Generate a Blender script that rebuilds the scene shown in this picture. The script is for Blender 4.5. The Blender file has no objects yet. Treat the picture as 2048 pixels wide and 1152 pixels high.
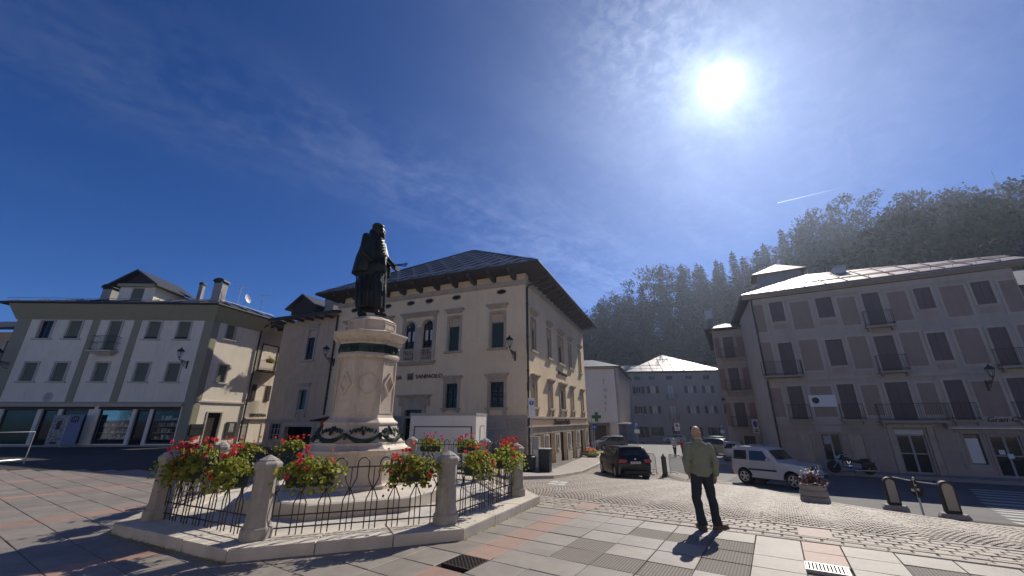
import bpy, bmesh, math, random
from mathutils import Vector, Matrix
random.seed(7)
sc = bpy.context.scene
COL = sc.collection
R_ = math.radians

# ---------------------------------------------------------------- camera
F_PX, CAM_H = 780.0, 1.85
PITCH = math.atan(264 / 780.0)
cam_d = bpy.data.cameras.new("camera")
cam_d.sensor_fit = 'HORIZONTAL'
cam_d.sensor_width = 36.0
cam_d.lens = 36.0 * F_PX / 2048.0
cam_d.clip_start, cam_d.clip_end = 0.05, 5000.0
cam = bpy.data.objects.new("camera", cam_d)
cam.location = (0, 0, CAM_H)
cam.rotation_euler = (math.pi / 2 + PITCH, 0, 0)
COL.objects.link(cam)
sc.camera = cam

# ---------------------------------------------------------------- light and sky
SUN_EL, SUN_AZ = R_(40.66), R_(34.54)            # azimuth measured from +Y towards +X
SUN_DIR = Vector((math.sin(SUN_AZ) * math.cos(SUN_EL), math.cos(SUN_AZ) * math.cos(SUN_EL), math.sin(SUN_EL)))
SUN_STRENGTH, SKY_STRENGTH, EXPOSURE = 4.2, 0.050, 0.36
SKY_TINT = (0.20, 0.64, 1.28, 1)                  # very dry mountain air
HAZE_DENSITY, HAZE_ANISO = 0.0006, 0.72
sd = bpy.data.lights.new("sun", 'SUN')
sd.energy, sd.angle, sd.color = SUN_STRENGTH, R_(0.5), (1.0, 0.925, 0.81)
so = bpy.data.objects.new("sun", sd)
so.rotation_euler = (-SUN_DIR).to_track_quat('-Z', 'Y').to_euler()
so.location = (0, 0, 80)
COL.objects.link(so)

world = bpy.data.worlds.new("World")
sc.world = world
world.use_nodes = True


class NT:
    """tiny node-graph helper"""
    def __init__(s, nt):
        s.t = nt
    def n(s, typ, **kw):
        nd = s.t.nodes.new(typ)
        for k, v in kw.items():
            if k.startswith('i_'):
                key = k[2:]
                key = int(key) if key.isdigit() else key
                s.put(nd, key, v)
            else:
                setattr(nd, k, v)
        return nd
    def put(s, nd, key, v):
        if isinstance(v, bpy.types.NodeSocket):
            s.t.links.new(v, nd.inputs[key])
        elif isinstance(v, bpy.types.Node):
            s.t.links.new(v.outputs[0], nd.inputs[key])
        else:
            nd.inputs[key].default_value = v
    def m(s, op, a, b=None, c=None, clamp=False):
        nd = s.n('ShaderNodeMath', operation=op)
        nd.use_clamp = clamp
        s.put(nd, 0, a)
        if b is not None: s.put(nd, 1, b)
        if c is not None: s.put(nd, 2, c)
        return nd.outputs[0]
    def mixc(s, f, a, b, mode='MIX'):
        nd = s.n('ShaderNodeMix', data_type='RGBA', blend_type=mode)
        s.put(nd, 0, f); s.put(nd, 6, a); s.put(nd, 7, b)
        return nd.outputs[2]
    def ramp(s, f, lo, hi):
        nd = s.n('ShaderNodeMapRange', interpolation_type='SMOOTHSTEP')
        s.put(nd, 0, f); s.put(nd, 1, lo); s.put(nd, 2, hi)
        return nd.outputs[0]
    def noise(s, vec, scale, detail=4, rough=.5, dist=0.0):
        nd = s.n('ShaderNodeTexNoise')
        if vec is not None: s.put(nd, 'Vector', vec)
        nd.inputs['Scale'].default_value = scale
        nd.inputs['Detail'].default_value = detail
        nd.inputs['Roughness'].default_value = rough
        nd.inputs['Distortion'].default_value = dist
        return nd.outputs[0]


def build_world():
    t = world.node_tree
    t.nodes.clear()
    g = NT(t)
    out = g.n('ShaderNodeOutputWorld')
    sky = g.n('ShaderNodeTexSky', sky_type='NISHITA')
    sky.sun_disc = False
    sky.sun_elevation, sky.sun_rotation = SUN_EL, SUN_AZ
    sky.altitude, sky.air_density, sky.dust_density, sky.ozone_density = 2200.0, 1.0, 0.25, 3.5
    tc = g.n('ShaderNodeTexCoord')
    nrm = g.n('ShaderNodeVectorMath', operation='NORMALIZE')
    t.links.new(tc.outputs['Generated'], nrm.inputs[0])
    d = nrm.outputs[0]
    dot = g.n('ShaderNodeVectorMath', operation='DOT_PRODUCT')
    t.links.new(d, dot.inputs[0]); dot.inputs[1].default_value = SUN_DIR
    ang = g.m('ARCCOSINE', g.m('MINIMUM', dot.outputs['Value'], 0.999999))      # radians from the sun
    deg = g.m('MULTIPLY', ang, 57.2958)
    sep = g.n('ShaderNodeSeparateXYZ'); t.links.new(d, sep.inputs[0])
    zz = g.m('MAXIMUM', sep.outputs[2], 0.0)
    den = g.m('ADD', zz, 0.12)
    px, py = g.m('DIVIDE', sep.outputs[0], den), g.m('DIVIDE', sep.outputs[1], den)
    # rotate the cloud plane so that streaks run along the photographed cirrus band
    ca, sa = math.cos(R_(CLOUD_AZ)), math.sin(R_(CLOUD_AZ))
    along = g.m('ADD', g.m('MULTIPLY', px, ca), g.m('MULTIPLY', py, sa))
    across = g.m('SUBTRACT', g.m('MULTIPLY', py, ca), g.m('MULTIPLY', px, sa))
    comb = g.n('ShaderNodeCombineXYZ'); g.put(comb, 0, g.m('MULTIPLY', along, 0.42)); g.put(comb, 1, across)
    comb2 = g.n('ShaderNodeCombineXYZ'); g.put(comb2, 0, along); g.put(comb2, 1, g.m('MULTIPLY', across, 1.0))
    big = g.noise(comb.outputs[0], 1.1, 3, .55, 0.4)
    fib = g.noise(comb.outputs[0], 5.0, 8, .62, 0.6)
    pat = g.noise(comb2.outputs[0], 17.0, 4, .6, 0.3)
    # band of cirrus
    wob = g.m('MULTIPLY', g.m('SUBTRACT', big, 0.5), 0.7)
    bd = g.m('ABSOLUTE', g.m('ADD', g.m('SUBTRACT', across, BAND_OFF), wob))
    band = g.m('SUBTRACT', 1.0, g.ramp(bd, 0.0, 0.42))
    wisps = g.ramp(big, 0.50, 0.78)
    cover = g.m('MAXIMUM', g.m('MULTIPLY', band, 0.75), g.m('MULTIPLY', wisps, 0.55))
    tex = g.m('ADD', g.m('MULTIPLY', g.ramp(fib, 0.35, 0.75), 0.8), g.m('MULTIPLY', g.ramp(pat, 0.4, 0.7), 0.30))
    cl = g.m('MULTIPLY', cover, tex, clamp=True)
    # rippled patch of thin cloud beside the sun
    dp = g.n('ShaderNodeVectorMath', operation='DOT_PRODUCT'); t.links.new(d, dp.inputs[0]); dp.inputs[1].default_value = pix_dir(1290, 60)
    pd = g.m('MULTIPLY', g.m('ARCCOSINE', g.m('MINIMUM', dp.outputs['Value'], 0.999999)), 57.2958)
    near = g.m('EXPONENT', g.m('MULTIPLY', g.m('MULTIPLY', pd, pd), -1.0 / 64.0))
    rip = g.noise(comb2.outputs[0], 30.0, 3, .55, 0.5)
    cl = g.m('MAXIMUM', cl, g.m('MULTIPLY', near, g.m('MULTIPLY', g.ramp(rip, .34, .74), .55)), clamp=True)
    # milky air low down
    low = g.m('POWER', g.m('SUBTRACT', 1.0, zz), 6.0)
    # the sun's aureole in the thin cirrus: forward scattering
    e = lambda w: g.m('EXPONENT', g.m('MULTIPLY', deg, -1.0 / w))
    core = g.m('EXPONENT', g.m('MULTIPLY', g.m('MULTIPLY', deg, deg), -1.0 / (1.1 ** 2)))
    gau = lambda w: g.m('EXPONENT', g.m('MULTIPLY', g.m('MULTIPLY', deg, deg), -1.0 / (w * w)))
    aur = g.m('ADD', g.m('MULTIPLY', core, 14.0), g.m('ADD', g.m('MULTIPLY', e(1.6), 1.9), g.m('ADD', g.m('MULTIPLY', e(5.0), 0.16), g.m('MULTIPLY', gau(25.0), 0.085))))
    aur = g.m('MULTIPLY', aur, g.m('ADD', 0.68, g.m('MULTIPLY', tex, 0.75)))
    fwd = g.m('ADD', 0.022, g.m('MULTIPLY', e(26.0), 0.42))
    skyt = g.mixc(1.0, sky.outputs[0], SKY_TINT, 'MULTIPLY')
    skyc = g.n('ShaderNodeBackground'); t.links.new(skyt, skyc.inputs[0]); skyc.inputs[1].default_value = SKY_STRENGTH
    cloud = g.n('ShaderNodeBackground'); cloud.inputs[0].default_value = (0.86, 0.92, 1.0, 1)
    g.put(cloud, 1, g.m('MULTIPLY', cl, fwd))
    halo = g.n('ShaderNodeBackground'); halo.inputs[0].default_value = (0.74, 0.88, 1.0, 1)
    g.put(halo, 1, aur)
    haz = g.n('ShaderNodeBackground'); haz.inputs[0].default_value = (0.45, 0.72, 1.0, 1)
    g.put(haz, 1, g.m('MULTIPLY', low, 0.13))
    # contrail
    pl = g.n('ShaderNodeVectorMath', operation='DOT_PRODUCT'); t.links.new(d, pl.inputs[0]); pl.inputs[1].default_value = TRAIL_N
    pm = g.n('ShaderNodeVectorMath', operation='DOT_PRODUCT'); t.links.new(d, pm.inputs[0]); pm.inputs[1].default_value = TRAIL_A
    pq = g.m('SUBTRACT', 1.0, g.m('DIVIDE', g.m('ARCCOSINE', g.m('MINIMUM', pm.outputs['Value'], 0.999999)), TRAIL_LEN), clamp=True)
    wid = g.m('SUBTRACT', 1.0, g.m('DIVIDE', g.m('ABSOLUTE', pl.outputs['Value']), 0.0016), clamp=True)
    side = g.n('ShaderNodeVectorMath', operation='DOT_PRODUCT'); t.links.new(d, side.inputs[0]); side.inputs[1].default_value = TRAIL_T
    oneside = g.m('GREATER_THAN', side.outputs['Value'], 0.0)
    tr = g.m('MULTIPLY', g.m('MULTIPLY', wid, pq), oneside)
    trail = g.n('ShaderNodeBackground'); trail.inputs[0].default_value = (0.9, 0.95, 1, 1); g.put(trail, 1, g.m('MULTIPLY', tr, 0.5))
    acc = skyc.outputs[0]
    for b in (cloud, halo, haz, trail):
        a = g.n('ShaderNodeAddShader'); t.links.new(acc, a.inputs[0]); t.links.new(b.outputs[0], a.inputs[1]); acc = a.outputs[0]
    t.links.new(acc, out.inputs[0])


def pix_dir(px, py):
    x, y = (px - 1024) / F_PX, (576 - py) / F_PX
    return Vector((x, math.cos(PITCH) - math.sin(PITCH) * y, math.sin(PITCH) + math.cos(PITCH) * y)).normalized()


def cloud_plane(px, py):
    d = pix_dir(px, py)
    return Vector((d.x / (d.z + .12), d.y / (d.z + .12)))


_a, _b = cloud_plane(80, 90), cloud_plane(860, 400)
CLOUD_AZ = math.degrees(math.atan2(_b.y - _a.y, _b.x - _a.x))
BAND_OFF = -_a.x * math.sin(R_(CLOUD_AZ)) + _a.y * math.cos(R_(CLOUD_AZ))
_ta, _tb = pix_dir(1555, 406), pix_dir(1680, 376)
TRAIL_A = _ta
TRAIL_N = _ta.cross(_tb).normalized()
TRAIL_T = (_tb - _ta).normalized() - _ta * ((_tb - _ta).normalized().dot(_ta))
TRAIL_LEN = math.acos(_ta.dot(_tb))
build_world()

vs = sc.view_settings
vs.view_transform, vs.look, vs.gamma, vs.exposure, vs.use_curve_mapping = 'Standard', 'None', 1.0, EXPOSURE, False
cy = sc.cycles
cy.max_bounces, cy.diffuse_bounces, cy.glossy_bounces, cy.transmission_bounces, cy.volume_bounces, cy.transparent_max_bounces = 8, 3, 3, 6, 0, 12
cy.volume_step_rate = 4.0
cy.use_denoising = True
cy.sample_clamp_indirect = 8.0

# ---------------------------------------------------------------- helpers
INV = {}


def thing(name, label, cat, loc=(0, 0, 0), rz=0.0, group=None, kind=None):
    o = bpy.data.objects.new(name, None)
    o.empty_display_size = 0.2
    COL.objects.link(o)
    o.location = loc
    o.rotation_euler = (0, 0, rz)
    INV[o.name] = (Matrix.Translation(loc) @ Matrix.Rotation(rz, 4, 'Z')).inverted()
    tag(o, label, cat, group, kind)
    return o


def tag(o, label=None, cat=None, group=None, kind=None):
    for k, v in (('label', label), ('category', cat), ('group', group), ('kind', kind)):
        if v: o[k] = v
    return o


def link(o, par=None):
    COL.objects.link(o)
    if par is not None: o.parent = par
    return o


def inst(name, mesh_obj, par, mat4):
    """another object sharing mesh_obj's mesh"""
    o = bpy.data.objects.new(name, mesh_obj.data)
    COL.objects.link(o)
    o.parent = par
    o.matrix_local = mat4
    return o


def dup(root, loc, rz=0.0, label=None, group=None, scale=None):
    c = root.copy(); COL.objects.link(c)
    c.location, c.rotation_euler = loc, (0, 0, rz)
    if scale: c.scale = scale
    if label: c['label'] = label
    if group: c['group'] = group
    for ch in list(root.children):
        k = ch.copy(); COL.objects.link(k); k.parent = c
        for gch in list(ch.children):
            q = gch.copy(); COL.objects.link(q); q.parent = k
    return c


class MB:
    """collects shapes into one mesh; fr=(origin, s-axis, outward normal) makes local (s, n, z) coordinates"""
    def __init__(s, fr=None):
        s.V, s.F, s.fr = [], [], fr
    def add(s, pts, faces):
        b = len(s.V)
        if s.fr:
            O, U, N = s.fr
            for x, y, z in pts:
                s.V.append((O[0] + x * U[0] + y * N[0], O[1] + x * U[1] + y * N[1], O[2] + z))
        else:
            s.V.extend(tuple(q) for q in pts)
        s.F.extend(tuple(b + i for i in f) for f in faces)
        return s
    def box(s, x0, x1, y0, y1, z0, z1):
        return s.add([(x0, y0, z0), (x1, y0, z0), (x1, y1, z0), (x0, y1, z0), (x0, y0, z1), (x1, y0, z1), (x1, y1, z1), (x0, y1, z1)],
                     [(3, 2, 1, 0), (4, 5, 6, 7), (0, 1, 5, 4), (1, 2, 6, 5), (2, 3, 7, 6), (3, 0, 4, 7)])
    def obox(s, c, ex, ey, ez):
        c, ex, ey, ez = Vector(c), Vector(ex), Vector(ey), Vector(ez)
        P = [c + a * ex + b * ey + d * ez for d in (-1, 1) for a, b in ((-1, -1), (1, -1), (1, 1), (-1, 1))]
        return s.add(P, [(3, 2, 1, 0), (4, 5, 6, 7), (0, 1, 5, 4), (1, 2, 6, 5), (2, 3, 7, 6), (3, 0, 4, 7)])
    def quad(s, *p):
        return s.add(p, [tuple(range(len(p)))])
    def prism(s, poly, a, b, axis='z'):
        n = len(poly)
        f = {'z': lambda p, h: (p[0], p[1], h), 'y': lambda p, h: (p[0], h, p[1]), 'x': lambda p, h: (h, p[0], p[1])}[axis]
        P = [f(p, a) for p in poly] + [f(p, b) for p in poly]
        return s.add(P, [tuple(range(n))[::-1], tuple(range(n, 2 * n))] + [(i, (i + 1) % n, n + (i + 1) % n, n + i) for i in range(n)])
    def loft(s, rings, caps=True, closed=True):
        n = len(rings[0])
        P = [p for r in rings for p in r]
        Fs = []
        for k in range(len(rings) - 1):
            for i in range(n if closed else n - 1):
                j = (i + 1) % n
                Fs.append((k * n + i, k * n + j, (k + 1) * n + j, (k + 1) * n + i))
        if caps:
            Fs.append(tuple(range(n))[::-1]); Fs.append(tuple((len(rings) - 1) * n + i for i in range(n)))
        return s.add(P, Fs)
    def tube(s, pts, r, n=6, caps=True):
        pts = [Vector(p) for p in pts]
        rr = r if isinstance(r, (list, tuple)) else [r] * len(pts)
        rings, up = [], None
        for i, p in enumerate(pts):
            t = (pts[min(i + 1, len(pts) - 1)] - pts[max(i - 1, 0)]).normalized()
            if up is None:
                up = Vector((0, 0, 1)) if abs(t.z) < .9 else Vector((0, 1, 0))
            a = t.cross(up)
            if a.length < 1e-4: a = t.cross(Vector((1, 0, 0)))
            a.normalize()
            b = a.cross(t).normalized(); up = b
            rings.append([p + rr[i] * (math.cos(2 * math.pi * k / n) * a + math.sin(2 * math.pi * k / n) * b) for k in range(n)])
        return s.loft(rings, caps)
    def lathe(s, prof, n=16, c=(0, 0), ph=0.0, sx=1.0, sy=1.0):
        rings = [[(c[0] + sx * r * math.cos(ph + 2 * math.pi * k / n), c[1] + sy * r * math.sin(ph + 2 * math.pi * k / n), z) for k in range(n)] for r, z in prof]
        return s.loft(rings)
    def lathe_y(s, prof, n=20, c=(0, 0)):
        """axis along y: prof = (radius, y); c=(x,z)"""
        rings = [[(c[0] + r * math.cos(2 * math.pi * k / n), y, c[1] + r * math.sin(2 * math.pi * k / n)) for k in range(n)] for r, y in prof]
        return s.loft(rings)
    def ell(s, c, rx, ry, rz, n=12, m=8):
        rings = []
        for i in range(m + 1):
            a = -math.pi / 2 + math.pi * i / m
            q = max(math.cos(a), 0.02)
            rings.append([(c[0] + rx * q * math.cos(2 * math.pi * k / n), c[1] + ry * q * math.sin(2 * math.pi * k / n), c[2] + rz * math.sin(a)) for k in range(n)])
        return s.loft(rings)
    def build(s, name, m, par=None, smooth=False, label=None, kind=None, recalc=True, bev=0.0, ang=40, local=False):
        V = s.V
        root = par
        while root is not None and root.parent is not None: root = root.parent
        if root is not None and not local and root.name in INV:
            M = INV[root.name]
            V = [M @ Vector(v) for v in V]
        me = bpy.data.meshes.new(name)
        me.from_pydata(V, [], s.F)
        if recalc or bev:
            bm = bmesh.new(); bm.from_mesh(me)
            if recalc: bmesh.ops.recalc_face_normals(bm, faces=bm.faces)
            if bev: bmesh.ops.bevel(bm, geom=[e for e in bm.edges if e.calc_face_angle(0) > .5], offset=bev, segments=2, affect='EDGES', clamp_overlap=True)
            bm.to_mesh(me); bm.free()
        if smooth:
            me.shade_smooth(); me.set_sharp_from_angle(angle=R_(ang))
        if m is not None:
            for q in (m if isinstance(m, (list, tuple)) else [m]): me.materials.append(q)
        o = bpy.data.objects.new(name, me)
        link(o, par)
        if label: o['label'] = label
        if kind: o['kind'] = kind
        return o


def az(deg):
    return Vector((math.sin(R_(deg)), math.cos(R_(deg)), 0))


def frame(ox, oy, heading, flip=False, oz=0.0):
    """facade frame; normal is to the right of the heading unless flip"""
    U = az(heading)
    N = Vector((U.y, -U.x, 0))
    if flip: N = -N
    return (Vector((ox, oy, oz)), U, N)


def fpt(fr, s, n, z):
    return fr[0] + fr[1] * s + fr[2] * n + Vector((0, 0, z))


def clip(poly, conv):
    """Sutherland-Hodgman: poly clipped by the convex counter-clockwise polygon conv"""
    for i in range(len(conv)):
        a, b = conv[i], conv[(i + 1) % len(conv)]
        sd_ = lambda p: (b[0] - a[0]) * (p[1] - a[1]) - (b[1] - a[1]) * (p[0] - a[0])
        out = []
        for k in range(len(poly)):
            p, q = poly[k], poly[(k + 1) % len(poly)]
            dp, dq = sd_(p), sd_(q)
            if dp >= 0: out.append(p)
            if dp * dq < 0:
                t = dp / (dp - dq); out.append((p[0] + t * (q[0] - p[0]), p[1] + t * (q[1] - p[1])))
        poly = out
        if len(poly) < 3: return []
    return poly


def area2(p):
    return abs(sum(p[i][0] * p[(i + 1) % len(p)][1] - p[(i + 1) % len(p)][0] * p[i][1] for i in range(len(p)))) / 2


# ---------------------------------------------------------------- materials
def M(name, col, rough=.8, var=.12, scale=2.5, bump=.15, bscale=30, metal=0.0, spec=.4, streak=0.0, coat=0.0, rnd=0.0, isl=False, col2=None, ws=False, spots=0.0, dirt=0.0):
    m = bpy.data.materials.new(name); m.use_nodes = True
    t = m.node_tree; g = NT(t); b = t.nodes['Principled BSDF']
    tc = g.n('ShaderNodeTexCoord'); ob = tc.outputs['Object']
    if ws: ob = g.n('ShaderNodeNewGeometry').outputs['Position']
    cur = g.mixc(g.noise(ob, scale, 6, .6), tuple(x * (1 - var) for x in col) + (1,), tuple(min(1, x * (1 + var)) for x in col) + (1,))
    if col2:
        cur = g.mixc(g.ramp(g.noise(ob, scale * .35, 5, .65, .5), .42, .68), cur, (*col2, 1))
    if streak:
        mp = g.n('ShaderNodeMapping'); t.links.new(ob, mp.inputs[0]); mp.inputs['Scale'].default_value = (1, 1, .16)
        st = g.ramp(g.noise(mp.outputs[0], 3.2, 6, .65, .4), .45, .72)
        cur = g.mixc(g.m('MULTIPLY', st, streak), cur, tuple(x * .45 for x in col) + (1,))
    if spots:                                       # trodden gum and drips
        vo = g.n('ShaderNodeTexVoronoi'); t.links.new(ob, vo.inputs['Vector']); vo.inputs['Scale'].default_value = 3.3
        vs2 = g.n('ShaderNodeTexVoronoi'); t.links.new(ob, vs2.inputs['Vector']); vs2.inputs['Scale'].default_value = 9.0
        sp_ = g.m('MAXIMUM', g.m('SUBTRACT', 1.0, g.ramp(vo.outputs['Distance'], .05, .085)), g.m('SUBTRACT', 1.0, g.ramp(vs2.outputs['Distance'], .06, .12)))
        cur = g.mixc(g.m('MULTIPLY', sp_, spots), cur, tuple(x * .45 for x in col) + (1,))
        st2 = g.ramp(g.noise(ob, .9, 7, .7, .8), .50, .72)
        cur = g.mixc(g.m('MULTIPLY', st2, spots * .8), cur, tuple(x * .60 for x in col) + (1,))
    if dirt:                                        # blotchy weathering, patches of older render
        b1_ = g.ramp(g.noise(ob, .55, 8, .68, 1.2), .46, .66); b2_ = g.ramp(g.noise(ob, 2.7, 8, .7, .6), .56, .74)
        cur = g.mixc(g.m('MULTIPLY', b1_, dirt), cur, tuple(x * .70 for x in col) + (1,))
        cur = g.mixc(g.m('MULTIPLY', b2_, dirt * .8), cur, tuple(x * .62 for x in col) + (1,))
    if rnd:
        oi = g.n('ShaderNodeObjectInfo'); r = oi.outputs['Random']
        if isl:
            ge = g.n('ShaderNodeNewGeometry'); r = g.m('FRACT', g.m('ADD', r, g.m('MULTIPLY', ge.outputs['Random Per Island'], 7.31)))
        f = g.m('ADD', 1 - rnd, g.m('MULTIPLY', r, 2 * rnd))
        h = g.n('ShaderNodeHueSaturation'); t.links.new(cur, h.inputs['Color']); g.put(h, 'Value', f); cur = h.outputs[0]
    t.links.new(cur, b.inputs['Base Color'])
    g.put(b, 'Roughness', g.m('ADD', rough - .06, g.m('MULTIPLY', g.noise(ob, scale * 4, 3), .12)))
    b.inputs['Metallic'].default_value = metal
    b.inputs['Specular IOR Level'].default_value = spec
    if coat:
        b.inputs['Coat Weight'].default_value = coat; b.inputs['Coat Roughness'].default_value = .05
    if bump:
        bp = g.n('ShaderNodeBump'); bp.inputs['Strength'].default_value = bump; bp.inputs['Distance'].default_value = .02
        g.put(bp, 'Height', g.noise(ob, bscale, 5, .6)); t.links.new(bp.outputs[0], b.inputs['Normal'])
    return m


def leaf_mat(name, col, trans=.35, var=.35, rough=.6, spec=.3):
    m = bpy.data.materials.new(name); m.use_nodes = True
    t = m.node_tree; g = NT(t); t.nodes.clear()
    out = g.n('ShaderNodeOutputMaterial')
    ge = g.n('ShaderNodeNewGeometry'); oi = g.n('ShaderNodeObjectInfo')
    r = g.m('FRACT', g.m('ADD', ge.outputs['Random Per Island'], oi.outputs['Random']))
    c = g.mixc(r, tuple(x * (1 - var) for x in col) + (1,), tuple(min(1, x * (1 + var)) for x in col) + (1,))
    h = g.n('ShaderNodeHueSaturation'); t.links.new(c, h.inputs['Color']); g.put(h, 'Value', g.m('ADD', .75, g.m('MULTIPLY', oi.outputs['Random'], .5)))
    g.put(h, 'Hue', g.m('ADD', .485, g.m('MULTIPLY', oi.outputs['Random'], .03)))
    d = g.n('ShaderNodeBsdfPrincipled'); t.links.new(h.outputs[0], d.inputs['Base Color']); d.inputs['Roughness'].default_value = rough
    d.inputs['Specular IOR Level'].default_value = spec
    tr = g.n('ShaderNodeBsdfTranslucent'); t.links.new(h.outputs[0], tr.inputs[0])
    mx = g.n('ShaderNodeMixShader'); mx.inputs[0].default_value = trans
    t.links.new(d.outputs[0], mx.inputs[1]); t.links.new(tr.outputs[0], mx.inputs[2]); t.links.new(mx.outputs[0], out.inputs[0])
    return m


def glass_mat(name, tint=(.9, .95, .95), clear=.75, rough=.02):
    m = bpy.data.materials.new(name); m.use_nodes = True
    t = m.node_tree; g = NT(t); t.nodes.clear()
    out = g.n('ShaderNodeOutputMaterial')
    tr = g.n('ShaderNodeBsdfTransparent'); tr.inputs[0].default_value = (*tint, 1)
    gl = g.n('ShaderNodeBsdfGlossy'); gl.inputs['Roughness'].default_value = rough
    fr = g.n('ShaderNodeFresnel'); fr.inputs[0].default_value = 1.5
    f = g.m('ADD', g.m('MULTIPLY', fr.outputs[0], .3), 1 - clear - .2, clamp=True)
    mx = g.n('ShaderNodeMixShader'); g.put(mx, 0, f); t.links.new(tr.outputs[0], mx.inputs[1]); t.links.new(gl.outputs[0], mx.inputs[2])
    t.links.new(mx.outputs[0], out.inputs[0])
    return m


def ribbed(name, base, col_dark, period=.04, strength=.8, rot=0.0, rnd=.08):
    m = M(name, base, .85, .1, 6, .2, 60, rnd=rnd)
    t = m.node_tree; g = NT(t); b = t.nodes['Principled BSDF']
    tc = g.n('ShaderNodeTexCoord'); mp = g.n('ShaderNodeMapping'); t.links.new(tc.outputs['Object'], mp.inputs[0]); mp.inputs['Rotation'].default_value = (0, 0, rot)
    w = g.n('ShaderNodeTexWave', wave_type='BANDS', bands_direction='X'); t.links.new(mp.outputs[0], w.inputs[0]); w.inputs['Scale'].default_value = 1.0 / (period * 3.1831) ; w.inputs['Distortion'].default_value = 0
    gr = g.ramp(w.outputs['Fac'], .25, .55)
    old = b.inputs['Base Color'].links[0].from_socket
    t.links.new(g.mixc(gr, (*col_dark, 1), old), b.inputs['Base Color'])
    bp = [n for n in t.nodes if n.type == 'BUMP'][0]
    b2 = g.n('ShaderNodeBump'); b2.inputs['Strength'].default_value = strength; b2.inputs['Distance'].default_value = .008
    g.put(b2, 'Height', gr); t.links.new(bp.outputs[0], b2.inputs['Normal']); t.links.new(b2.outputs[0], b.inputs['Normal'])
    return m


X = {}
X['slab'] = M('granite_slab', (.235, .205, .178), .58, .18, 5, .25, 90, rnd=.12, isl=True, col2=(.195, .17, .148), spec=.5, ws=True, spots=.55)
X['slab_pink'] = M('pink_porphyry_slab', (.31, .20, .16), .6, .2, 7, .25, 90, rnd=.1, isl=True, ws=True, spots=.5)
X['slab_rib'] = ribbed('ribbed_slab', (.23, .20, .172), (.15, .13, .112), rot=0.0)
X['joint'] = M('joint_mortar', (.055, .05, .047), .95, .3, 6)
X['kerbstone'] = M('pale_kerb_stone', (.42, .375, .315), .8, .15, 4, .3, 50, rnd=.12, isl=True, ws=True, spots=.4)
X['sett'] = M('porphyry_sett', (.30, .25, .205), .6, .2, 8, .5, 60, rnd=.18, isl=True, ws=True)
X['settbase'] = M('sett_joint_sand', (.20, .175, .145), .95, .25, 5)
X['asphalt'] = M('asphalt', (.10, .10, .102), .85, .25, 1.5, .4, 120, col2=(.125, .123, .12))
X['dark_ground'] = M('dark_ground_surface', (.045, .043, .043), .9, .25, 1.5, .4, 120, col2=(.06, .058, .056))
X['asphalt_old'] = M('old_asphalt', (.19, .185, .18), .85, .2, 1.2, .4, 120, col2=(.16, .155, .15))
X['footway'] = M('footway_concrete', (.34, .30, .265), .85, .15, 2, .3, 80, col2=(.28, .25, .23))
X['white_line'] = M('road_paint', (.36, .36, .35), .7, .2, 9)
X['stone'] = M('white_marble', (.60, .51, .41), .6, .14, 3, .2, 45, streak=.6, col2=(.48, .39, .30), dirt=.35)
X['stone_step'] = M('pale_stone_step', (.60, .54, .46), .75, .16, 2.2, .3, 60, col2=(.45, .40, .335), rnd=.06, ws=True, spots=.5, dirt=.3)
X['stone_in'] = M('inner_stone_floor', (.50, .47, .43), .85, .2, 3, .4, 60, col2=(.36, .33, .29))
X['post'] = M('weathered_post_stone', (.36, .335, .30), .85, .22, 5, .35, 60, streak=.55, col2=(.24, .22, .195), dirt=.5)
X['iron'] = M('dark_brown_iron', (.035, .024, .022), .5, .3, 12, .15, 80, metal=.3)
X['black'] = M('black_iron', (.018, .018, .02), .45, .2, 8, .1, 60, metal=.3)
X['bronze'] = M('dark_bronze', (.010, .012, .012), .40, .5, 5, .5, 26, metal=.35, col2=(.014, .022, .020))
X['bronze_relief'] = M('green_bronze_relief', (.022, .040, .036), .5, .4, 9, .5, 30, metal=.5, col2=(.05, .085, .07))
X['plaster_c'] = M('peach_plaster', (.84, .66, .43), .9, .07, .8, .15, 60, streak=.16, col2=(.78, .60, .385), dirt=.18)
X['plaster_m'] = M('ochre_plaster', (.62, .46, .31), .9, .1, .9, .2, 50, streak=.3, col2=(.52, .38, .255), dirt=.35)
X['plaster_l'] = M('cream_plaster', (.90, .80, .64), .9, .06, 1.2, .25, 60, streak=.16, col2=(.85, .75, .59), dirt=.16)
X['olive'] = M('olive_trim', (.34, .31, .215), .9, .1, 2, .1, 50)
X['olive_dk'] = M('olive_eave', (.36, .34, .23), .85, .1, 2, .1, 50)
X['trim_l'] = M('grey_window_trim', (.56, .50, .43), .85, .1, 3, .1, 50)
X['trim_c'] = M('grey_stone_trim', (.50, .41, .31), .85, .14, 3, .2, 50, streak=.35, col2=(.40, .325, .25), dirt=.3)
X['ashlar'] = M('ashlar_block', (.46, .385, .30), .88, .14, 3, .3, 50, rnd=.14, col2=(.37, .31, .245), ws=True, dirt=.35)
X['bir'] = M('white_plaster', (.70, .65, .58), .9, .07, 1.2, .2, 50, streak=.25, dirt=.2)
X['shut_green'] = M('dark_green_shutter', (.020, .052, .046), .6, .25, 9, .1, 60)
X['shut_olive'] = M('grey_green_shutter', (.16, .175, .12), .7, .2, 8, .15, 60)
X['shut_brown'] = M('brown_shutter', (.055, .032, .026), .7, .25, 8, .15, 60)
X['wood_dark'] = M('dark_wood', (.040, .028, .022), .7, .3, 8, .2, 50)
X['frame_white'] = M('white_window_frame', (.62, .60, .56), .5, .05, 5, 0)
X['frame_grey'] = M('grey_window_frame', (.33, .32, .30), .5, .05, 5, 0)
X['roof_c'] = M('dark_metal_roof', (.11, .105, .105), .38, .2, 4, .1, 40, metal=.6, rnd=.2)
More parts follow.
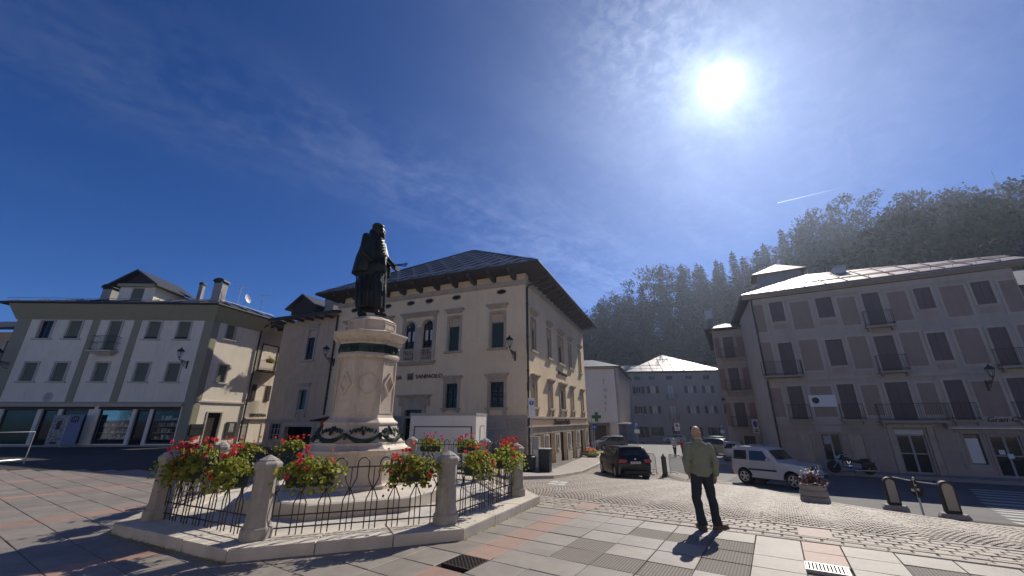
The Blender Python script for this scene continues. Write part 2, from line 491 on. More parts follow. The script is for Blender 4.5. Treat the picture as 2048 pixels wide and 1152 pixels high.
X['roof_edge'] = M('dark_roof_edge', (.035, .032, .032), .6, .2, 5, .1)
X['roof_l'] = M('dark_slate_roof', (.045, .045, .05), .5, .25, 5, .2, 40, metal=.2, rnd=.1)
X['roof_pale'] = M('pale_metal_roof', (.36, .34, .33), .40, .14, 2, .1, 30, metal=.35, rnd=.08, col2=(.30, .28, .265))
X['roof_pink'] = M('pinkish_metal_roof', (.44, .33, .28), .42, .12, 2, .1, 30, metal=.3, rnd=.10, col2=(.36, .27, .235))
X['eave_wood'] = M('eave_timber', (.060, .042, .034), .8, .25, 6, .2, 40)
X['plaster_r'] = M('grey_plaster', (.46, .395, .335), .92, .08, .8, .2, 50, streak=.3, col2=(.40, .34, .285), dirt=.35)
X['border_r'] = M('pale_painted_border', (.50, .43, .36), .9, .1, 1.5, .15, 50, streak=.3, dirt=.35)
X['panel_r'] = M('brown_painted_panel', (.32, .235, .19), .92, .08, 1, .1, 50, streak=.25, dirt=.4)
X['panel_pink'] = M('pink_painted_panel', (.30, .18, .165), .92, .1, 1, .1, 50)
X['shut_r'] = M('dark_violet_brown_shutter', (.13, .10, .10), .75, .18, 8, .15, 50)
X['course_r'] = M('rusticated_course', (.40, .315, .25), .92, .1, 1.4, .25, 50, rnd=.06, streak=.2)
X['grey_wall'] = M('grey_house_plaster', (.44, .38, .34), .92, .07, .8, .15, 40, streak=.25, dirt=.3)
X['white_wall'] = M('white_wall_plaster', (.62, .61, .60), .92, .05, .8, .15, 40, streak=.1)
X['fin'] = M('grey_fin', (.40, .36, .36), .7, .06, 2, 0)
X['glass'] = M('window_glass', (.012, .013, .014), .06, .3, 2, 0, spec=.4)
X['glass_refl_green'] = M('shop_glass_green_reflection', (.030, .06, .042), .10, .5, 1.5, 0, spec=.3)  # greenish reflection put into the panes' base colour
X['shop_glass'] = glass_mat('shop_glass', clear=.80)
X['curtain'] = M('net_curtain', (.80, .76, .66), .9, .08, 10, .1)
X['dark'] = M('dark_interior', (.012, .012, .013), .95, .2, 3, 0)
X['white_metal'] = M('white_painted_metal', (.70, .66, .60), .4, .05, 3, .03, 20, streak=.08)
X['rust_hut'] = M('red_ochre_boards', (.34, .105, .055), .8, .15, 5, .2, 40)
X['soil'] = M('planter_soil', (.03, .022, .016), .95)
X['box_green'] = M('dark_green_plastic_box', (.014, .026, .022), .5, .2, 6, .05)
X['geranium'] = leaf_mat('geranium_leaf', (.30, .32, .05), .5)
X['petal'] = leaf_mat('geranium_petal', (.80, .07, .065), .4, .35)
X['stem'] = leaf_mat('flower_stem', (.12, .17, .05), .2)
X['conifer'] = leaf_mat('conifer_needles', (.022, .032, .018), .10, .45, .9, .05)
X['broadleaf'] = leaf_mat('broadleaf_foliage', (.036, .044, .020), .16, .4, .9, .05)
X['bark'] = M('bark', (.07, .055, .045), .95, .3, 4, .5, 20)
X['hill'] = M('forest_floor', (.035, .042, .022), .95, .4, .3, .5, 3)
X['skin'] = M('skin', (.52, .30, .215), .55, .08, 8, .1, 80)
X['skin'].node_tree.nodes['Principled BSDF'].inputs['Subsurface Weight'].default_value = .15
X['skin'].node_tree.nodes['Principled BSDF'].inputs['Subsurface Radius'].default_value = (.02, .008, .005)
X['hair_grey'] = M('short_grey_hair', (.40, .26, .20), .9, .2, 40, .4, 200)
X['jacket'] = M('sage_green_jacket', (.20, .22, .165), .85, .1, 6, .35, 25)
X['denim'] = M('dark_blue_denim', (.024, .030, .045), .9, .3, 12, .3, 40)
X['leather'] = M('brown_leather', (.10, .055, .035), .6, .2, 10, .2, 40)
X['rubber'] = M('black_rubber', (.015, .015, .016), .8, .2, 10, .1)
X['chrome'] = M('chrome', (.55, .55, .57), .18, .05, 4, 0, metal=1.0)
X['alloy'] = M('silver_alloy', (.48, .48, .49), .35, .1, 5, 0, metal=.6)
X['car_black'] = M('black_car_paint', (.006, .006, .008), .35, .1, 3, 0, spec=.25, coat=.35)
X['car_silver'] = M('silver_car_paint', (.46, .46, .48), .35, .05, 3, 0, metal=.25, coat=.8)
X['car_white'] = M('white_car_paint', (.60, .60, .61), .35, .04, 3, 0, coat=.8)
X['car_grey'] = M('grey_car_paint', (.13, .135, .145), .35, .05, 3, 0, metal=.3, coat=.8)
X['car_green'] = M('dark_green_car_paint', (.020, .035, .034), .35, .05, 3, 0, metal=.3, coat=.8)
X['trim_blk'] = M('black_plastic_trim', (.022, .022, .023), .6, .1, 5, .05)
X['car_glass'] = M('tinted_car_glass', (.008, .010, .012), .05, .2, 2, 0, spec=.9)
X['tail'] = M('red_tail_lamp', (.42, .012, .018), .2, .1, 5, 0, coat=.6)
X['headlamp'] = M('clear_headlamp', (.55, .56, .58), .12, .1, 8, 0, metal=.5, coat=.8)
X['plate'] = M('white_number_plate', (.62, .62, .58), .5, .05, 6, 0)
X['steel'] = M('galvanised_steel', (.46, .46, .46), .5, .15, 8, .05, metal=.4)
X['bollard_green'] = M('grey_green_cast_iron', (.075, .08, .065), .6, .2, 8, .1)
X['sign_blue'] = M('blue_sign', (.03, .09, .38), .5, .05, 5, 0)
X['sign_white'] = M('white_sign', (.70, .70, .70), .5, .05, 5, 0)
X['sign_red'] = M('red_sign', (.45, .03, .03), .5, .05, 5, 0)
X['cross'] = M('green_cross_sign', (.012, .10, .055), .4, .1, 5, 0)
X['bin'] = M('dark_bin_metal', (.022, .030, .036), .5, .2, 5, .05)
X['concrete'] = M('planter_concrete', (.33, .30, .265), .9, .15, 4, .4, 50)
X['letters'] = M('dark_brown_letters', (.05, .026, .022), .5, .1, 5, 0)
X['letters_grey'] = M('grey_metal_letters', (.26, .25, .25), .4, .1, 5, 0, metal=.4)
X['logo'] = M('sign_logo_plate', (.30, .19, .14), .5, .1, 5, 0)
X['red_cloth'] = M('red_jacket_cloth', (.50, .03, .03), .8, .1, 8, .2)
X['white_cloth'] = M('white_cloth', (.60, .58, .56), .85, .08, 8, .2)
X['poster'] = M('printed_poster', (.42, .40, .37), .7, .45, 14, 0, col2=(.12, .11, .11))
X['blue_board'] = M('pale_blue_board', (.20, .22, .33), .6, .06, 3, 0)
X['chimney'] = M('chimney_render', (.34, .32, .29), .9, .15, 3, .2)
X['goods'] = M('shop_goods', (.42, .38, .33), .8, .3, 9, .1, rnd=.55, isl=True)

# ================================================================ terrain
UX, UY = math.sin(R_(122.5)), math.cos(R_(122.5))
VX, VY = -UY, UX


def uv(x, y): return x * UX + y * UY, x * VX + y * VY
def xy(u, v): return u * UX + v * VX, u * UY + v * VY
def sm(t):
    t = min(1.0, max(0.0, t)); return t * t * (3 - 2 * t)


def gz(x, y):
    """height of the ground: the piazza is level, the street falls away beyond its border"""
    t = uv(x, y)[1] - 9.87
    if t <= 0: f = 0.0
    elif t < 1.5: f = .085 * t * t / 3
    elif t < 12.5: f = .06375 + .085 * (t - 1.5)
    elif t < 30: f = .99875 + .03 * (t - 12.5)
    else: f = 1.52375 + .018 * (t - 30)
    return -min(f, 2.6) * sm((x + 24) / 14)


MC = (-3.65, 10.54)                                 # centre of the monument


def sheet_uv(name, poly, dz, mat_, par=None, step=.8, kind=None, thick=0.0):
    """ground sheet: polygon in (u, v), cut into a grid that follows the terrain"""
    us, vs_ = [p[0] for p in poly], [p[1] for p in poly]
    if sum(poly[i][0] * poly[(i + 1) % len(poly)][1] - poly[(i + 1) % len(poly)][0] * poly[i][1] for i in range(len(poly))) < 0: poly = poly[::-1]
    me = bpy.data.meshes.new(name)
    bm = bmesh.new()
    face = bm.faces.new([bm.verts.new((p[0], p[1], 0)) for p in poly])
    bmesh.ops.triangulate(bm, faces=[face])
    for ax, lo, hi in ((0, min(us), max(us)), (1, min(vs_), max(vs_))):
        k = math.floor(lo / step) + 1
        while k * step < hi:
            bmesh.ops.bisect_plane(bm, geom=bm.verts[:] + bm.edges[:] + bm.faces[:], plane_co=(k * step, 0, 0) if ax == 0 else (0, k * step, 0), plane_no=(1, 0, 0) if ax == 0 else (0, 1, 0))
            k += 1
    if thick:
        r = bmesh.ops.extrude_face_region(bm, geom=bm.faces[:])
        for v in r['geom']:
            if isinstance(v, bmesh.types.BMVert): v.co.z = -thick
    for v in bm.verts:
        x, y = xy(v.co.x, v.co.y)
        v.co = (x, y, gz(x, y) + dz + v.co.z)
    bmesh.ops.recalc_face_normals(bm, faces=bm.faces)
    if not thick:
        for f in bm.faces:
            if f.normal.z < 0: f.normal_flip()
    bm.to_mesh(me); bm.free()
    me.materials.append(mat_)
    o = bpy.data.objects.new(name, me); link(o, par)
    if kind: o['kind'] = kind
    return o


# the land all round, one big sheet
gm = MB()
xs = [-2500, -600, -200, -90] + list(range(-60, 81, 4)) + [110, 200, 600, 2500]
ys = [-2500, -600, -150, -40] + list(range(-20, 113, 4)) + [150, 300, 700, 2500]
gm.add([(x, y, gz(x, y) - .16 - (1.5 if abs(x) > 150 or abs(y) > 160 else 0)) for y in ys for x in xs],
       [(j * len(xs) + i, j * len(xs) + i + 1, (j + 1) * len(xs) + i + 1, (j + 1) * len(xs) + i) for j in range(len(ys) - 1) for i in range(len(xs) - 1)])
ground = gm.build('ground', X['asphalt_old'], recalc=False, kind='structure')

piazza = sheet_uv('piazza', [(-60, -9), (13, -9), (13, 8.66), (-11, 8.66), (-11, 15.5), (-60, 15.5)], -.045, X['joint'], kind='structure', step=2.0)
street = sheet_uv('cobbled_street', [(13.5, 8.66), (13.5, 12.2), (3.2, 13.0), (2, 14.4), (1, 15.8), (-2, 23.4), (-5.5, 26.3), (-11.2, 27.2), (-13.2, 20), (-13.5, 15.5), (-11, 15.5), (-11, 8.66)], -.014, X['settbase'], kind='structure', step=.75)
road = sheet_uv('road', [(60, 10), (13.5, 12.2), (3.2, 13.0), (2, 14.4), (1, 15.8), (-2, 23.4), (-5.5, 26.3), (-11.2, 27.2), (-15, 36), (-24, 60), (-40, 110), (10, 110), (10, 50), (60, 50)], -.052, X['asphalt'], kind='structure', step=1.5)
court = sheet_uv('street_surface', [(-2.6, 23.6), (-5.5, 26.2), (-11.1, 27.1), (-14.9, 36), (-23.9, 60), (-36, 90), (-12, 90), (-7, 50), (-3.2, 36), (-2.2, 30)], -.045, X['asphalt_old'], kind='structure', step=1.5)

dark_ground_sheet = sheet_uv('dark_ground_sheet', [uv(*p) for p in ((-70, 16.55), (-8.6, 16.55), (-8.6, 44), (-70, 44))], -.008, X['dark_ground'], kind='structure', step=1.2)  # sheet darker than the slabs, covering the ground before the cream house

# ---- slabs
def oct_d(x, y):
    """distance from the monument's centre measured across the octagon's faces"""
    return max((x - MC[0]) * math.sin(R_(161 + 45 * k)) + (y - MC[1]) * math.cos(R_(161 + 45 * k)) for k in range(8))


DV, DU, ST0, PER = .575, .6167, -4.18, 4.2


def cells():
    for k in range(-12, 5):
        base = ST0 + PER * k
        for r in range(-8, 29):
            v0 = 8.64 - DV * (r + 1)
            yield base, base + .5, v0, v0 + DV, 'pink'
            for j in range(6):
                yield base + .5 + DU * j, base + .5 + DU * (j + 1), v0, v0 + DV, 'slab'


RIB = [(-2.73, 6.6), (-2.86, 6.1), (-2.25, 6.11), (-1.67, 6.14), (-2.17, 7.84), (-1.65, 7.85), (-.86, 7.88), (-.87, 7.23), (-.96, 6.68), (-1.34, 6.25), (1.35, 7.94), (1.95, 7.9), (2.5, 7.9)]
GRATES = [(-3.95, 5.0), (.24, 7.35)]
fwd_p, up_p = math.cos(PITCH), math.sin(PITCH)


def in_view(x, y, z=0.0, pad=1.08):
    f = fwd_p * y + up_p * (z - CAM_H)
    if f < .3: return False
    return abs(F_PX * x / f) < 1024 * pad and (576 + F_PX * (up_p * y - fwd_p * (z - CAM_H)) / f) < 1152 * pad


cand = []
for u0, u1, v0, v1, kd in cells():
    uc, vc = (u0 + u1) / 2, (v0 + v1) / 2
    x, y = xy(uc, vc)
    if oct_d(x, y) < 3.62: continue
    if vc > 8.64 and uc > -11: continue
    if v0 < -4 or (y > 16.7 and x < -8.5): continue
    if any(abs(uc - a) < .33 and abs(vc - b) < .3 for a, b in GRATES): continue
    if any(abs(uc - a) < DU / 2 and abs(vc - b) < DV / 2 for a, b in RIB) and kd == 'slab': kd = 'rib'
    cand.append((not in_view(x, y), math.hypot(x, y), u0, u1, v0, v1, kd))
cand.sort()


def slab_mb(mb, w, d, x=0, y=0, z=0.0, g=.0045, c=.006, h=.045, U=(1, 0), V=(0, 1)):
    def P(a, b, q): return (x + a * U[0] + b * V[0], y + a * U[1] + b * V[1], z + q)
    a, b = w / 2 - g, d / 2 - g
    P8 = [P(-a, -b, -h), P(a, -b, -h), P(a, b, -h), P(-a, b, -h), P(-a, -b, -c), P(a, -b, -c), P(a, b, -c), P(-a, b, -c)]
    a -= c; b -= c
    P8 += [P(-a, -b, 0), P(a, -b, 0), P(a, b, 0), P(-a, b, 0)]
    mb.add(P8, [(0, 1, 5, 4), (1, 2, 6, 5), (2, 3, 7, 6), (3, 0, 4, 7), (4, 5, 9, 8), (5, 6, 10, 9), (6, 7, 11, 10), (7, 4, 8, 11), (8, 9, 10, 11)])


protos, nslab = {}, 0
far_slab = {k: MB() for k in ('pink', 'slab', 'rib')}
rs = random.Random(3)
ROT_UV = Matrix.Rotation(math.atan2(UY, UX), 4, 'Z')
for hid, dist, u0, u1, v0, v1, kd in cand:
    x, y = xy((u0 + u1) / 2, (v0 + v1) / 2)
    dz = rs.uniform(-.0035, .0035)
    if not hid and nslab < 292:
        nm = 'ribbed_slab' if kd == 'rib' else 'paving_slab'
        mat4 = Matrix.Translation((x, y, gz(x, y) + dz)) @ ROT_UV @ Matrix.Rotation(rs.uniform(-.006, .006), 4, 'X') @ Matrix.Rotation(rs.uniform(-.006, .006), 4, 'Y')
        if kd not in protos:
            mb = MB(); slab_mb(mb, u1 - u0, v1 - v0)
            o = mb.build(nm, X[{'pink': 'slab_pink', 'slab': 'slab', 'rib': 'slab_rib'}[kd]], piazza, recalc=False)
            o.matrix_local = mat4; protos[kd] = o
        else:
            inst(nm, protos[kd], piazza, mat4)
        nslab += 1
    else:
        slab_mb(far_slab[kd], u1 - u0, v1 - v0, x, y, gz(x, y) + dz, U=(UX, UY), V=(VX, VY))
for k, nm in (('pink', 'far_pink_slabs'), ('slab', 'far_paving_slabs')):
    far_slab[k].build(nm, X[{'pink': 'slab_pink', 'slab': 'slab'}[k]], piazza, recalc=False, kind='stuff')

# iron drain grates let into the stripes
def grate(u, v, w, d, label, m, bars, diag):
    x, y = xy(u, v)
    t = thing('drain_grate', label, 'drain grate', (x, y, 0), math.atan2(UY, UX))
    f = MB(); e = .03
    f.box(-w, w, -d, -d + e, -.05, -.001).box(-w, w, d - e, d, -.05, -.001).box(-w, -w + e, -d + e, d - e, -.05, -.001).box(w - e, w, -d + e, d - e, -.05, -.001)
    f.build('frame', m, t, local=True)
    b = MB().box(-w + e, w - e, -d + e, d - e, -.06, -.035)
    b.build('pit', X['dark'], t, local=True)
    if diag:
        for k in range(-7, 8):
            for sgn in (1, -1):
                q = MB()
                pts = clip([(k * .065 - .3, -.3 * sgn), (k * .065 + .3, .3 * sgn), (k * .065 + .3 + .022, .3 * sgn), (k * .065 - .3 + .022, -.3 * sgn)][::1 if sgn > 0 else 1], [(-w + e, -d + e), (w - e, -d + e), (w - e, d - e), (-w + e, d - e)])
                if len(pts) > 2 and area2(pts) > 1e-4:
                    q.prism(pts, -.03, -.004 - .002 * (sgn > 0)); q.build('bar', m, t, local=True)
    else:
        for k in range(bars):
            xk = -w + e + (2 * w - 2 * e) * (k + .5) / bars
            MB().box(xk - .011, xk + .011, -d + e, d - e, -.03, -.003).build('bar', m, t, local=True)
grate(-3.93, 5.04, .25, .28, 'dark cast iron drain grate of crossed bars at the near end of the pink stripe', X['iron'], 0, True)
grate(.24, 7.35, .25, .18, 'pale steel drain grate with straight slots right of the standing man', X['steel'], 11, False)

# ---- border: kerb stones and setts
kb = None
for v0, v1, L0 in ((8.665, 8.755, 1.0), (8.93, 9.03, .9), (9.76, 9.87, 1.1)):
    u = -5.9
    k = 0
    mb0 = MB(); slab_mb(mb0, L0, v1 - v0, g=.004, c=.008, h=.08)
    first = None
    while u < 13.2:
        x, y = xy(u + L0 / 2, (v0 + v1) / 2)
        if oct_d(x, y) > 3.9:
            m4 = Matrix.Translation((x, y, gz(x, y) + .004 + rs.uniform(-.003, .003))) @ ROT_UV
            if first is None:
                first = mb0.build('kerb_stone', X['kerbstone'], street, recalc=False); first.matrix_local = m4
            else: inst('kerb_stone', first, street, m4)
        u += L0
sett_c = []
for v0, rows, dv, du in ((8.76, 1, .165, .27), (9.035, 4, .18, .21)):
    for r in range(rows):
        u = -5.9 + .1 * (r % 2)
        while u < 13.2:
            uc, vc = u + du / 2, v0 + dv * (r + .5)
            x, y = xy(uc, vc)
            if oct_d(x, y) > 3.9 and not (rows == 4 and (0 < uc < .5 or -4.18 < uc < -3.68)):
                sett_c.append((not in_view(x, y), math.hypot(x, y), x, y, du, dv))
            u += du
sett_c.sort()
sp, rest = {}, MB()
for i, (hid, d_, x, y, du, dv) in enumerate(sett_c):
    z = gz(x, y) + rs.uniform(-.004, .002)
    if i < 285 and not hid:
        m4 = Matrix.Translation((x, y, z)) @ ROT_UV @ Matrix.Rotation(rs.uniform(-.05, .05), 4, 'Z') @ Matrix.Rotation(rs.uniform(-.03, .03), 4, 'X') @ Matrix.Diagonal((rs.uniform(.92, 1), rs.uniform(.92, 1), 1, 1))
        if (du, dv) not in sp:
            mb = MB(); slab_mb(mb, du, dv, g=.006, c=.010, h=.07)
            sp[(du, dv)] = mb.build('sett', X['sett'], street, recalc=False); sp[(du, dv)].matrix_local = m4
        else: inst('sett', sp[(du, dv)], street, m4)
    else:
        slab_mb(rest, du * rs.uniform(.94, 1), dv * rs.uniform(.94, 1), x, y, z, g=.006, c=.010, h=.07, U=(UX, UY), V=(VX, VY))
rest.build('far_setts', X['sett'], street, recalc=False, kind='stuff')
for uc in (.25, -3.93):
    x, y = xy(uc, 9.39)
    mb = MB(); slab_mb(mb, .5, .68, h=.06)
    o = mb.build('pink_slab', X['slab_pink'], street, recalc=False); o.matrix_local = Matrix.Translation((x, y, gz(x, y))) @ ROT_UV

# fans of small cubes
fan = MB()
W_, Rr = 1.15, .80
poly_f = [(13.4, 9.9), (13.4, 12.15), (3.25, 12.95), (2.05, 14.35), (1.05, 15.75), (-1.2, 21.2), (-9.3, 21.2), (-8.5, 17.6), (-8.1, 15.8), (-8.3, 14.2), (-8.8, 13.4), (-8.8, 9.9)]


def inside(p, poly):
    c = False
    for i in range(len(poly)):
        a, b = poly[i], poly[(i + 1) % len(poly)]
        if (a[1] > p[1]) != (b[1] > p[1]) and p[0] < (b[0] - a[0]) * (p[1] - a[1]) / (b[1] - a[1]) + a[0]: c = not c
    return c


for ci in range(-10, 13):
    uc = ci * W_
    for k in range(0, 130):
        vb = 9.3 + k * .098 + (ci % 2) * .05
        nseg = 12
        for q in range(nseg):
            du = -W_ / 2 + W_ * ((q + (.25 if k % 2 else .75)) / nseg)
            h = math.sqrt(Rr * Rr - du * du) - math.sqrt(Rr * Rr - W_ * W_ / 4)
            u, v = uc + du, vb + h
            if not inside((u, v), poly_f): continue
            x, y = xy(u, v)
            if oct_d(x, y) < 3.95 or not in_view(x, y, gz(x, y)): continue
            sl = math.atan2(-du, math.sqrt(Rr * Rr - du * du)) + rs.uniform(-.12, .12)
            cu, su = math.cos(sl), math.sin(sl)
            U2 = (UX * cu + VX * su, UY * cu + VY * su); V2 = (-UX * su + VX * cu, -UY * su + VY * cu)
            fan_w = W_ / nseg / cu if abs(cu) > .3 else .1
            a, b = min(fan_w, .14) / 2 - .003 - rs.uniform(0, .003), .049 - .005 - rs.uniform(0, .003)
            z = gz(x, y) + rs.uniform(-.0035, .0035)
            def P(i, j, zz, s=1): return (x + i * a * s * U2[0] + j * b * s * V2[0], y + i * a * s * U2[1] + j * b * s * V2[1], zz)
            fan.add([P(-1, -1, z - .022), P(1, -1, z - .022), P(1, 1, z - .022), P(-1, 1, z - .022), P(-1, -1, z, .72), P(1, -1, z, .72), P(1, 1, z, .72), P(-1, 1, z, .72)],
                    [(0, 1, 5, 4), (1, 2, 6, 5), (2, 3, 7, 6), (3, 0, 4, 7), (4, 5, 6, 7)])
fan.build('cobble_fans', X['sett'], street, recalc=False, kind='stuff')
# beyond, plain cobbles laid in rows
row_c = MB()
for k in range(60):
    for j in range(75):
        u, v = -10.9 + j * .13 + (k % 2) * .065, 21.25 + k * .1
        if v > 26.3 or u > -2 - (v - 23.4) * 1.2 and v > 23.4 or u > -1.2 - (v - 21.2) * .36 or u < -9.4 - (v - 21) * .28: continue
        x, y = xy(u, v)
        slab_mb(row_c, .13, .1, x, y, gz(x, y) + rs.uniform(-.006, .004), g=.007, c=.012, h=.04, U=(UX, UY), V=(VX, VY))
row_c.build('street_cobbles', X['sett'], street, recalc=False, kind='stuff')
# two small covers in the cobbles
for (u, v, w, d) in ((-7.0, 14.2, .32, .2), (-6.6, 13.2, .30, .18)):
    x, y = xy(u, v)
    t = thing('utility_cover', 'dark steel utility cover set in the cobbles, ' + ('the farther of two by the railing' if v > 14 else 'the nearer of two by the railing'), 'cover', (x, y, gz(x, y) + .012), math.atan2(UY, UX))
    MB().box(-w, w, -d, d, -.05, 0).build('lid', X['steel'], t, local=True, bev=.006)
    MB().box(-.05, .05, -.012, .012, 0, .008).build('handle', X['iron'], t, local=True)

# asphalt edge stones along the cobbles
edge_pts = [(13.3, 12.2), (3.2, 13.0), (2, 14.4), (1, 15.8), (-2, 23.4)]
for a, b in zip(edge_pts, edge_pts[1:]):
    L = math.hypot(b[0] - a[0], b[1] - a[1]); n = max(1, round(L / 1.0))
    for i in range(n):
        p0 = (a[0] + (b[0] - a[0]) * i / n, a[1] + (b[1] - a[1]) * i / n); p1 = (a[0] + (b[0] - a[0]) * (i + 1) / n, a[1] + (b[1] - a[1]) * (i + 1) / n)
        x0, y0 = xy(*p0); x1, y1 = xy(*p1)
        U = Vector((x1 - x0, y1 - y0, gz(x1, y1) - gz(x0, y0))); l = U.length; U.normalize(); V = Vector((-U.y, U.x, 0)).normalized(); Wn = U.cross(V)
        c = Vector(((x0 + x1) / 2, (y0 + y1) / 2, (gz(x0, y0) + gz(x1, y1)) / 2 - .035))
        MB().obox(c, U * (l / 2 - .004), V * .075, Wn * .045).build('edge_stone', X['kerbstone'], road, recalc=True)

# zebra crossing
zeb = 0
for k in range(14):
    v = 13.6 + k * 1.15
    u = 4.0 + (v - 13.3) * .21
    o = sheet_uv('zebra_stripe', [(u, v), (u + 4.2, v), (u + 4.2, v + .52), (u, v + .52)], -.046, X['white_line'], par=road, step=1.5)

# footways: round the bank corner, and along the grey house
fw_b = sheet_uv('bank_footway', [(-12.5, 13.0), (-8.9, 13.4), (-8.4, 14.2), (-8.2, 15.9), (-8.7, 18.2), (-9.5, 21.4), (-10.9, 28), (-11.9, 31.5), (-14.2, 38.5), (-16.5, 44), (-18.5, 44), (-14.6, 34), (-11.2, 21.5), (-11.3, 20), (-13.2, 20), (-13.5, 15.5), (-12.5, 15.5)], .115, X['footway'], kind='structure', step=1.0, thick=.2)
kp = [(-8.87, 13.4), (-8.37, 14.2), (-8.17, 15.9), (-8.67, 18.2), (-9.47, 21.4), (-10.87, 28), (-11.87, 31.5), (-14.17, 38.5)]
for a, b in zip(kp, kp[1:]):
    L = math.hypot(b[0] - a[0], b[1] - a[1]); n = max(1, round(L / 1.1))
    for i in range(n):
        p0 = [a[j] + (b[j] - a[j]) * i / n for j in (0, 1)]; p1 = [a[j] + (b[j] - a[j]) * (i + 1) / n for j in (0, 1)]
        x0, y0 = xy(*p0); x1, y1 = xy(*p1)
        U = Vector((x1 - x0, y1 - y0, gz(x1, y1) - gz(x0, y0))); l = U.length; U.normalize(); V = Vector((-U.y, U.x, 0)).normalized(); Wn = U.cross(V)
        c = Vector(((x0 + x1) / 2, (y0 + y1) / 2, (gz(x0, y0) + gz(x1, y1)) / 2 + .02))
        MB().obox(c, U * (l / 2 - .004), V * .07, Wn * .105).build('kerb_stone', X['kerbstone'], fw_b)
fw_r = sheet_uv('house_footway', [(-2.2, 33.2), (60, 32.6), (60, 36.2), (-2.4, 36.2), (-4.4, 44), (-6, 44), (-4.2, 36)], .11, X['footway'], kind='structure', step=1.5, thick=.2)

# ================================================================ buildings
def wall_holes(mb, s0, s1, z0, z1, holes, depth=.28, n=0.0):
    ss = sorted({s0, s1} | {h[0] for h in holes} | {h[1] for h in holes})
    zz = sorted({z0, z1} | {h[2] for h in holes} | {h[3] for h in holes})
    ss = [s for s in ss if s0 <= s <= s1]; zz = [z for z in zz if z0 <= z <= z1]
    idx = {}
    P, Fs = [], []
    def vid(s, z):
        if (s, z) not in idx: idx[(s, z)] = len(P); P.append((s, n, z))
        return idx[(s, z)]
    for i in range(len(ss) - 1):
        for j in range(len(zz) - 1):
            cs, cz = (ss[i] + ss[i + 1]) / 2, (zz[j] + zz[j + 1]) / 2
            if any(h[0] < cs < h[1] and h[2] < cz < h[3] for h in holes): continue
            Fs.append((vid(ss[i], zz[j]), vid(ss[i + 1], zz[j]), vid(ss[i + 1], zz[j + 1]), vid(ss[i], zz[j + 1])))
    mb.add(P, Fs)
    for a, b, c, d in holes:
        m = n - depth
        mb.quad((a, n, c), (b, n, c), (b, m, c), (a, m, c)); mb.quad((a, n, d), (a, m, d), (b, m, d), (b, n, d))
        mb.quad((a, n, c), (a, m, c), (a, m, d), (a, n, d)); mb.quad((b, n, c), (b, n, d), (b, m, d), (b, m, c))


def surround(mb, a, b, c, d, w=.14, t=.06, sill=False, top=True):
    mb.box(a - w, a, -.02, t, c, d); mb.box(b, b + w, -.02, t, c, d)
    if top: mb.box(a - w, b + w, -.02, t, d, d + w)
    if sill: mb.box(a - w, b + w, -.02, t, c - w, c)


def hood(mb, a, b, z, h=.28, out=.22, w=.3):
    """stepped stone hood over a window"""
    mb.box(a - w * .55, b + w * .55, -.02, out * .45, z, z + h * .45)
    mb.box(a - w * .8, b + w * .8, -.02, out * .75, z + h * .45, z + h * .72)
    mb.box(a - w, b + w, -.02, out, z + h * .72, z + h)


def planks(root, par, fr, a, b, c, d, n, m, k=4, name='shutter', gap=.012, leaves=2, louvre=False):
    w = (b - a) / leaves
    for i in range(leaves):
        x0, x1 = a + i * w + gap / 2, a + (i + 1) * w - gap / 2
        mb = MB(fr)
        mb.box(x0, x1, n - .045, n - .012, c, d)
        if louvre:
            e = .06
            mb.box(x0, x0 + e, n - .012, n, c, d); mb.box(x1 - e, x1, n - .012, n, c, d)
            nz = max(4, int((d - c) / .11))
            for q in range(nz):
                z = c + (d - c) * (q + .15) / nz
                mb.box(x0 + e, x1 - e, n - .012, n - .002, z, z + (d - c) / nz * .55)
        else:
            for q in range(k):
                p0 = x0 + (x1 - x0) * q / k
                mb.box(p0 + .006, p0 + (x1 - x0) / k - .006, n - .012, n, c, d)
            mb.box(x0, x1, n, n + .012, c + (d - c) * .12, c + (d - c) * .12 + .08); mb.box(x0, x1, n, n + .012, d - (d - c) * .2, d - (d - c) * .2 + .08)
        mb.build(name, m, par)


def casement(par, fr, a, b, c, d, n, mf, mg, bars=1, hb=0, w=.06, curtain=False):
    f = MB(fr)
    f.box(a, a + w, n - .04, n + .02, c, d); f.box(b - w, b, n - .04, n + .02, c, d)
    f.box(a + w, b - w, n - .04, n + .02, c, c + w); f.box(a + w, b - w, n - .04, n + .02, d - w, d)
    for k in range(bars):
        x = a + (b - a) * (k + 1) / (bars + 1); f.box(x - w * .6, x + w * .6, n - .04, n + .015, c + w, d - w)
    for k in range(hb):
        z = c + (d - c) * (k + 1) / (hb + 1); f.box(a + w, b - w, n - .035, n + .008, z - w * .4, z + w * .4)
    f.build('frame', mf, par)
    if curtain:
        q = MB(fr); m_ = 14
        for k in range(bars + 1):
            x0 = a + (b - a) * k / (bars + 1) + w; x1 = a + (b - a) * (k + 1) / (bars + 1) - w
            pts = [(x0 + (x1 - x0) * i / m_, n - .06 + .012 * math.sin(i * 1.7)) for i in range(m_ + 1)]
            q.add([(p[0], p[1], z) for z in (c + .03, d - .03) for p in pts], [(i, i + 1, m_ + 2 + i, m_ + 1 + i) for i in range(m_)])
        q.build('curtain', X['curtain'], par)
    MB(fr).quad((a, n - .02, c), (b, n - .02, c), (b, n - .02, d), (a, n - .02, d)).build('pane', X['shop_glass'] if curtain else mg, par, recalc=False)
    MB(fr).quad((a - .02, n - .2, c - .02), (b + .02, n - .2, c - .02), (b + .02, n - .2, d + .02), (a - .02, n - .2, d + .02)).build('backing', X['dark'], par, recalc=False)


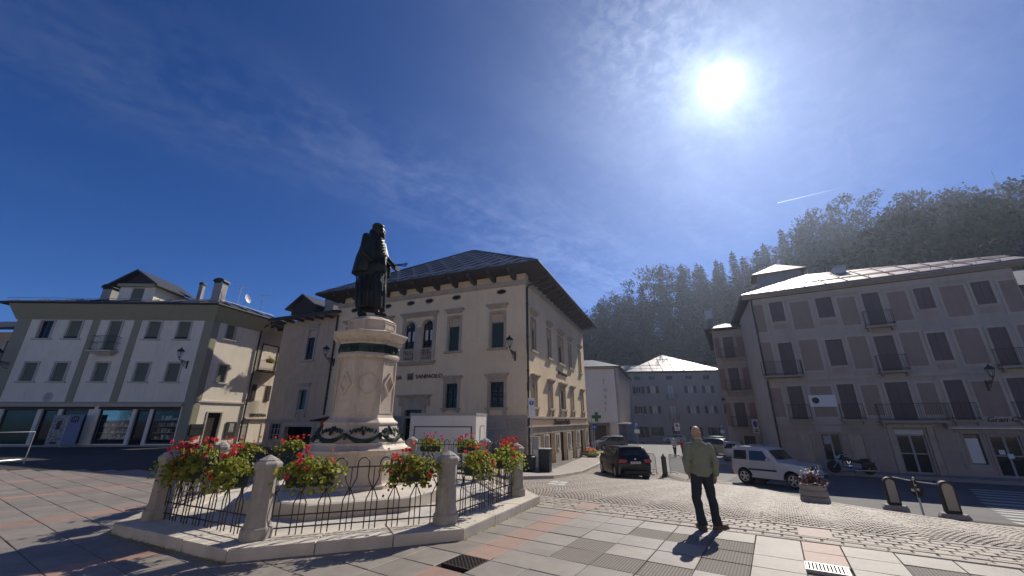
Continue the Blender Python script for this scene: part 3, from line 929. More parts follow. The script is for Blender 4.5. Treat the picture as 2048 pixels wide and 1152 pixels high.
def text_mesh(name, cu):
    tmp = bpy.data.objects.new(name + '_curve', cu); COL.objects.link(tmp)
    bpy.context.view_layer.update()
    me = bpy.data.meshes.new_from_object(tmp.evaluated_get(bpy.context.evaluated_depsgraph_get()))
    bpy.data.objects.remove(tmp)
    o = bpy.data.objects.new(name, me); COL.objects.link(o)
    return o


def text_on(root, s, fr, s_at, z_at, size, m, par=None, ext=.02, n=.01, flip=True, name='lettering', spacing=1.0, shear=0.0, vertical=False, align='LEFT', sx=1.0):
    """letters standing on a facade; flip when the facade's s axis runs right to left"""
    O, U, N = fr
    xd = -U if flip else U
    cu = bpy.data.curves.new(name, 'FONT')
    cu.body, cu.size, cu.extrude, cu.space_character, cu.shear = s, size, ext, spacing, shear
    cu.align_x = align
    cu.materials.append(m)
    o = text_mesh(name, cu)
    p = par if par is not None else root
    o.parent = p
    zd = Vector((0, 0, 1))
    Mx = Matrix(((xd.x * sx, 0, N.x, 0), (xd.y * sx, 0, N.y, 0), (xd.z * sx, 1, N.z, 0), (0, 0, 0, 1)))
    Mx.translation = fpt(fr, s_at, n + ext, z_at)
    o.matrix_local = INV[root.name] @ Mx
    return o


def roof_plane(root, pts, m, thick=.14, tile=None, name='roof', par=None, seam=.03, off=(0, 0), panel_name='roof_panel', skew=0.0, m_panel=None):
    """thick roof slope from an eave edge pts[0]-pts[1]; optional separate panels clipped to the slope"""
    P = [Vector(p) for p in pts]
    e1 = (P[1] - P[0]).normalized()
    nrm = (P[1] - P[0]).cross(P[2] - P[0]).normalized()
    if nrm.z < 0: nrm = -nrm
    e2 = nrm.cross(e1).normalized()
    mb = MB(); n = len(P)
    lo = [p - nrm * thick for p in P]
    mb.add(P + lo, [tuple(range(n)), tuple(range(n, 2 * n))[::-1]] + [(i, n + i, n + (i + 1) % n, (i + 1) % n) for i in range(n)])
    o = mb.build(name, m, par or root)
    if tile:
        q2 = [((p - P[0]).dot(e1), (p - P[0]).dot(e2)) for p in P]
        if sum(q2[i][0] * q2[(i + 1) % n][1] - q2[(i + 1) % n][0] * q2[i][1] for i in range(n)) < 0: q2 = q2[::-1]
        w, h = tile
        x0, x1 = min(a for a, b in q2) - h, max(a for a, b in q2) + h
        y0, y1 = min(b for a, b in q2), max(b for a, b in q2)
        r = 0
        y = y0
        while y < y1:
            x = x0 + (r % 2) * w * off[0]
            while x < x1:
                c = clip([(x + .012, y + .012), (x + w - .012, y + .012), (x + w - .012 + skew, y + h - .012), (x + .012 + skew, y + h - .012)], q2)
                if len(c) > 2 and area2(c) > .03:
                    t = MB()
                    m_ = len(c)
                    at = lambda a, k: P[0] + e1 * a[0] + e2 * a[1] + nrm * k
                    t.add([at(a, .004) for a in c] + [at(a, .012 + .035 * (1 - (a[1] - y) / h)) for a in c], [tuple(range(m_, 2 * m_))] + [(i, (i + 1) % m_, m_ + (i + 1) % m_, m_ + i) for i in range(m_)])
                    if seam:
                        hi = [a for a in c]
                        a0, a1 = min(c, key=lambda a: a[0] + a[1] * 1e-3), None
                        left = [a for a in c if abs(a[0] - (x + .012 + skew * (a[1] - y) / h)) < .03]
                        if len(left) >= 2:
                            l0, l1 = min(left, key=lambda a: a[1]), max(left, key=lambda a: a[1])
                            if l1[1] - l0[1] > .15:
                                b0, b1 = at(l0, .0), at(l1, .0)
                                t.add([b0, b0 + e1 * .05, b1 + e1 * .05, b1, b0 + nrm * .11, b0 + e1 * .05 + nrm * .11, b1 + e1 * .05 + nrm * .075, b1 + nrm * .075], [(4, 5, 6, 7), (0, 1, 5, 4), (1, 2, 6, 5), (2, 3, 7, 6), (3, 0, 4, 7)])
                    t.build(panel_name, m_panel or m, o)
                x += w
            y += h; r += 1
    return o


def railing(par, fr, s0, s1, n0, n1, z, h=1.0, k=.11, m=None, name='railing', bulge=0.0):
    """iron railing round three sides of a balcony"""
    m = m or X['black']
    mb = MB(fr)
    for a in (z + .08, z + h * .55 if bulge else z + .14, z + h):
        mb.tube([(s0, n0, a), (s0, n1, a), (s1, n1, a), (s1, n0, a)], .014, 5)
    def bar(s, n): mb.tube([(s, n, z), (s, n + (bulge if n == n1 else 0), z + h * .3), (s, n, z + h * .65), (s, n, z + h)] if bulge else [(s, n, z), (s, n, z + h)], .008, 4, False)
    c = max(2, int((s1 - s0) / k))
    for i in range(c + 1): bar(s0 + (s1 - s0) * i / c, n1)
    c = max(1, int(abs(n1 - n0) / k))
    for i in range(1, c):
        bar(s0, n0 + (n1 - n0) * i / c); bar(s1, n0 + (n1 - n0) * i / c)
    return mb.build(name, m, par)


def balcony(root, fr, s0, s1, z, d=.6, h=1.0, m=None, bulge=0.0, mslab=None):
    b = MB(fr); b.box(s0, s1, 0, d, z - .12, z); b.box(s0 + .1, s0 + .22, 0, d * .7, z - .34, z - .12); b.box(s1 - .22, s1 - .1, 0, d * .7, z - .34, z - .12)
    o = b.build('balcony', mslab or X['trim_c'], root)
    railing(o, fr, s0 + .03, s1 - .03, .02, d - .04, z, h, m=m, bulge=bulge)
    return o


def downpipe(root, fr, s, z0, z1, n=.07, r=.055, bend=None):
    mb = MB(fr)
    pts = [(s, n, z0), (s, n, z1)]
    if bend: pts += [(s, n + .1, z1 + .15), (s + bend[0], bend[1], z1 + .45)]
    mb.tube(pts, r, 8)
    for z in [z0 + 1.2 + 2.2 * k for k in range(int((z1 - z0) / 2.2))]: mb.box(s - r * 1.3, s + r * 1.3, 0, n + r * 1.15, z, z + .04)
    return mb.build('downpipe', X['roof_edge'], root, smooth=True)


# ---------------------------------------------------------------- bank palazzo (centre)
frA = frame(.9, 25.0, -68, flip=True)              # piazza front, s runs to the left
if frA[2].y > 0: frA = frame(.9, 25.0, -68)
frB = frame(.9, 25.0, 22)                          # street side, s runs away
bank = thing('bank_building', 'peach bank palazzo with a hipped dark metal roof behind the statue', 'building', (.9, 25.0, -1.0))
A1 = 16.4
wF = [(1.55, 2.47, 6.37, 8.74), (4.93, 5.78, 6.37, 8.74), (10.95, 11.8, 6.37, 8.74), (14.3, 15.2, 6.37, 8.74)]
arch = [(7.12, 7.99), (8.66, 9.53)]
gF = [(1.52, 2.5, 2.6, 4.18), (4.88, 5.8, 2.6, 4.18), (10.95, 11.85, 2.6, 4.18), (14.25, 15.2, 2.6, 4.18)]
door = (7.55, 8.95, -.75, 2.52)
holesA = wF + gF + [door] + [(a, b, 5.95, 8.78) for a, b in arch]
mb = MB(frA)
wall_holes(mb, 0, A1, 2.05, 11.4, holesA)
for a, b in arch:                                   # spandrels close the arched heads
    r = (b - a) / 2; c = (a + b) / 2; zc = 8.78 - r
    for sgn in (-1, 1):
        pts = [(c + sgn * r, 8.78)] + [(c + sgn * r * math.sin(t * math.pi / 2 / 8), zc + r * math.cos(t * math.pi / 2 / 8)) for t in range(9)]
        mb.prism(pts, -.26, 0.0, axis='y')
wall_holes(mb, 0, A1, -1.3, 2.05, [door])
holesB = [(1.1, 1.85, 6.3, 8.4), (4.8, 5.55, 6.3, 8.4), (7.75, 9.25, 6.3, 8.4), (11.3, 12.05, 6.3, 8.4), (15.45, 16.2, 6.3, 8.4),
          (1.15, 1.95, 2.66, 4.2), (4.85, 5.6, 2.66, 4.2), (7.85, 9.35, 2.66, 4.2), (11.5, 12.3, 2.66, 4.2), (15.6, 16.4, 2.66, 4.2)]
shB = [(1.3, 3.05, -.35, .93), (4.55, 5.75, -1.2, .95), (7.3, 9.2, -1.3, .97), (10.9, 12.4, -1.35, .95), (14.2, 16.2, -1.4, .95)]
B1 = 17.9
wb = MB(frB); wall_holes(wb, 0, B1, -1.6, 11.4, holesB + shB, depth=.35)
wb.V, wb.F = wb.V, wb.F
mb2 = MB(); mb2.V, mb2.F = mb.V + wb.V, mb.F + [tuple(i + len(mb.V) for i in f) for f in wb.F]
p3, p4 = fpt(frB, B1, 0, 0), fpt(frA, A1, 0, 0); p5 = p3 + p4 - fpt(frA, 0, 0, 0)
for a, b in ((p3, p5), (p5, p4)):
    mb2.quad((a.x, a.y, -1.6), (b.x, b.y, -1.6), (b.x, b.y, 11), (a.x, a.y, 11))
mb2.build('wall', X['plaster_c'], bank, recalc=True)

def stone_window(fr, a, b, c, d, hoodz=None, kind='shut', upper=True, brackets=False, double=False, root=bank, msur=None, mshut=None, hh=.3, w=.17):
    msur = msur or X['trim_c']; mshut = mshut or X['shut_green']
    f = MB(fr); surround(f, a, b, c, d, w, .06)
    W = f.build('window', msur, root)
    s = MB(fr); s.box(a - w - .1, b + w + .1, -.02, .16, c - .14, c)
    if brackets:
        for x in (a - w, b + w - .2): s.box(x, x + .2, -.02, .11, c - .55, c - .14)
    s.build('sill', msur, W)
    if hoodz is not None:
        h = MB(fr); hood(h, a, b, hoodz, hh, .26, w + .18); h.build('hood', msur, W)
    dd = d
    if upper:
        zt = d - .55
        MB(fr).box(a, b, -.15, -.02, zt - .09, zt).build('transom', msur, W)
        MB(fr).box(a, b, -.17, -.13, zt, d).build('panel', X['plaster_m'], W)
        dd = zt - .09
    if kind == 'shut':
        planks(root, W, fr, a, b, c, dd, -.10, mshut, k=3)
    elif kind == 'roll':
        MB(fr).box(a + .02, b - .02, -.2, -.16, c, dd).build('shutter', mshut, W)
        casement(W, fr, a, b, c, dd, -.1, X['wood_dark'], X['glass'])
    elif kind == 'grille':
        casement(W, fr, a, b, c, dd, -.18, X['wood_dark'], X['glass'], bars=1)
        g = MB(fr)
        for i in range(7): x = a + (b - a) * (i + .5) / 7; g.tube([(x, -.08, c), (x, -.08, dd)], .010, 4)
        for i in range(6): z = c + (dd - c) * (i + .5) / 6; g.tube([(a, -.08, z), (b, -.08, z)], .010, 4)
        for i in range(3):
            for j in range(3):
                x, z = a + (b - a) * (i + .5) / 3, c + (dd - c) * (j + .5) / 3
                g.tube([(x + .11 * math.cos(t * math.pi / 5), -.07, z + .13 * math.sin(t * math.pi / 5)) for t in range(11)], .012, 4)
        g.build('grille', X['black'], W)
    elif kind == 'glass':
        casement(W, fr, a, b, c, dd, -.14, X['frame_grey'], X['glass'], bars=1 if double else 0)
    return W

for a, b, c, d in wF: stone_window(frA, a, b, c, d, 9.08, 'shut')
for a, b, c, d in gF: stone_window(frA, a, b, c, d, 4.38, 'grille', upper=False, brackets=True)
# double arched window with balustrade
f = MB(frA)
f.box(6.85, 7.12, -.02, .06, 5.95, 9.05); f.box(9.53, 9.8, -.02, .06, 5.95, 9.05); f.box(8.0, 8.65, -.02, .05, 5.95, 8.3)
for a, b in arch:
    r = (b - a) / 2; c = (a + b) / 2; zc = 8.78 - r
    n_ = 14
    ring = [(c + q * math.cos(math.pi * t / n_), zc + q * math.sin(math.pi * t / n_)) for q in (r,) for t in range(n_ + 1)] + [(c + (r + .12) * math.cos(math.pi * t / n_), zc + (r + .12) * math.sin(math.pi * t / n_)) for t in range(n_, -1, -1)]
    for t in range(n_):
        q0 = [(c + q * math.cos(math.pi * tt / n_), zc + q * math.sin(math.pi * tt / n_)) for q, tt in ((r, t), (r + .11, t), (r + .11, t + 1), (r, t + 1))]
        f.prism(q0, -.02, .07, axis='y')
AW = f.build('arched_window', X['trim_c'], bank)
h = MB(frA); hood(h, 7.0, 9.65, 9.08, .32, .3, .3); h.build('hood', X['trim_c'], AW)
s = MB(frA); s.box(6.75, 9.9, -.02, .28, 5.68, 5.82); s.box(6.9, 9.75, -.02, .18, 5.55, 5.68); s.build('sill', X['trim_c'], AW)
for a, b in arch:
    q = MB(frA); w = .07
    q.box(a, a + w, -.2, -.12, 5.95, 8.6); q.box(b - w, b, -.2, -.12, 5.95, 8.6); q.box((a + b) / 2 - .04, (a + b) / 2 + .04, -.2, -.11, 5.95, 8.34)
    q.box(a, b, -.2, -.11, 8.26, 8.36); q.box(a, b, -.2, -.12, 6.8, 6.88); q.box(a, b, -.2, -.12, 5.95, 6.05)
    q.build('frame', X['wood_dark'], AW)
    MB(frA).quad((a, -.17, 5.95), (b, -.17, 5.95), (b, -.17, 8.78), (a, -.17, 8.78)).build('pane', X['shop_glass'], AW, recalc=False)
    cu = MB(frA)
    for x0, x1 in ((a + .09, (a + b) / 2 - .06), ((a + b) / 2 + .06, b - .09)): cu.box(x0, x1, -.26, -.25, 7.35, 8.1); cu.box(x0 + .04, x1 - .02, -.26, -.25, 6.5, 6.85)
    cu.build('curtain', X['curtain'], AW)
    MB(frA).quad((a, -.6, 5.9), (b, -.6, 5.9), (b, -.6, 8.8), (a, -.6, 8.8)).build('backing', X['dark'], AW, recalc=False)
    rl = MB(frA); rl.box(a - .02, b + .02, .02, .16, 6.62, 6.72); rl.box(a - .02, b + .02, .02, .16, 5.82, 5.9); rl.build('handrail', X['trim_c'], AW)
    for i in range(6):
        x = a + (b - a) * (i + .5) / 6
        if i == 0:
            pass
        q = MB()
        P0 = fpt(frA, x, .09, 0)
        q.lathe([(.03, 5.9), (.045, 5.94), (.025, 5.99), (.055, 6.14), (.05, 6.24), (.025, 6.42), (.045, 6.56), (.03, 6.62)], 8, (P0.x, P0.y)); q.build('baluster', X['trim_c'], AW, smooth=True)
# door
f = MB(frA); surround(f, door[0], door[1], door[2], door[3], .26, .08); f.box(7.0, 9.5, -.02, .1, 2.78, 3.2); D = f.build('door', X['trim_c'], bank)
h = MB(frA); hood(h, 7.35, 9.15, 3.2, .3, .38, .5); h.build('hood', X['trim_c'], D)
casement(D, frA, door[0], door[1], door[2], door[3], -.2, X['wood_dark'], X['glass'], bars=1, hb=2)
# oval attic lights
for c in (1.75, 5.3, 7.6, 9.25, 11.4, 14.7):
    o = MB(frA); n_ = 18
    o.add([(c + .34 * math.cos(2 * math.pi * k / n_), .005, 10.25 + .16 * math.sin(2 * math.pi * k / n_)) for k in range(n_)], [tuple(range(n_))])
    O_ = o.build('oval_window', X['dark'], bank, recalc=False)
    o = MB(frA)
    o.tube([(c + .36 * math.cos(2 * math.pi * k / n_), .02, 10.25 + .18 * math.sin(2 * math.pi * k / n_)) for k in range(n_ + 1)], .035, 6); o.build('frame', X['trim_c'], O_)
for (a, b, c, d) in holesB[:5]: stone_window(frB, a, b, c, d, 8.75, 'glass' if b - a > 1 else 'shut', upper=True, double=b - a > 1, w=.15)
for (a, b, c, d) in holesB[5:]: stone_window(frB, a, b, c, d, 4.4, 'glass', upper=False, brackets=True, double=b - a > 1, w=.15, hh=.32)
# cornice band, string courses
for fr, L in ((frA, A1), (frB, B1)):
    c = MB(fr); c.box(-.13 if fr is frB else 0.0, L, 0, .10, 10.58, 10.66); c.box(-.155 if fr is frB else 0, L, 0, .14, 10.66, 10.92); c.build('cornice', X['trim_c'], bank)
MB(frA).box(0, A1, 0, .09, 1.95, 2.12).build('string_course', X['trim_c'], bank)
c = MB(frB); c.box(-.10, B1, 0, .12, 1.95, 2.08); c.box(-.05, B1, 0, .06, 1.85, 1.95); c.build('string_course', X['trim_c'], bank)
MB(frB).box(-.05, B1, 0, .16, 1.42, 1.5).build('shop_cornice', X['trim_c'], bank)
# ashlar base: separate blocks
def ashlar(root, fr, s0, s1, z0, z1, h, w, skip, n=.05, m=None, name='stone_block'):
    rows = int(round((z1 - z0) / h)); h = (z1 - z0) / rows
    for r in range(rows):
        s = s0 - (w * .5 if r % 2 else 0)
        while s < s1:
            a, b = max(s, s0), min(s + w, s1)
            c, d = z0 + r * h, z0 + (r + 1) * h
            s += w
            if b - a < .12: continue
            segs = [(a, b)]
            for (p, q, e, f_) in skip:
                if e < d - .02 and f_ > c + .02:
                    segs = [x for (m0, m1) in segs for x in ((m0, min(m1, p)), (max(m0, q), m1)) if x[1] - x[0] > .08]
            for (m0, m1) in segs:
                b_ = MB(fr); e = .012
                b_.box(m0 + e, m1 - e, -.01, n, c + e, d - e); b_.build(name, m or X['ashlar'], root)
ashlar(bank, frA, 0, A1, -1.1, 1.95, .61, 1.25, [(door[0] - .26, door[1] + .26, -2, 2.9)])
ashlar(bank, frB, 0, B1, .98, 1.42, .44, .42, [], n=.07)
# pilasters between the shop doors
px0 = [0.0] + [b for a, b, c, d in shB]; px1 = [a for a, b, c, d in shB] + [B1]
for i, (a, b) in enumerate(zip(px0, px1)):
    a2, b2 = a + .02, b - .02
    p = MB(frB); zb = gz(*fpt(frB, (a + b) / 2, 0, 0)[:2]) + .1
    p.box(a2, b2, 0, .09, zb, zb + .7); p.box(a2 + .03, b2 - .03, 0, .06, zb + .7, .98)
    P_ = p.build('pilaster', X['ashlar'], bank)
    if b2 - a2 > .9:
        q = MB(frB); w = (b2 - a2)
        cx = (a2 + b2) / 2
        q.box(cx - .3, cx - .2, .06, .11, -.1, .8); q.box(cx + .2, cx + .3, .06, .11, -.1, .8); q.box(cx - .3, cx + .3, .06, .11, .8, .9); q.box(cx - .34, cx + .34, .06, .14, -.2, -.1)
        q.box(a2 - .02, b2 + .02, .06, .1, -.42, -.34); q.build('moulded_panel', X['ashlar'], P_)
for k, (a, b, c, d) in enumerate(shB):
    S = MB(frB); S.box(a, a + .07, -.3, -.22, c, d); S.box(b - .07, b, -.3, -.22, c, d); S.box(a, b, -.3, -.22, d - .09, d)
    if b - a > 1.6: S.box((a + b) / 2 - .06, (a + b) / 2 + .06, -.3, -.2, c, d)
    S = S.build('shop_front', X['wood_dark'], bank)
    MB(frB).quad((a, -.28, c), (b, -.28, c), (b, -.28, d), (a, -.28, d)).build('pane', X['glass'], S, recalc=False)
    if k: MB(frB).box(a + .05, b - .05, -.25, .02, c - .08, c + .02 + .1).build('step', X['kerbstone'], S)
# signs
text_on(bank, "INTESA", frA, 10.92, 4.60, .40, X['letters'], n=.04, name='lettering', sx=1.12)
text_on(bank, "SANPAOLO", frA, 8.28, 4.60, .40, X['letters'], n=.04, name='lettering', sx=1.05)
b = MB(frA); b.box(8.5, 9.0, 0, .06, 4.52, 5.0); LG = b.build('sign_logo', X['logo'], bank)
b = MB(frA)
for i in range(3): b.box(8.57 + .13 * i, 8.65 + .13 * i, .06, .075, 4.58, 4.80)
b.box(8.55, 8.95, .06, .075, 4.84, 4.9); b.build('emblem', X['letters'], LG)
text_on(bank, "INTESA SANPAOLO", frB, 7.2, 5.33, .36, X['letters'], n=.05, flip=False, name='lettering', sx=.95)
text_on(bank, "Sapori e Stile", frB, 5.75, 1.52, .62, X['letters'], n=.07, flip=False, ext=.03, name='lettering', sx=1.45, spacing=.98)
# eaves: timber brackets and soffit, metal roof
OV, ZE = 1.35, 11.6
def brk(fr, s, name='eave_bracket'):
    b = MB(fr)
    b.prism([(0.0, 10.92), (.62, 11.02), (.78, 11.14), (.95, 11.16), (1.2, 11.28), (1.2, 11.42), (0.0, 11.42)], s - .11, s + .11, axis='x') if False else b.add(
        [(s + e, n_, z) for e in (-.11, .11) for n_, z in ((0, 10.94), (.5, 11.0), (.72, 11.14), (.95, 11.15), (1.22, 11.3), (1.22, 11.5), (0, 11.5))],
        [tuple(range(7)), tuple(range(13, 6, -1))] + [(i, (i + 1) % 7, 7 + (i + 1) % 7, 7 + i) for i in range(7)])
    b.build(name, X['eave_wood'], bank)
for k in range(11): brk(frA, .75 + k * 1.52)
for k in range(17): brk(frB, .75 + k * 1.03)
c0 = fpt(frA, 0, 0, 0)
Nf, Ns = frA[2], frB[2]
def C3(a, b, z):                                    # a along the front (s), b along the side, from the corner; world point
    p = frA[0] + frA[1] * a + frB[1] * b
    return Vector((p.x, p.y, z))
e0, e1, e2, e3 = C3(-OV, -OV, ZE), C3(A1 + OV, -OV, ZE), C3(A1 + OV, B1 + OV, ZE), C3(-OV, B1 + OV, ZE)
rA, rB = C3(A1 / 2 + .3, A1 / 2 + .2, 18.0), C3(A1 / 2 + .3, B1 - A1 / 2 - .2, 18.0)
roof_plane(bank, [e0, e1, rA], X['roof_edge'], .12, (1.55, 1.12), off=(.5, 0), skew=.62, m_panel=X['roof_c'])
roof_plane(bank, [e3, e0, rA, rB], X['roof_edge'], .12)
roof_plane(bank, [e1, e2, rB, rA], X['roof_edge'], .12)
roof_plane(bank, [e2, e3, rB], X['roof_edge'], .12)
s = MB(); s.add([C3(-OV + .04, -OV + .04, ZE - .10), C3(A1 + OV - .04, -OV + .04, ZE - .10), C3(A1 + OV - .04, B1 + OV - .04, ZE - .10), C3(-OV + .04, B1 + OV - .04, ZE - .10)], [(0, 1, 2, 3)]); s.build('soffit', X['eave_wood'], bank, recalc=False)
g_ = MB()
for a, b in ((e1, e0), (e0, e3)): g_.tube([a + Vector((0, 0, -.02)), b + Vector((0, 0, -.02))], .075, 8)
g_.build('gutter', X['roof_edge'], bank, smooth=True)
r_ = MB()
for k in range(24):
    p = e0 + (e1 - e0) * ((k + .5) / 24); q = p + (rA - (e0 + e1) / 2).normalized() * .55
    r_.tube([q, q + Vector((0, 0, .22))], .014, 4)
q0, q1 = e0 + (rA - e0).normalized() * .75, e1 + (rA - e1).normalized() * .75
r_.tube([q0 + Vector((0, 0, .2)), q1 + Vector((0, 0, .2))], .022, 5); r_.build('snow_guard', X['steel'], bank)
h_ = MB()
for a in (e0, e1): h_.tube([a + Vector((0, 0, .03)), rA + Vector((0, 0, .05))], .07, 6)
h_.tube([rA + Vector((0, 0, .05)), rB + Vector((0, 0, .05))], .08, 6); h_.build('ridge_cap', X['roof_c'], bank, smooth=True)
downpipe(bank, frB, .12, -.8, 10.35, n=.08, r=.07, bend=(.0, 1.0))

# ---------------------------------------------------------------- ochre house, left of the bank
A0, A2 = A1 + .02, 22.5
och = thing('ochre_house', 'lower ochre house adjoining the left side of the bank, with a garage', 'building', tuple(fpt(frA, A0, 0, -.8)))
hO = [(18.5, 19.35, 6.5, 9.0), (18.45, 19.28, 2.58, 4.15), (17.35, 20.2, -1.0, 1.36), (20.75, 21.85, .35, 1.6)]
mb = MB(frA); wall_holes(mb, A0, A2, -1.2, 9.95, hO)
pb = fpt(frA, A2, 0, 0); pc = pb + frB[1] * 9
mb3 = MB(); mb3.V, mb3.F = mb.V, mb.F
mb3.quad((pb.x, pb.y, -1.2), (pc.x, pc.y, -1.2), (pc.x, pc.y, 9.95), (pb.x, pb.y, 9.95))
mb3.build('wall', X['plaster_m'], och)
stone_window(frA, 18.5, 19.35, 6.5, 9.0, 9.2, 'roll', upper=True, root=och, msur=X['border_r'], mshut=X['shut_green'], hh=.26, w=.15)
stone_window(frA, 18.45, 19.28, 2.58, 4.15, 4.38, 'glass', upper=False, brackets=True, root=och, msur=X['border_r'], hh=.26, w=.15)
f = MB(frA); surround(f, 17.35, 20.2, -1.0, 1.36, .2, .06); G = f.build('garage_opening', X['border_r'], och)
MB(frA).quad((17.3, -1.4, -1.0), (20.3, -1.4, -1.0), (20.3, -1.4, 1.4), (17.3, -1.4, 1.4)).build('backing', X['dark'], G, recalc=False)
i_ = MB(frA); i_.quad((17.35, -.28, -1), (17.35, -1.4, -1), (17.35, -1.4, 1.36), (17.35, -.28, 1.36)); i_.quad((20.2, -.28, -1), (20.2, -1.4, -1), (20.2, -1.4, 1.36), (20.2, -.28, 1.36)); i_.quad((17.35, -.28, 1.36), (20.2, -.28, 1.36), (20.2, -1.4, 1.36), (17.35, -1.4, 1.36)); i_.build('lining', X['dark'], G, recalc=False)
f = MB(frA); surround(f, 20.75, 21.85, .35, 1.6, .08, .04); Wn_ = f.build('window', X['trim_c'], och); casement(Wn_, frA, 20.75, 21.85, .35, 1.6, -.1, X['frame_grey'], X['glass'], 2, 2)
MB(frA).box(A0, A2, 0, .08, 1.72, 1.95).build('string_course', X['trim_c'], och)
ze = 10.15
p = [frA[0] + frA[1] * s + frA[2] * n for s, n in ((A0 - .3, .95), (A2 + .9, .95), (A2 + .9, -6), (A0 - .3, -6))]
roof_plane(och, [(p[0].x, p[0].y, ze), (p[1].x, p[1].y, ze), (p[2].x, p[2].y, ze + 1.7), (p[3].x, p[3].y, ze + 1.7)], X['roof_edge'], .16, (1.2, 1.0), off=(.5, 0), m_panel=X['roof_l'])
for k in range(6):
    s0 = A0 + .5 + k * 1.1
    MB(frA).box(s0 - .08, s0 + .08, 0, .85, ze - .36, ze - .17).build('eave_bracket', X['eave_wood'], och)
downpipe(och, frA, A0 - .12, 2.2, 10.0, n=.1, r=.07)
# chimney, dormer and vents on its roof
ch = MB(frA); ch.box(19.6, 20.7, -3.2, -2.3, 10.4, 12.3); CH = ch.build('chimney', X['chimney'], och)
c = MB(frA); c.add([(19.5 + .6 * (1 - math.cos(t * math.pi / 8)) , n_, 12.3 + .45 * math.sin(t * math.pi / 8)) for n_ in (-3.3, -2.2) for t in range(9)], [(t, t + 1, 10 + t, 9 + t) for t in range(8)]); c.build('cowl', X['roof_pale'], CH, recalc=False)
c = MB(frA); c.box(17.6, 18.3, -3.2, -2.6, 10.8, 11.5); c.lathe_y([(.0, -3.3), (.3, -3.3), (.3, -2.5), (0, -2.5)], 10, (17.95, 11.5)); c.build('roof_vent', X['white_metal'], och)
d_ = MB(frA); d_.add([(s, n_, z) for n_ in (-1.6, -5) for s, z in ((21.0, 11.2), (24.0, 11.2), (24.0, 11.9), (22.5, 12.8), (21.0, 11.9))], [(0, 1, 2, 3, 4), (0, 5, 6, 1), (1, 6, 7, 2), (2, 7, 8, 3), (3, 8, 9, 4), (4, 9, 5, 0)]); d_.build('dormer', X['wood_dark'], och)
for sgn in (-1, 1):
    d_ = MB(frA); d_.add([(22.5, -1.2, 13.0), (22.5 + sgn * 1.9, -1.2, 11.75), (22.5 + sgn * 1.9, -5, 11.75), (22.5, -5, 13.0), (22.5, -1.2, 12.86), (22.5 + sgn * 1.9, -1.2, 11.6), (22.5 + sgn * 1.9, -5, 11.6), (22.5, -5, 12.86)], [(0, 1, 2, 3), (4, 5, 6, 7), (0, 1, 5, 4), (1, 2, 6, 5), (2, 3, 7, 6)]); d_.build('dormer_roof', X['roof_l'], och)

# ---------------------------------------------------------------- cream house on the left
LX, LY = -24.25, 30.97
frL = frame(LX, LY, -92)
if frL[2].y > 0: frL = frame(LX, LY, -92, flip=True)
frS = frame(LX, LY, 15)
cream = thing('cream_house', 'cream house with olive pilasters, gabled dormer and shop windows on the left', 'building', (LX, LY, 0))
LW = 15.3
top = [12.95, 10.75, 4.58, 2.22]; mid = [12.95, 10.7, 7.63, 4.55, 2.18]
hw = .47
hL = [(c - hw, c + hw, 7.98, 9.4) for c in top] + [(c - hw, c + hw, 4.66, 6.06) for c in mid] + [(7.63 - .45, 7.63 + .45, 7.0, 9.4)]
shops = [(11.25, 13.7), (7.55, 9.45), (4.35, 6.75), (.85, 2.85)]; sdoor = [(9.75, 10.95), (3.1, 4.1)]
hL += [(a, b, .18, 2.62) for a, b in shops] + [(a, b, .04, 2.62) for a, b in sdoor]
mb = MB(frL); wall_holes(mb, 0, LW, -.3, 9.8, hL, depth=.3)
hS = [(1.2, 1.95, 8.3, 9.5), (1.3, 2.05, 4.76, 6.12), (1.3, 2.45, 0, 2.4)]
m2 = MB(frS); wall_holes(m2, 0, 4.5, -.3, 9.8, hS)
mm = MB(); mm.V, mm.F = mb.V + m2.V, mb.F + [tuple(i + len(mb.V) for i in f) for f in m2.F]
q1, q2 = fpt(frL, LW, 0, 0), fpt(frS, 9, 0, 0)
q3 = q1 + Vector((.5, 9, 0)); q4 = fpt(frS, 4.5, 0, 0)
for a, b in ((q1, q3), (q3, q2), (q2, q4)): mm.quad((a.x, a.y, -.3), (b.x, b.y, -.3), (b.x, b.y, 9.8), (a.x, a.y, 9.8))
mm.build('wall', X['plaster_l'], cream)
for a, b in ((14.3, 15.32), (8.95, 9.5), (5.7, 6.25), (-.03, .72)):
    MB(frL).box(a, b, -.02, .05, 3.15 if 1 < a < 14 else 0, 9.5).build('pilaster', X['olive'], cream)
MB(frS).box(.0, .5, 0, .05, 0, 9.5).build('pilaster', X['olive'], cream)
def l_window(fr, a, b, c, d, kind='shut', root=cream):
    f = MB(fr); surround(f, a, b, c, d, .13, .05); W = f.build('window', X['trim_l'], root)
    MB(fr).box(a - .28, b + .28, -.02, .12, c - .11, c).build('sill', X['trim_l'], W)
    if kind == 'shut': planks(root, W, fr, a, b, c, d, -.08, X['shut_olive'], k=4)
    else: casement(W, fr, a, b, c, d, -.14, X['wood_dark'], X['glass'])
    return W
for i, (a, b, c, d) in enumerate(hL[:10]):
    if i == 9:
        f = MB(frL); surround(f, a, b, c, d, .13, .05); W = f.build('balcony_door', X['trim_l'], cream); planks(cream, W, frL, a, b, c, d, -.08, X['shut_olive'], k=4)
    else: l_window(frL, a, b, c, d, 'glass' if i == 0 else 'shut')
for i in (1, 2, 3):                                # planters on the sills
    a, b, c, d = hL[i]
    f = MB(frL); f.box(a, b, -.05, .12, c + .01, c + .16); f.build('sill_planter', X['box_green'], cream)
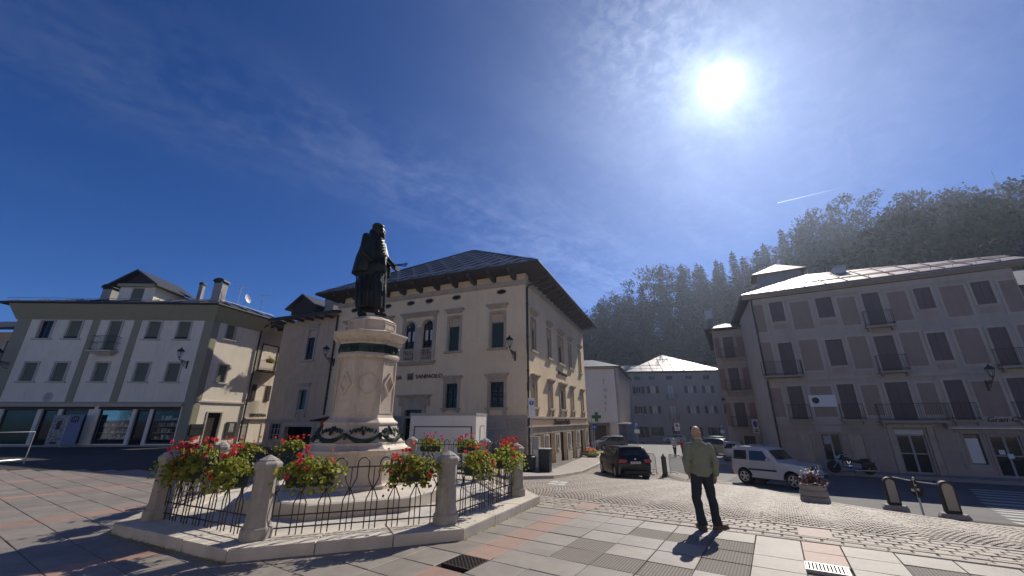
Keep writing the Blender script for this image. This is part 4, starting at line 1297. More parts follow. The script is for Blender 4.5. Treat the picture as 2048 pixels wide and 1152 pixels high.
b_ = MB(frL); b_.box(6.75, 8.55, 0, .75, 6.86, 6.98); b_.box(6.9, 8.4, 0, .5, 6.74, 6.86); b_.box(7.1, 8.2, 0, .25, 6.6, 6.74)
BL = b_.build('balcony', X['trim_l'], cream); railing(BL, frL, 6.8, 8.5, .02, .7, 6.98, 1.1, bulge=.1)
for a, b, c, d in hS[:2]: l_window(frS, a, b, c, d)
a, b, c, d = hS[2]; f = MB(frS); surround(f, a, b, c, d, .1, .04); D = f.build('side_door', X['trim_l'], cream); planks(cream, D, frS, a, b, c, d, -.12, X['wood_dark'], k=4)
c = MB(frS); c.box(0, 4.45, 0, .08, 3.15, 3.28); c.build('string_course', X['trim_l'], cream)
# shop fronts and their cornices
for a, b in ((7.1, 14.2), (.75, 6.95)):
    c = MB(frL); c.box(a, b, 0, .14, 2.84, 2.92); c.box(a - .08, b + .08, 0, .22, 2.92, 3.02); c.build('shop_cornice', X['trim_l'], cream)
    MB(frL).box(a + .1, b - .1, 0, .05, 2.63, 2.80).build('shop_fascia', X['wood_dark'], cream)
MB(frL).box(0, LW, 0, .04, 3.02, 3.14).build('string_course', X['olive'], cream)
for i, (a, b) in enumerate(shops):
    f = MB(frL); w = .07
    f.box(a, a + w, -.2, -.1, .18, 2.62); f.box(b - w, b, -.2, -.1, .18, 2.62); f.box(a, b, -.2, -.1, 2.54, 2.62); f.box(a, b, -.2, -.1, .18, .3)
    S = f.build('shop_window', X['wood_dark'], cream)
    MB(frL).quad((a, -.15, .3), (b, -.15, .3), (b, -.15, 2.54), (a, -.15, 2.54)).build('pane', X['glass_refl_green'] if i < 2 else X['shop_glass'], S, recalc=False)
    if i >= 2:
        q = MB(frL); q.quad((a, -1.5, .1), (b, -1.5, .1), (b, -1.5, 2.7), (a, -1.5, 2.7)); q.quad((a, -.3, .2), (b, -.3, .2), (b, -1.5, .2), (a, -1.5, .2)); q.quad((a, -.3, 2.65), (b, -.3, 2.65), (b, -1.5, 2.65), (a, -1.5, 2.65))
        q.quad((a, -.3, .2), (a, -1.5, .2), (a, -1.5, 2.65), (a, -.3, 2.65)); q.quad((b, -.3, .2), (b, -1.5, .2), (b, -1.5, 2.65), (b, -.3, 2.65)); q.build('interior', X['dark'], S, recalc=False)
        gd = MB(frL); rr = random.Random(i)
        for z in (.5, .95, 1.4, 1.85):
            gd.box(a + .1, b - .1, -.75, -.35, z - .03, z)
            x = a + .15
            while x < b - .25:
                w_, h_ = rr.uniform(.06, .2), rr.uniform(.08, .34)
                if rr.random() < .8: gd.box(x, x + w_, -.7, -.7 + rr.uniform(.1, .3), z, z + h_)
                x += w_ + rr.uniform(.01, .08)
        gd.build('goods', X['goods'], S)
for a, b in sdoor:
    f = MB(frL); f.box(a, a + .07, -.25, -.15, 0, 2.62); f.box(b - .07, b, -.25, -.15, 0, 2.62); f.box(a, b, -.25, -.15, 2.5, 2.62); f.box(a, b, -.25, -.15, .04, .2)
    S = f.build('shop_door', X['wood_dark'], cream); MB(frL).quad((a, -.2, .1), (b, -.2, .1), (b, -.2, 2.6), (a, -.2, 2.6)).build('pane', X['glass'], S, recalc=False)
MB(frL).box(0.2, 14.2, 0, .16, -.1, .1).build('threshold', X['kerbstone'], cream)
# crest, letter boxes, poster
c = MB(frL); c.lathe_y([(.0, .05), (.3, .05), (.36, .03), (.36, 0)], 20, (10.85, 3.5)); CR = c.build('crest', X['trim_l'], cream)
c = MB(frL)
for k in range(4): c.box(10.85 - .17 + .02 * k, 10.85 + .17 - .02 * k, .05, .065, 3.34 + .1 * k, 3.39 + .1 * k)
c.build('emblem', X['letters_grey'], CR)
f = MB(frS); f.box(.1, 1.1, 0, .2, .75, 1.55); PB = f.build('post_box', X['trim_blk'], cream); MB(frS).box(.2, 1.0, .2, .21, 1.2, 1.28).build('slot', X['dark'], PB)
f = MB(frS); f.box(3.05, 3.95, 0, .06, .45, 1.7); NB = f.build('notice_case', X['wood_dark'], cream); MB(frS).box(3.3, 3.72, .06, .07, .9, 1.6).build('poster', X['poster'], NB)
downpipe(cream, frS, 4.42, .1, 9.7, n=.09, r=.065, bend=(.05, .7))
# eaves cove and roof
ov = 1.0
def Lp(s, n, z): return fpt(frL, s, n, z)
Sd = frS[1]; Sn = frS[2]
cor = fpt(frS, 0, 0, 0)
off = (frL[2] + Sn) * (ov / (1 + frL[2].dot(Sn)))    # mitred corner offset
eA = Lp(LW + ov, ov, 0); eB = cor + off; eC = fpt(frS, 5.2, ov, 0); eD = fpt(frS, 9, ov, 0)
zE = 10.72
ss = MB()
for (a, b, N_) in ((Lp(LW + .2, 0, 0), cor, frL[2]), (cor, fpt(frS, 5.0, 0, 0), Sn)):
    oa = a + N_ * ov * .85; ob_ = eB + (cor - eB) * .15 if b is cor or (b - cor).length < .01 else b + N_ * ov * .85
    if (a - cor).length < .01: oa = eB + (cor - eB) * .15
    A_, B_ = a + N_ * .02, b + N_ * .02
    prof = [(0, 9.5), (.12, 9.62), (.5, 10.0), (.85, 10.35), (1, 10.5), (1, 10.62)]
    ss.add([tuple(p0.lerp(p1, t).xy) + (z,) for t, z in prof for p0, p1 in ((A_, oa), (B_, ob_))], [(2 * i, 2 * i + 1, 2 * i + 3, 2 * i + 2) for i in range(5)])
ss.build('eave_cove', X['olive_dk'], cream, recalc=False)
c = MB(frL)
rz = 12.6
ra, rb_ = Lp(LW - 4.5, -4.5, rz), Lp(3.2, -4.5, rz)
z3 = lambda p, z: (p.x, p.y, z)
eE = Lp(LW + ov, -9.5, 0)
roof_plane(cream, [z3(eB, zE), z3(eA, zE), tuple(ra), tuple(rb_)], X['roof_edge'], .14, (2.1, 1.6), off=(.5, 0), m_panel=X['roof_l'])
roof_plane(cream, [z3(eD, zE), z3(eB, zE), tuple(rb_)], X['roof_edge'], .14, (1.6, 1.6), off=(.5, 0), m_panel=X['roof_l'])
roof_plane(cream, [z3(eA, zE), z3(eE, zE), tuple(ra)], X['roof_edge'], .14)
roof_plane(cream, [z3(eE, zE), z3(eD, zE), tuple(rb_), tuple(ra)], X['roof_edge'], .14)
g_ = MB(); g_.tube([z3(eA, zE - .06), z3(eB, zE - .06), z3(eD, zE - .06)], .07, 8); g_.build('gutter', X['roof_edge'], cream)
s_ = MB()
d0, d1 = Vector(z3(eA, zE)) + Vector((0, .5, .45)), Vector(z3(eB, zE)) + Vector((-.3, .6, .45))
s_.tube([d0, d1], .02, 5); d2 = Vector(z3(fpt(frS, 5, .5, 0), zE + .45)); s_.tube([d1, d2], .02, 5)
for k in range(17): q = d0.lerp(d1, k / 16); s_.tube([q, q - Vector((0, 0, .3))], .012, 4)
s_.build('snow_guard', X['steel'], cream)
# gabled dormer
dl, dr, dn = 6.3, 9.25, -1.0
dz0, dz1, dza = 11.0, 12.75, 14.0
mb = MB(frL); wall_holes(mb, dl, dr, dz0, dz1, [(7.2, 8.2, 11.35, 12.55)], depth=.15, n=dn)
mb.add([(dl, dn, dz1), (dr, dn, dz1), ((dl + dr) / 2, dn, dza - .1)], [(0, 1, 2)])
for s in (dl, dr): mb.quad((s, dn, dz0), (s, dn, dz1), (s, dn - 4, dz1), (s, dn - 4, dz0))
DM = mb.build('dormer', X['plaster_l'], cream)
planks(cream, DM, frL, 7.2, 8.2, 11.35, 12.55, dn - .05, X['shut_olive'], k=4, name='dormer_shutter')
b_ = MB(frL); b_.box(dl - .1, dr + .1, dn, dn + .28, dz1 - .12, dz1 + .14); b_.box(dr, dr + .1, dn - 3, dn, dz1 - .12, dz1 + .14); b_.box(dl - .1, dl, dn - 3, dn, dz1 - .12, dz1 + .14); b_.build('dormer_cornice', X['olive_dk'], DM)
b_ = MB(frL); b_.add([(dl + .1, dn + .06, dz1 + .14), (dr - .1, dn + .06, dz1 + .14), ((dl + dr) / 2, dn + .06, dza - .08)], [(0, 1, 2)]); b_.build('gable_boards', X['wood_dark'], DM, recalc=False)
cs = (dl + dr) / 2
for sgn in (-1, 1):
    b_ = MB(frL); w_ = (dr - dl) / 2 + .55
    b_.add([(cs, dn + .6, dza + .1), (cs + sgn * w_, dn + .6, dz1 + .02), (cs + sgn * w_, dn - 4, dz1 + .02), (cs, dn - 4, dza + .1), (cs, dn + .6, dza - .05), (cs + sgn * w_, dn + .6, dz1 - .12), (cs + sgn * w_, dn - 4, dz1 - .12), (cs, dn - 4, dza - .05)], [(0, 1, 2, 3), (4, 5, 6, 7), (0, 1, 5, 4), (1, 2, 6, 5), (2, 3, 7, 6), (3, 0, 4, 7)])
    b_.build('dormer_roof', X['roof_l'], DM)
def chimney(root, fr, s, n, z0, z1, w, d, cowl=True):
    c = MB(fr); c.box(s - w / 2, s + w / 2, n - d / 2, n + d / 2, z0, z1); o = c.build('chimney', X['chimney'], root)
    if cowl:
        q = MB(fr); k = 8
        arc = [(s + (w * .68) * math.cos(math.pi * t / k), z1 + .16 + w * .42 * math.sin(math.pi * t / k)) for t in range(k + 1)]
        q.add([(a, n + e, z) for e in (-d * .62, d * .62) for a, z in arc] , [(i, i + 1, k + 2 + i, k + 1 + i) for i in range(k)]); 
        for e in (-1, 1): q.box(s + e * w * .5 - .03, s + e * w * .5 + .03, n - d * .5, n + d * .5, z1, z1 + .2)
        q.build('cowl', X['roof_edge'], o)
    return o
chimney(cream, frL, 11.3, -2.4, 11.2, 12.75, .8, .8)
chimney(cream, frL, 1.35, -1.6, 11.2, 13.2, .72, .72)
chimney(cream, frL, 5.2, -4.5, 12.2, 14.0, .35, .35)

def antenna(label, p, h, dish=False, rz=0.0):
    t = thing('roof_antenna' if not dish else 'satellite_dish', label, 'antenna' if not dish else 'satellite dish', p, rz)
    MB().tube([(0, 0, -.6), (.03, 0, h)], .02, 5).build('mast', X['steel'], t, local=True)
    if dish:
        d = MB(); d.lathe([(0.02, 0), (.18, .02), (.3, .07), (.4, .14), (.41, .13), (.3, .05), (.02, -.02)], 16)
        o = d.build('dish', X['sign_white'], t, local=True, smooth=True); o.matrix_local = Matrix.Translation((.05, 0, h)) @ Matrix.Rotation(R_(75), 4, 'Y')
        MB().tube([(.05, 0, h), (.5, .0, h + .05)], .015, 5).build('feed_arm', X['steel'], t, local=True)
    else:
        a = MB(); a.tube([(-.5, 0, h - .1), (.6, 0, h - .05)], .014, 4)
        for k in range(6): a.tube([(-.45 + k * .2, -.28 + k * .02, h - .1 + k * .009), (-.45 + k * .2, .28 - k * .02, h - .1 + k * .009)], .010, 4)
        a.tube([(-.3, 0, h - .6), (.3, 0, h - .6)], .012, 4)
        for k in range(3): a.tube([(-.25 + k * .25, -.2, h - .6), (-.25 + k * .25, .2, h - .6)], .010, 4)
        a.build('aerial', X['steel'], t, local=True)
antenna('thin television aerial left of the gabled dormer', tuple(Lp(9.9, -2.2, 11.6)), 2.6, rz=.6)
antenna('television aerial just right of the capped chimney of the cream house', tuple(Lp(.2, -2.5, 11.3)), 2.1, rz=1.2)
antenna('white satellite dish at the roof edge of the cream house', tuple(fpt(frS, 2.2, .1, 11.1)), .9, dish=True)
antenna('television aerial above the white beer hall, right of the satellite dish', tuple(fpt(frS, 4.8, -1.0, 11.4)), 1.9, rz=.3)

# ---------------------------------------------------------------- beer hall beside it
bir = thing('beer_hall', 'narrow white house with a flower balcony, between the cream and ochre houses', 'building', tuple(fpt(frS, 4.55, 0, 0)))
hB = [(5.0, 6.7, 6.15, 8.45), (5.25, 6.2, 3.5, 4.85), (5.2, 6.5, -.1, 1.78), (7.3, 8.4, -.1, 1.75)]
mb = MB(frS); wall_holes(mb, 4.55, 12, -.5, 10.2, hB, depth=.4); mb.build('wall', X['bir'], bir)
f = MB(frS); surround(f, 5.0, 6.7, 6.15, 8.45, .1, .04); W = f.build('balcony_door', X['wood_dark'], bir); planks(bir, W, frS, 5.0, 6.7, 6.15, 8.45, -.15, X['wood_dark'], k=4)
b_ = MB(frS); b_.box(4.8, 7.0, 0, .75, 6.0, 6.14); B_ = b_.build('balcony', X['wood_dark'], bir); railing(B_, frS, 4.85, 6.95, .02, .7, 6.14, .85, m=X['frame_grey'])
f = MB(frS); surround(f, 5.25, 6.2, 3.5, 4.85, .08, .03); W = f.build('window', X['bir'], bir); casement(W, frS, 5.25, 6.2, 3.5, 4.85, -.2, X['frame_white'], X['glass'])
for a in (4.72, 6.28):
    q = MB(frS); q.box(a, a + .45, .03, .07, 3.5, 4.85)
    for z0, z1 in ((3.58, 4.1), (4.2, 4.77)): q.box(a + .07, a + .38, .07, .085, z0, z1)
    q.build('shutter', X['shut_brown'], W)
c = MB(frS); c.box(4.6, 12, 0, .16, 1.92, 2.02); c.build('cornice', X['trim_l'], bir)
for a, b, c, d in hB[2:]:
    f = MB(frS); surround(f, a, b, c, d, .1, .04); D = f.build('door', X['bir'], bir); casement(D, frS, a, b, c, d, -.25, X['wood_dark'], X['glass'], bars=1, hb=1)
text_on(bir, "BIRRERIA", frS, 5.1, 2.12, .42, X['letters'], n=.01, flip=False, ext=.01, name='lettering')
p = [fpt(frS, s, n, 0) for s, n in ((4.6, .95), (12.5, .95), (12.5, -5), (4.6, -5))]
roof_plane(bir, [z3(p[0], 10.35), z3(p[1], 10.35), z3(p[2], 12.3), z3(p[3], 12.3)], X['roof_edge'], .16, (1.4, 1.2), off=(.5, 0), m_panel=X['roof_l'])
for k in range(6): MB(frS).box(5.0 + k * 1.2, 5.18 + k * 1.2, 0, .85, 10.0, 10.2).build('eave_bracket', X['eave_wood'], bir)

# ---------------------------------------------------------------- neighbour at the far left
frN = frame(*Lp(15.45, -1.2, 0)[:2], -92)
if frN[2].y > 0: frN = frame(*Lp(15.45, -1.2, 0)[:2], -92, flip=True)
nb = thing('grey_neighbour_house', 'low grey house with balconies at the far left edge', 'building', tuple(fpt(frN, 0, 0, 0)))
hN = [(.5, 1.5, 6.2, 8.0), (2.6, 3.6, 6.2, 8.0), (.5, 1.6, 3.3, 5.0), (2.6, 3.7, 3.3, 5.0), (.4, 1.9, 0, 2.3), (2.5, 4.3, 0, 2.3)]
mb = MB(frN); wall_holes(mb, 0, 9, -.2, 8.7, hN); mb.build('wall', X['plaster_m'], nb)
for a, b, c, d in hN:
    f = MB(frN); surround(f, a, b, c, d, .1, .04); W = f.build('window', X['trim_l'], nb); casement(W, frN, a, b, c, d, -.15, X['frame_white'] if c > 6 else X['wood_dark'], X['glass'])
balcony(nb, frN, .2, 4.2, 3.3, .8, 1.0, bulge=.08); balcony(nb, frN, .2, 2.2, 6.2, .5, .9)
p = [fpt(frN, s, n, 0) for s, n in ((-.2, .8), (9.5, .8), (9.5, -6), (-.2, -6))]
roof_plane(nb, [z3(p[0], 8.9), z3(p[1], 8.9), z3(p[2], 11), z3(p[3], 11)], X['roof_edge'], .16)

# ---------------------------------------------------------------- added unseen house behind the viewpoint: bounces sun into shade, fills window reflections
frZ = frame(-42, -15, 90, flip=True)
if frZ[2].y < 0: frZ = frame(-42, -15, 90)
opp = thing('unseen_bounce_house', 'long unseen cream house added behind the viewpoint to bounce light and fill reflections', 'building', (-10, -15, 0))
hz0 = [(2 + 3.1 * k, 3.1 + 3.1 * k, z, z + 1.7) for k in range(21) for z in (.6, 4.2, 7.4)]
mb = MB(frZ); wall_holes(mb, 0, 67, -.3, 10.5, hz0, depth=.25); mb.box(0, 67, -9, -.3, -.3, 10.4); mb.build('wall', X['plaster_l'], opp)
for a, b, c, d in hz0: MB(frZ).box(a, b, -.22, -.16, c, d).build('shutter', X['shut_brown'], opp)
roof_plane(opp, [fpt(frZ, -1, .9, 10.5), fpt(frZ, 68, .9, 10.5), fpt(frZ, 68, -5, 13.5), fpt(frZ, -1, -5, 13.5)], X['roof_l'], .15)

# ---------------------------------------------------------------- grey painted house on the right
frR = frame(24.2, 26.79, 119.5)
if frR[2].y > 0: frR = frame(24.2, 26.79, 119.5, flip=True)
gh = thing('grey_house', 'long grey house with brown painted panels and balconies on the right', 'building', tuple(fpt(frR, 1, 0, -1.4)))
RS0, RS1 = -6.05, 8.15
rowA = {'w': [(-4.84, -3.97, 8.95, 10.48), (-1.95, -1.0, 8.9, 10.4), (.71, 1.63, 8.0, 10.35), (3.42, 4.25, 8.82, 10.28), (6.14, 7.0, 8.75, 10.25)],
        'p': [(-5.91, -5.28, 8.25, 10.4), (-3.54, -2.37, 8.22, 10.32), (-.69, .3, 8.2, 10.24), (2.04, 3.01, 8.2, 10.22), (4.66, 5.81, 8.14, 10.18), (7.37, 8.1, 8.12, 10.14)]}
rowB = {'w': [(-4.85, -3.97, 4.95, 7.32), (-1.99, -1.05, 5.45, 7.28), (.67, 1.68, 4.95, 7.28), (3.32, 4.2, 5.43, 7.22), (6.1, 6.9, 4.95, 7.26)],
        'p': [(-5.9, -5.27, 5.05, 7.46), (-3.53, -2.42, 5.2, 7.42), (-.7, .28, 5.18, 7.38), (2.01, 3.0, 5.18, 7.37), (4.63, 5.74, 5.14, 7.33), (7.35, 8.1, 5.1, 7.3)]}
rowC = {'w': [(-4.86, -3.97, 1.9, 4.16), (-1.98, -1.08, 1.9, 4.18), (.53, 1.67, 1.85, 4.2), (3.35, 4.2, 1.86, 4.22), (6.07, 6.85, 1.86, 4.22)],
        'p': [(-5.96, -5.24, 2.05, 4.1), (-3.53, -2.32, 2.06, 4.1), (-.72, .15, 2.15, 4.07), (2.08, 2.9, 2.17, 4.08), (4.56, 5.75, 2.04, 4.08), (7.3, 8.1, 2.0, 4.1)]}
gR = [(-4.7, -4.08, -.85, .92), (-3.57, -2.45, -.75, 1.0), (-2.02, -1.3, -.72, .96), (.32, 1.72, -1.28, 1.28), (3.4, 4.1, -.62, 1.06), (4.45, 5.7, -1.25, 1.0), (6.5, 7.6, -1.25, 1.0)]
holes = rowA['w'] + rowB['w'] + rowC['w'] + gR
mb = MB(frR); wall_holes(mb, RS0, RS1, -1.8, 10.9, holes, depth=.22)
L0 = fpt(frR, RS0, 0, 0); sdR = az(24)
q1 = L0 + sdR * 12; q2 = fpt(frR, RS1, 0, 0); q3 = q2 + az(29.5) * 12
g0 = MB(); g0.V, g0.F = mb.V, mb.F
for a, b in ((L0, q1), (q1, q3), (q3, q2)): g0.quad((a.x, a.y, -2), (b.x, b.y, -2), (b.x, b.y, 10.9), (a.x, a.y, 10.9))
g0.build('wall', X['plaster_r'], gh)
for row in (rowA, rowB, rowC):
    for a, b, c, d in row['p']:
        f = MB(frR); f.box(a, b, -.01, .012, c, d); P = f.build('painted_panel', X['panel_r'], gh)
        f = MB(frR); w = .14
        f.box(a - w, a, -.01, .022, c - w, d + w); f.box(b, min(b + w, RS1), -.01, .022, c - w, d + w); f.box(a, b, -.01, .022, d, d + w); f.box(a, b, -.01, .022, c - w, c); f.build('border', X['border_r'], P)
    for a, b, c, d in row['w']:
        f = MB(frR); surround(f, a, b, c, d, .13, .035); W = f.build('window', X['border_r'], gh)
        planks(gh, W, frR, a, b, c, d, -.06, X['shut_r'], k=3, louvre=True)
        if c > 5.2 or row is rowA: MB(frR).box(a - .1, b + .1, -.02, .09, c - .1, c).build('sill', X['border_r'], W)
        MB(frR).box(a, b, -.01, .012, c - .55, c - .2).build('apron_panel', X['course_r'], W) if c > 5.2 and row is not rowC else None
# string courses and frieze
c = MB(frR); c.box(RS0 - .05, RS1, 0, .07, 4.52, 4.62); c.box(RS0 - .1, RS1, 0, .12, 4.62, 4.72); c.build('string_course', X['border_r'], gh)
MB(frR).box(RS0, RS1, 0, .03, 10.55, 10.85).build('frieze', X['border_r'], gh)
MB(frR).box(RS0, RS1, 0, .06, 1.46, 1.6).build('string_course', X['course_r'], gh)
ashlar(gh, frR, RS0, RS1, -1.3, 1.44, .342, 2.6, [(a - .12, b + .12, c - .1, d + .12) for a, b, c, d in gR] + [(-.15, .3, -2, 1.5), (1.75, 2.2, -2, 1.5)], n=.035, m=X['course_r'], name='stone_course')
# balconies
for a, b, z, d in ((-6.2, -3.7, 4.9, .75), (.4, 1.95, 4.9, .6), (5.9, 8.1, 4.88, .6), (.4, 1.95, 7.95, .55), (-.3, 2.95, 1.8, .7)):
    balcony(gh, frR, a, b, z, d, 1.02, mslab=X['course_r'])
for a, b, c, d in (rowC['w'][0], rowC['w'][1], rowC['w'][3], rowC['w'][4]):
    balcony(gh, frR, a - .2, b + .2, c - .02, .3, 1.0, mslab=X['course_r'])
# ground floor
for i, (a, b, c, d) in enumerate(gR):
    f = MB(frR); surround(f, a, b, c, d, .1, .045); W = f.build('shop_window' if i != 3 else 'shop_door', X['course_r'], gh)
    if i in (0, 2):
        planks(gh, W, frR, a, b, c, d, -.08, X['trim_c'], k=1)
    elif i == 1: casement(W, frR, a, b, c, d, -.12, X['frame_grey'], X['glass'], 1, 0, .08); MB(frR).box(a + .15, b - .6, -.115, -.11, .3, .85).build('poster', X['poster'], W)
    elif i == 3:
        MB(frR).box(a, b, -.15, -.05, 1.0, 1.28).build('roller_box', X['frame_white'], W); casement(W, frR, a, b, c, 1.0, -.12, X['frame_grey'], X['glass'], 1, 1, .09)
    elif i == 4:
        MB(frR).box(a + .05, b - .1, -.1, -.06, c + .05, d - .25).build('blind', X['curtain'], W); casement(W, frR, a, b, c, d, -.14, X['wood_dark'], X['glass'], 0, 0)
    else:
        casement(W, frR, a, b, c, d, -.12, X['frame_grey'], X['glass'], 1, 1, .08)
        for k in range(2): MB(frR).box(a + .25 + .3 * k, a + .5 + .3 * k, -.1, -.095, -.05 - .2 * k, .2 - .2 * k).build('notice', X['sign_white'], W)
for a in (.0, 1.85):
    MB(frR).box(a, a + .3, 0, .12, -1.35, 1.42).build('door_pilaster', X['trim_c'], gh)
MB(frR).box(-.1, 2.25, 0, .18, 1.42, 1.58).build('door_lintel', X['trim_c'], gh)
# plaque, awning box, letters
f = MB(frR); f.box(-3.72, -2.2, .02, .07, 2.72, 3.5); PL = f.build('memorial_plaque', X['sign_white'], gh)
f = MB(frR); f.lathe_y([(0, .11), (.15, .1), (.2, .085), (.21, .07)], 18, (-3.35, 3.15)); f.build('medallion', X['bronze'], PL)
for k in range(5): text_on(gh, "mmmm nnn", frR, -3.0, 3.3 - .13 * k, .11, X['letters_grey'], par=PL, n=.072, flip=False, ext=.002, name='inscription') if False else None
f = MB(frR); f.box(2.75, 8.15, 0, .45, 1.40, 1.52); f.box(2.75, 8.15, .38, .46, 1.34, 1.40); AW_ = f.build('awning_box', X['trim_c'], gh)
MB(frR).box(2.9, 8.1, .46, .475, 1.36, 1.42).build('awning_rail', X['white_metal'], AW_)
text_on(gh, "Gran Caff\u00e8", frR, 4.62, 1.74, .42, X['letters'], n=.05, flip=False, ext=.015, name='lettering', shear=.25)
downpipe(gh, frR, RS0 + .08, -1.2, 10.3, n=.08, r=.06, bend=(0, .5))
# roof
ov = .62
Ra, Rb = fpt(frR, RS0 - .55, ov, 11.2), fpt(frR, RS1 + .6, ov, 11.2)
Rc, Rd = fpt(frR, RS1 + .6, -1.4, 11.2 + .46 * 2.02), fpt(frR, -1.2, -5.2, 11.2 + .46 * 5.82)
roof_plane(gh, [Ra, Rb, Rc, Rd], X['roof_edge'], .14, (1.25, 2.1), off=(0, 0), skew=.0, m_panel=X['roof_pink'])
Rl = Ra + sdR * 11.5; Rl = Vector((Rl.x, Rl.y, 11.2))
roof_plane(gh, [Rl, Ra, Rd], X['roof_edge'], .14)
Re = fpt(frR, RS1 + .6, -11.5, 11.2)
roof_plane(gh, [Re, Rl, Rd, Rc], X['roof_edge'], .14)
s = MB(frR); s.quad((RS0 - .5, 0, 10.95), (RS1 + .55, 0, 10.95), (RS1 + .55, ov - .05, 11.06), (RS0 - .5, ov - .05, 11.06)); s.build('soffit', X['border_r'], gh, recalc=False)
s = MB(frR); s.tube([(RS0 - .5, ov, 11.1), (RS1 + .6, ov, 11.1)], .06, 7); s.build('gutter', X['roof_pale'], gh)
s = MB(); 
for t in (.0, ): 
    p0, p1 = Ra + (Rd - Ra) * .12, Rb + (Rc - Rb) * .10
    s.tube([p0 + Vector((0, 0, .22)), p1 + Vector((0, 0, .22))], .025, 5)
    for k in range(15): q = p0.lerp(p1, k / 14); s.tube([q, q + Vector((0, 0, .22))], .016, 4)
s.build('snow_guard', X['roof_edge'], gh)
f = MB(frR); f.box(.3, 1.1, -4.4, -3.4, 12.6, 13.6); SK = f.build('roof_hatch', X['white_metal'], gh); f = MB(frR); f.box(.22, 1.18, -4.5, -3.3, 13.6, 13.68); f.build('hatch_lid', X['roof_pale'], SK)
f = MB(frR); f.box(-4.6, -1.2, -9.6, -7.2, 12, 15.2); TU = f.build('roof_turret', X['plaster_r'], gh)
tp = [fpt(frR, s, n, z) for s, n, z in ((-5.1, -6.8, 15.1), (-.8, -6.8, 15.1), (-.8, -10, 15.1), (-5.1, -10, 15.1), (-2.9, -8.4, 16.3))]
t = MB(); t.add(tp, [(0, 1, 4), (1, 2, 4), (2, 3, 4), (3, 0, 4), (0, 3, 2, 1)]); t.build('turret_roof', X['roof_pink'], TU)

# neighbour beyond the right end, its unseen length extended to shade the zebra crossing
frQ = (fpt(frR, RS1 + .1, -1.2, 0), frR[1], frR[2])
dn = thing('dim_house', 'dim violet house past the right end of the long grey house', 'building', tuple(frQ[0]))
mb = MB(frQ); hq = [(.6, 1.5, 7.2, 9.0), (.6, 1.5, 4, 6), (2.4, 3.4, 7.2, 9.0), (2.4, 3.4, 4, 6)]
wall_holes(mb, 0, 26, -1.6, 9.9, hq); a, b = fpt(frQ, 0, 0, 0), fpt(frQ, 0, -9, 0); mb4 = MB(); mb4.V, mb4.F = mb.V, mb.F; mb4.quad((a.x, a.y, -1.6), (b.x, b.y, -1.6), (b.x, b.y, 9.9), (a.x, a.y, 9.9)); mb4.build('wall', X['panel_pink'], dn)
for a, b, c, d in hq: f = MB(frQ); surround(f, a, b, c, d, .1, .04); W = f.build('window', X['border_r'], dn); planks(dn, W, frQ, a, b, c, d, -.08, X['shut_r'], k=3)
roof_plane(dn, [fpt(frQ, .3, .5, 9.9), fpt(frQ, 26.5, .5, 9.9), fpt(frQ, 26.5, -9, 13.2), fpt(frQ, .3, -9, 13.2)], X['roof_l'], .14)

# ---------------------------------------------------------------- narrow corner house behind its left end
P0 = Vector((22.5, 37.3, 0))
frC = (Vector((20.05, 38.55, 0)), (P0 - Vector((20.05, 38.55, 0))).normalized(), None)
Nc = Vector((frC[1].y, -frC[1].x, 0)); Nc = -Nc if Nc.y > 0 else Nc
frC = (frC[0], frC[1], Nc)
ch_ = thing('corner_house', 'narrow pinkish corner house with stacked balconies beside the long grey house', 'building', (20.05, 38.55, -1.5))
CW = (P0 - frC[0]).length
hC = [(.85, 1.75, 7.55, 9.6), (.85, 1.75, 4.5, 6.6), (.85, 1.75, 1.25, 3.4), (1.2, 2.1, -1.6, .5)]
mb = MB(frC); wall_holes(mb, 0, CW, -2, 10.3, hC)
a, b = frC[0], frC[0] + az(28.5) * 14; c0_ = fpt(frC, CW, 0, 0); d0_ = c0_ + az(28.5) * 14
g0 = MB(); g0.V, g0.F = mb.V, mb.F
for p, q in ((a, b), (c0_, d0_), (b, d0_)): g0.quad((p.x, p.y, -2), (q.x, q.y, -2), (q.x, q.y, 10.3), (p.x, p.y, 10.3))
g0.build('wall', X['plaster_r'], ch_)
for i, (a, b, c, d) in enumerate(hC):
    f = MB(frC); surround(f, a, b, c, d, .12, .03); W = f.build('window' if i < 3 else 'door', X['border_r'], ch_); planks(ch_, W, frC, a, b, c, d, -.07, X['shut_r'], k=3)
    if i < 3:
        balcony(ch_, frC, a - .45, b + .3 if i else b + .2, c - .05, .7 if i == 1 else .45, .95, mslab=X['course_r'])
        for s0, s1 in ((.08, .55), (2.05, 3.05)): MB(frC).box(s0, s1, -.01, .02, c + .05, d - .05).build('painted_panel', X['panel_pink'], ch_)
for z in (3.75, 7.0): MB(frC).box(0, CW, 0, .08, z, z + .16).build('string_course', X['border_r'], ch_)
zz = 10.45
pz = [frC[0] + frC[1] * -.7 + Nc * .7, c0_ + frC[1] * .2 + Nc * .7, d0_ + frC[1] * .2, b_ if False else frC[0] + az(28.5) * 14 + frC[1] * -.7]
ap = (frC[0] + c0_) / 2 + az(28.5) * 5
roof_plane(ch_, [z3(pz[0], zz), z3(pz[1], zz), z3(ap, 12)], X['roof_edge'], .14)
roof_plane(ch_, [z3(pz[3], zz), z3(pz[0], zz), z3(ap, 12), z3(ap + az(28.5) * 6, 12)], X['roof_edge'], .14)
roof_plane(ch_, [z3(pz[1], zz), z3(pz[2], zz), z3(ap + az(28.5) * 6, 12), z3(ap, 12)], X['roof_edge'], .14)
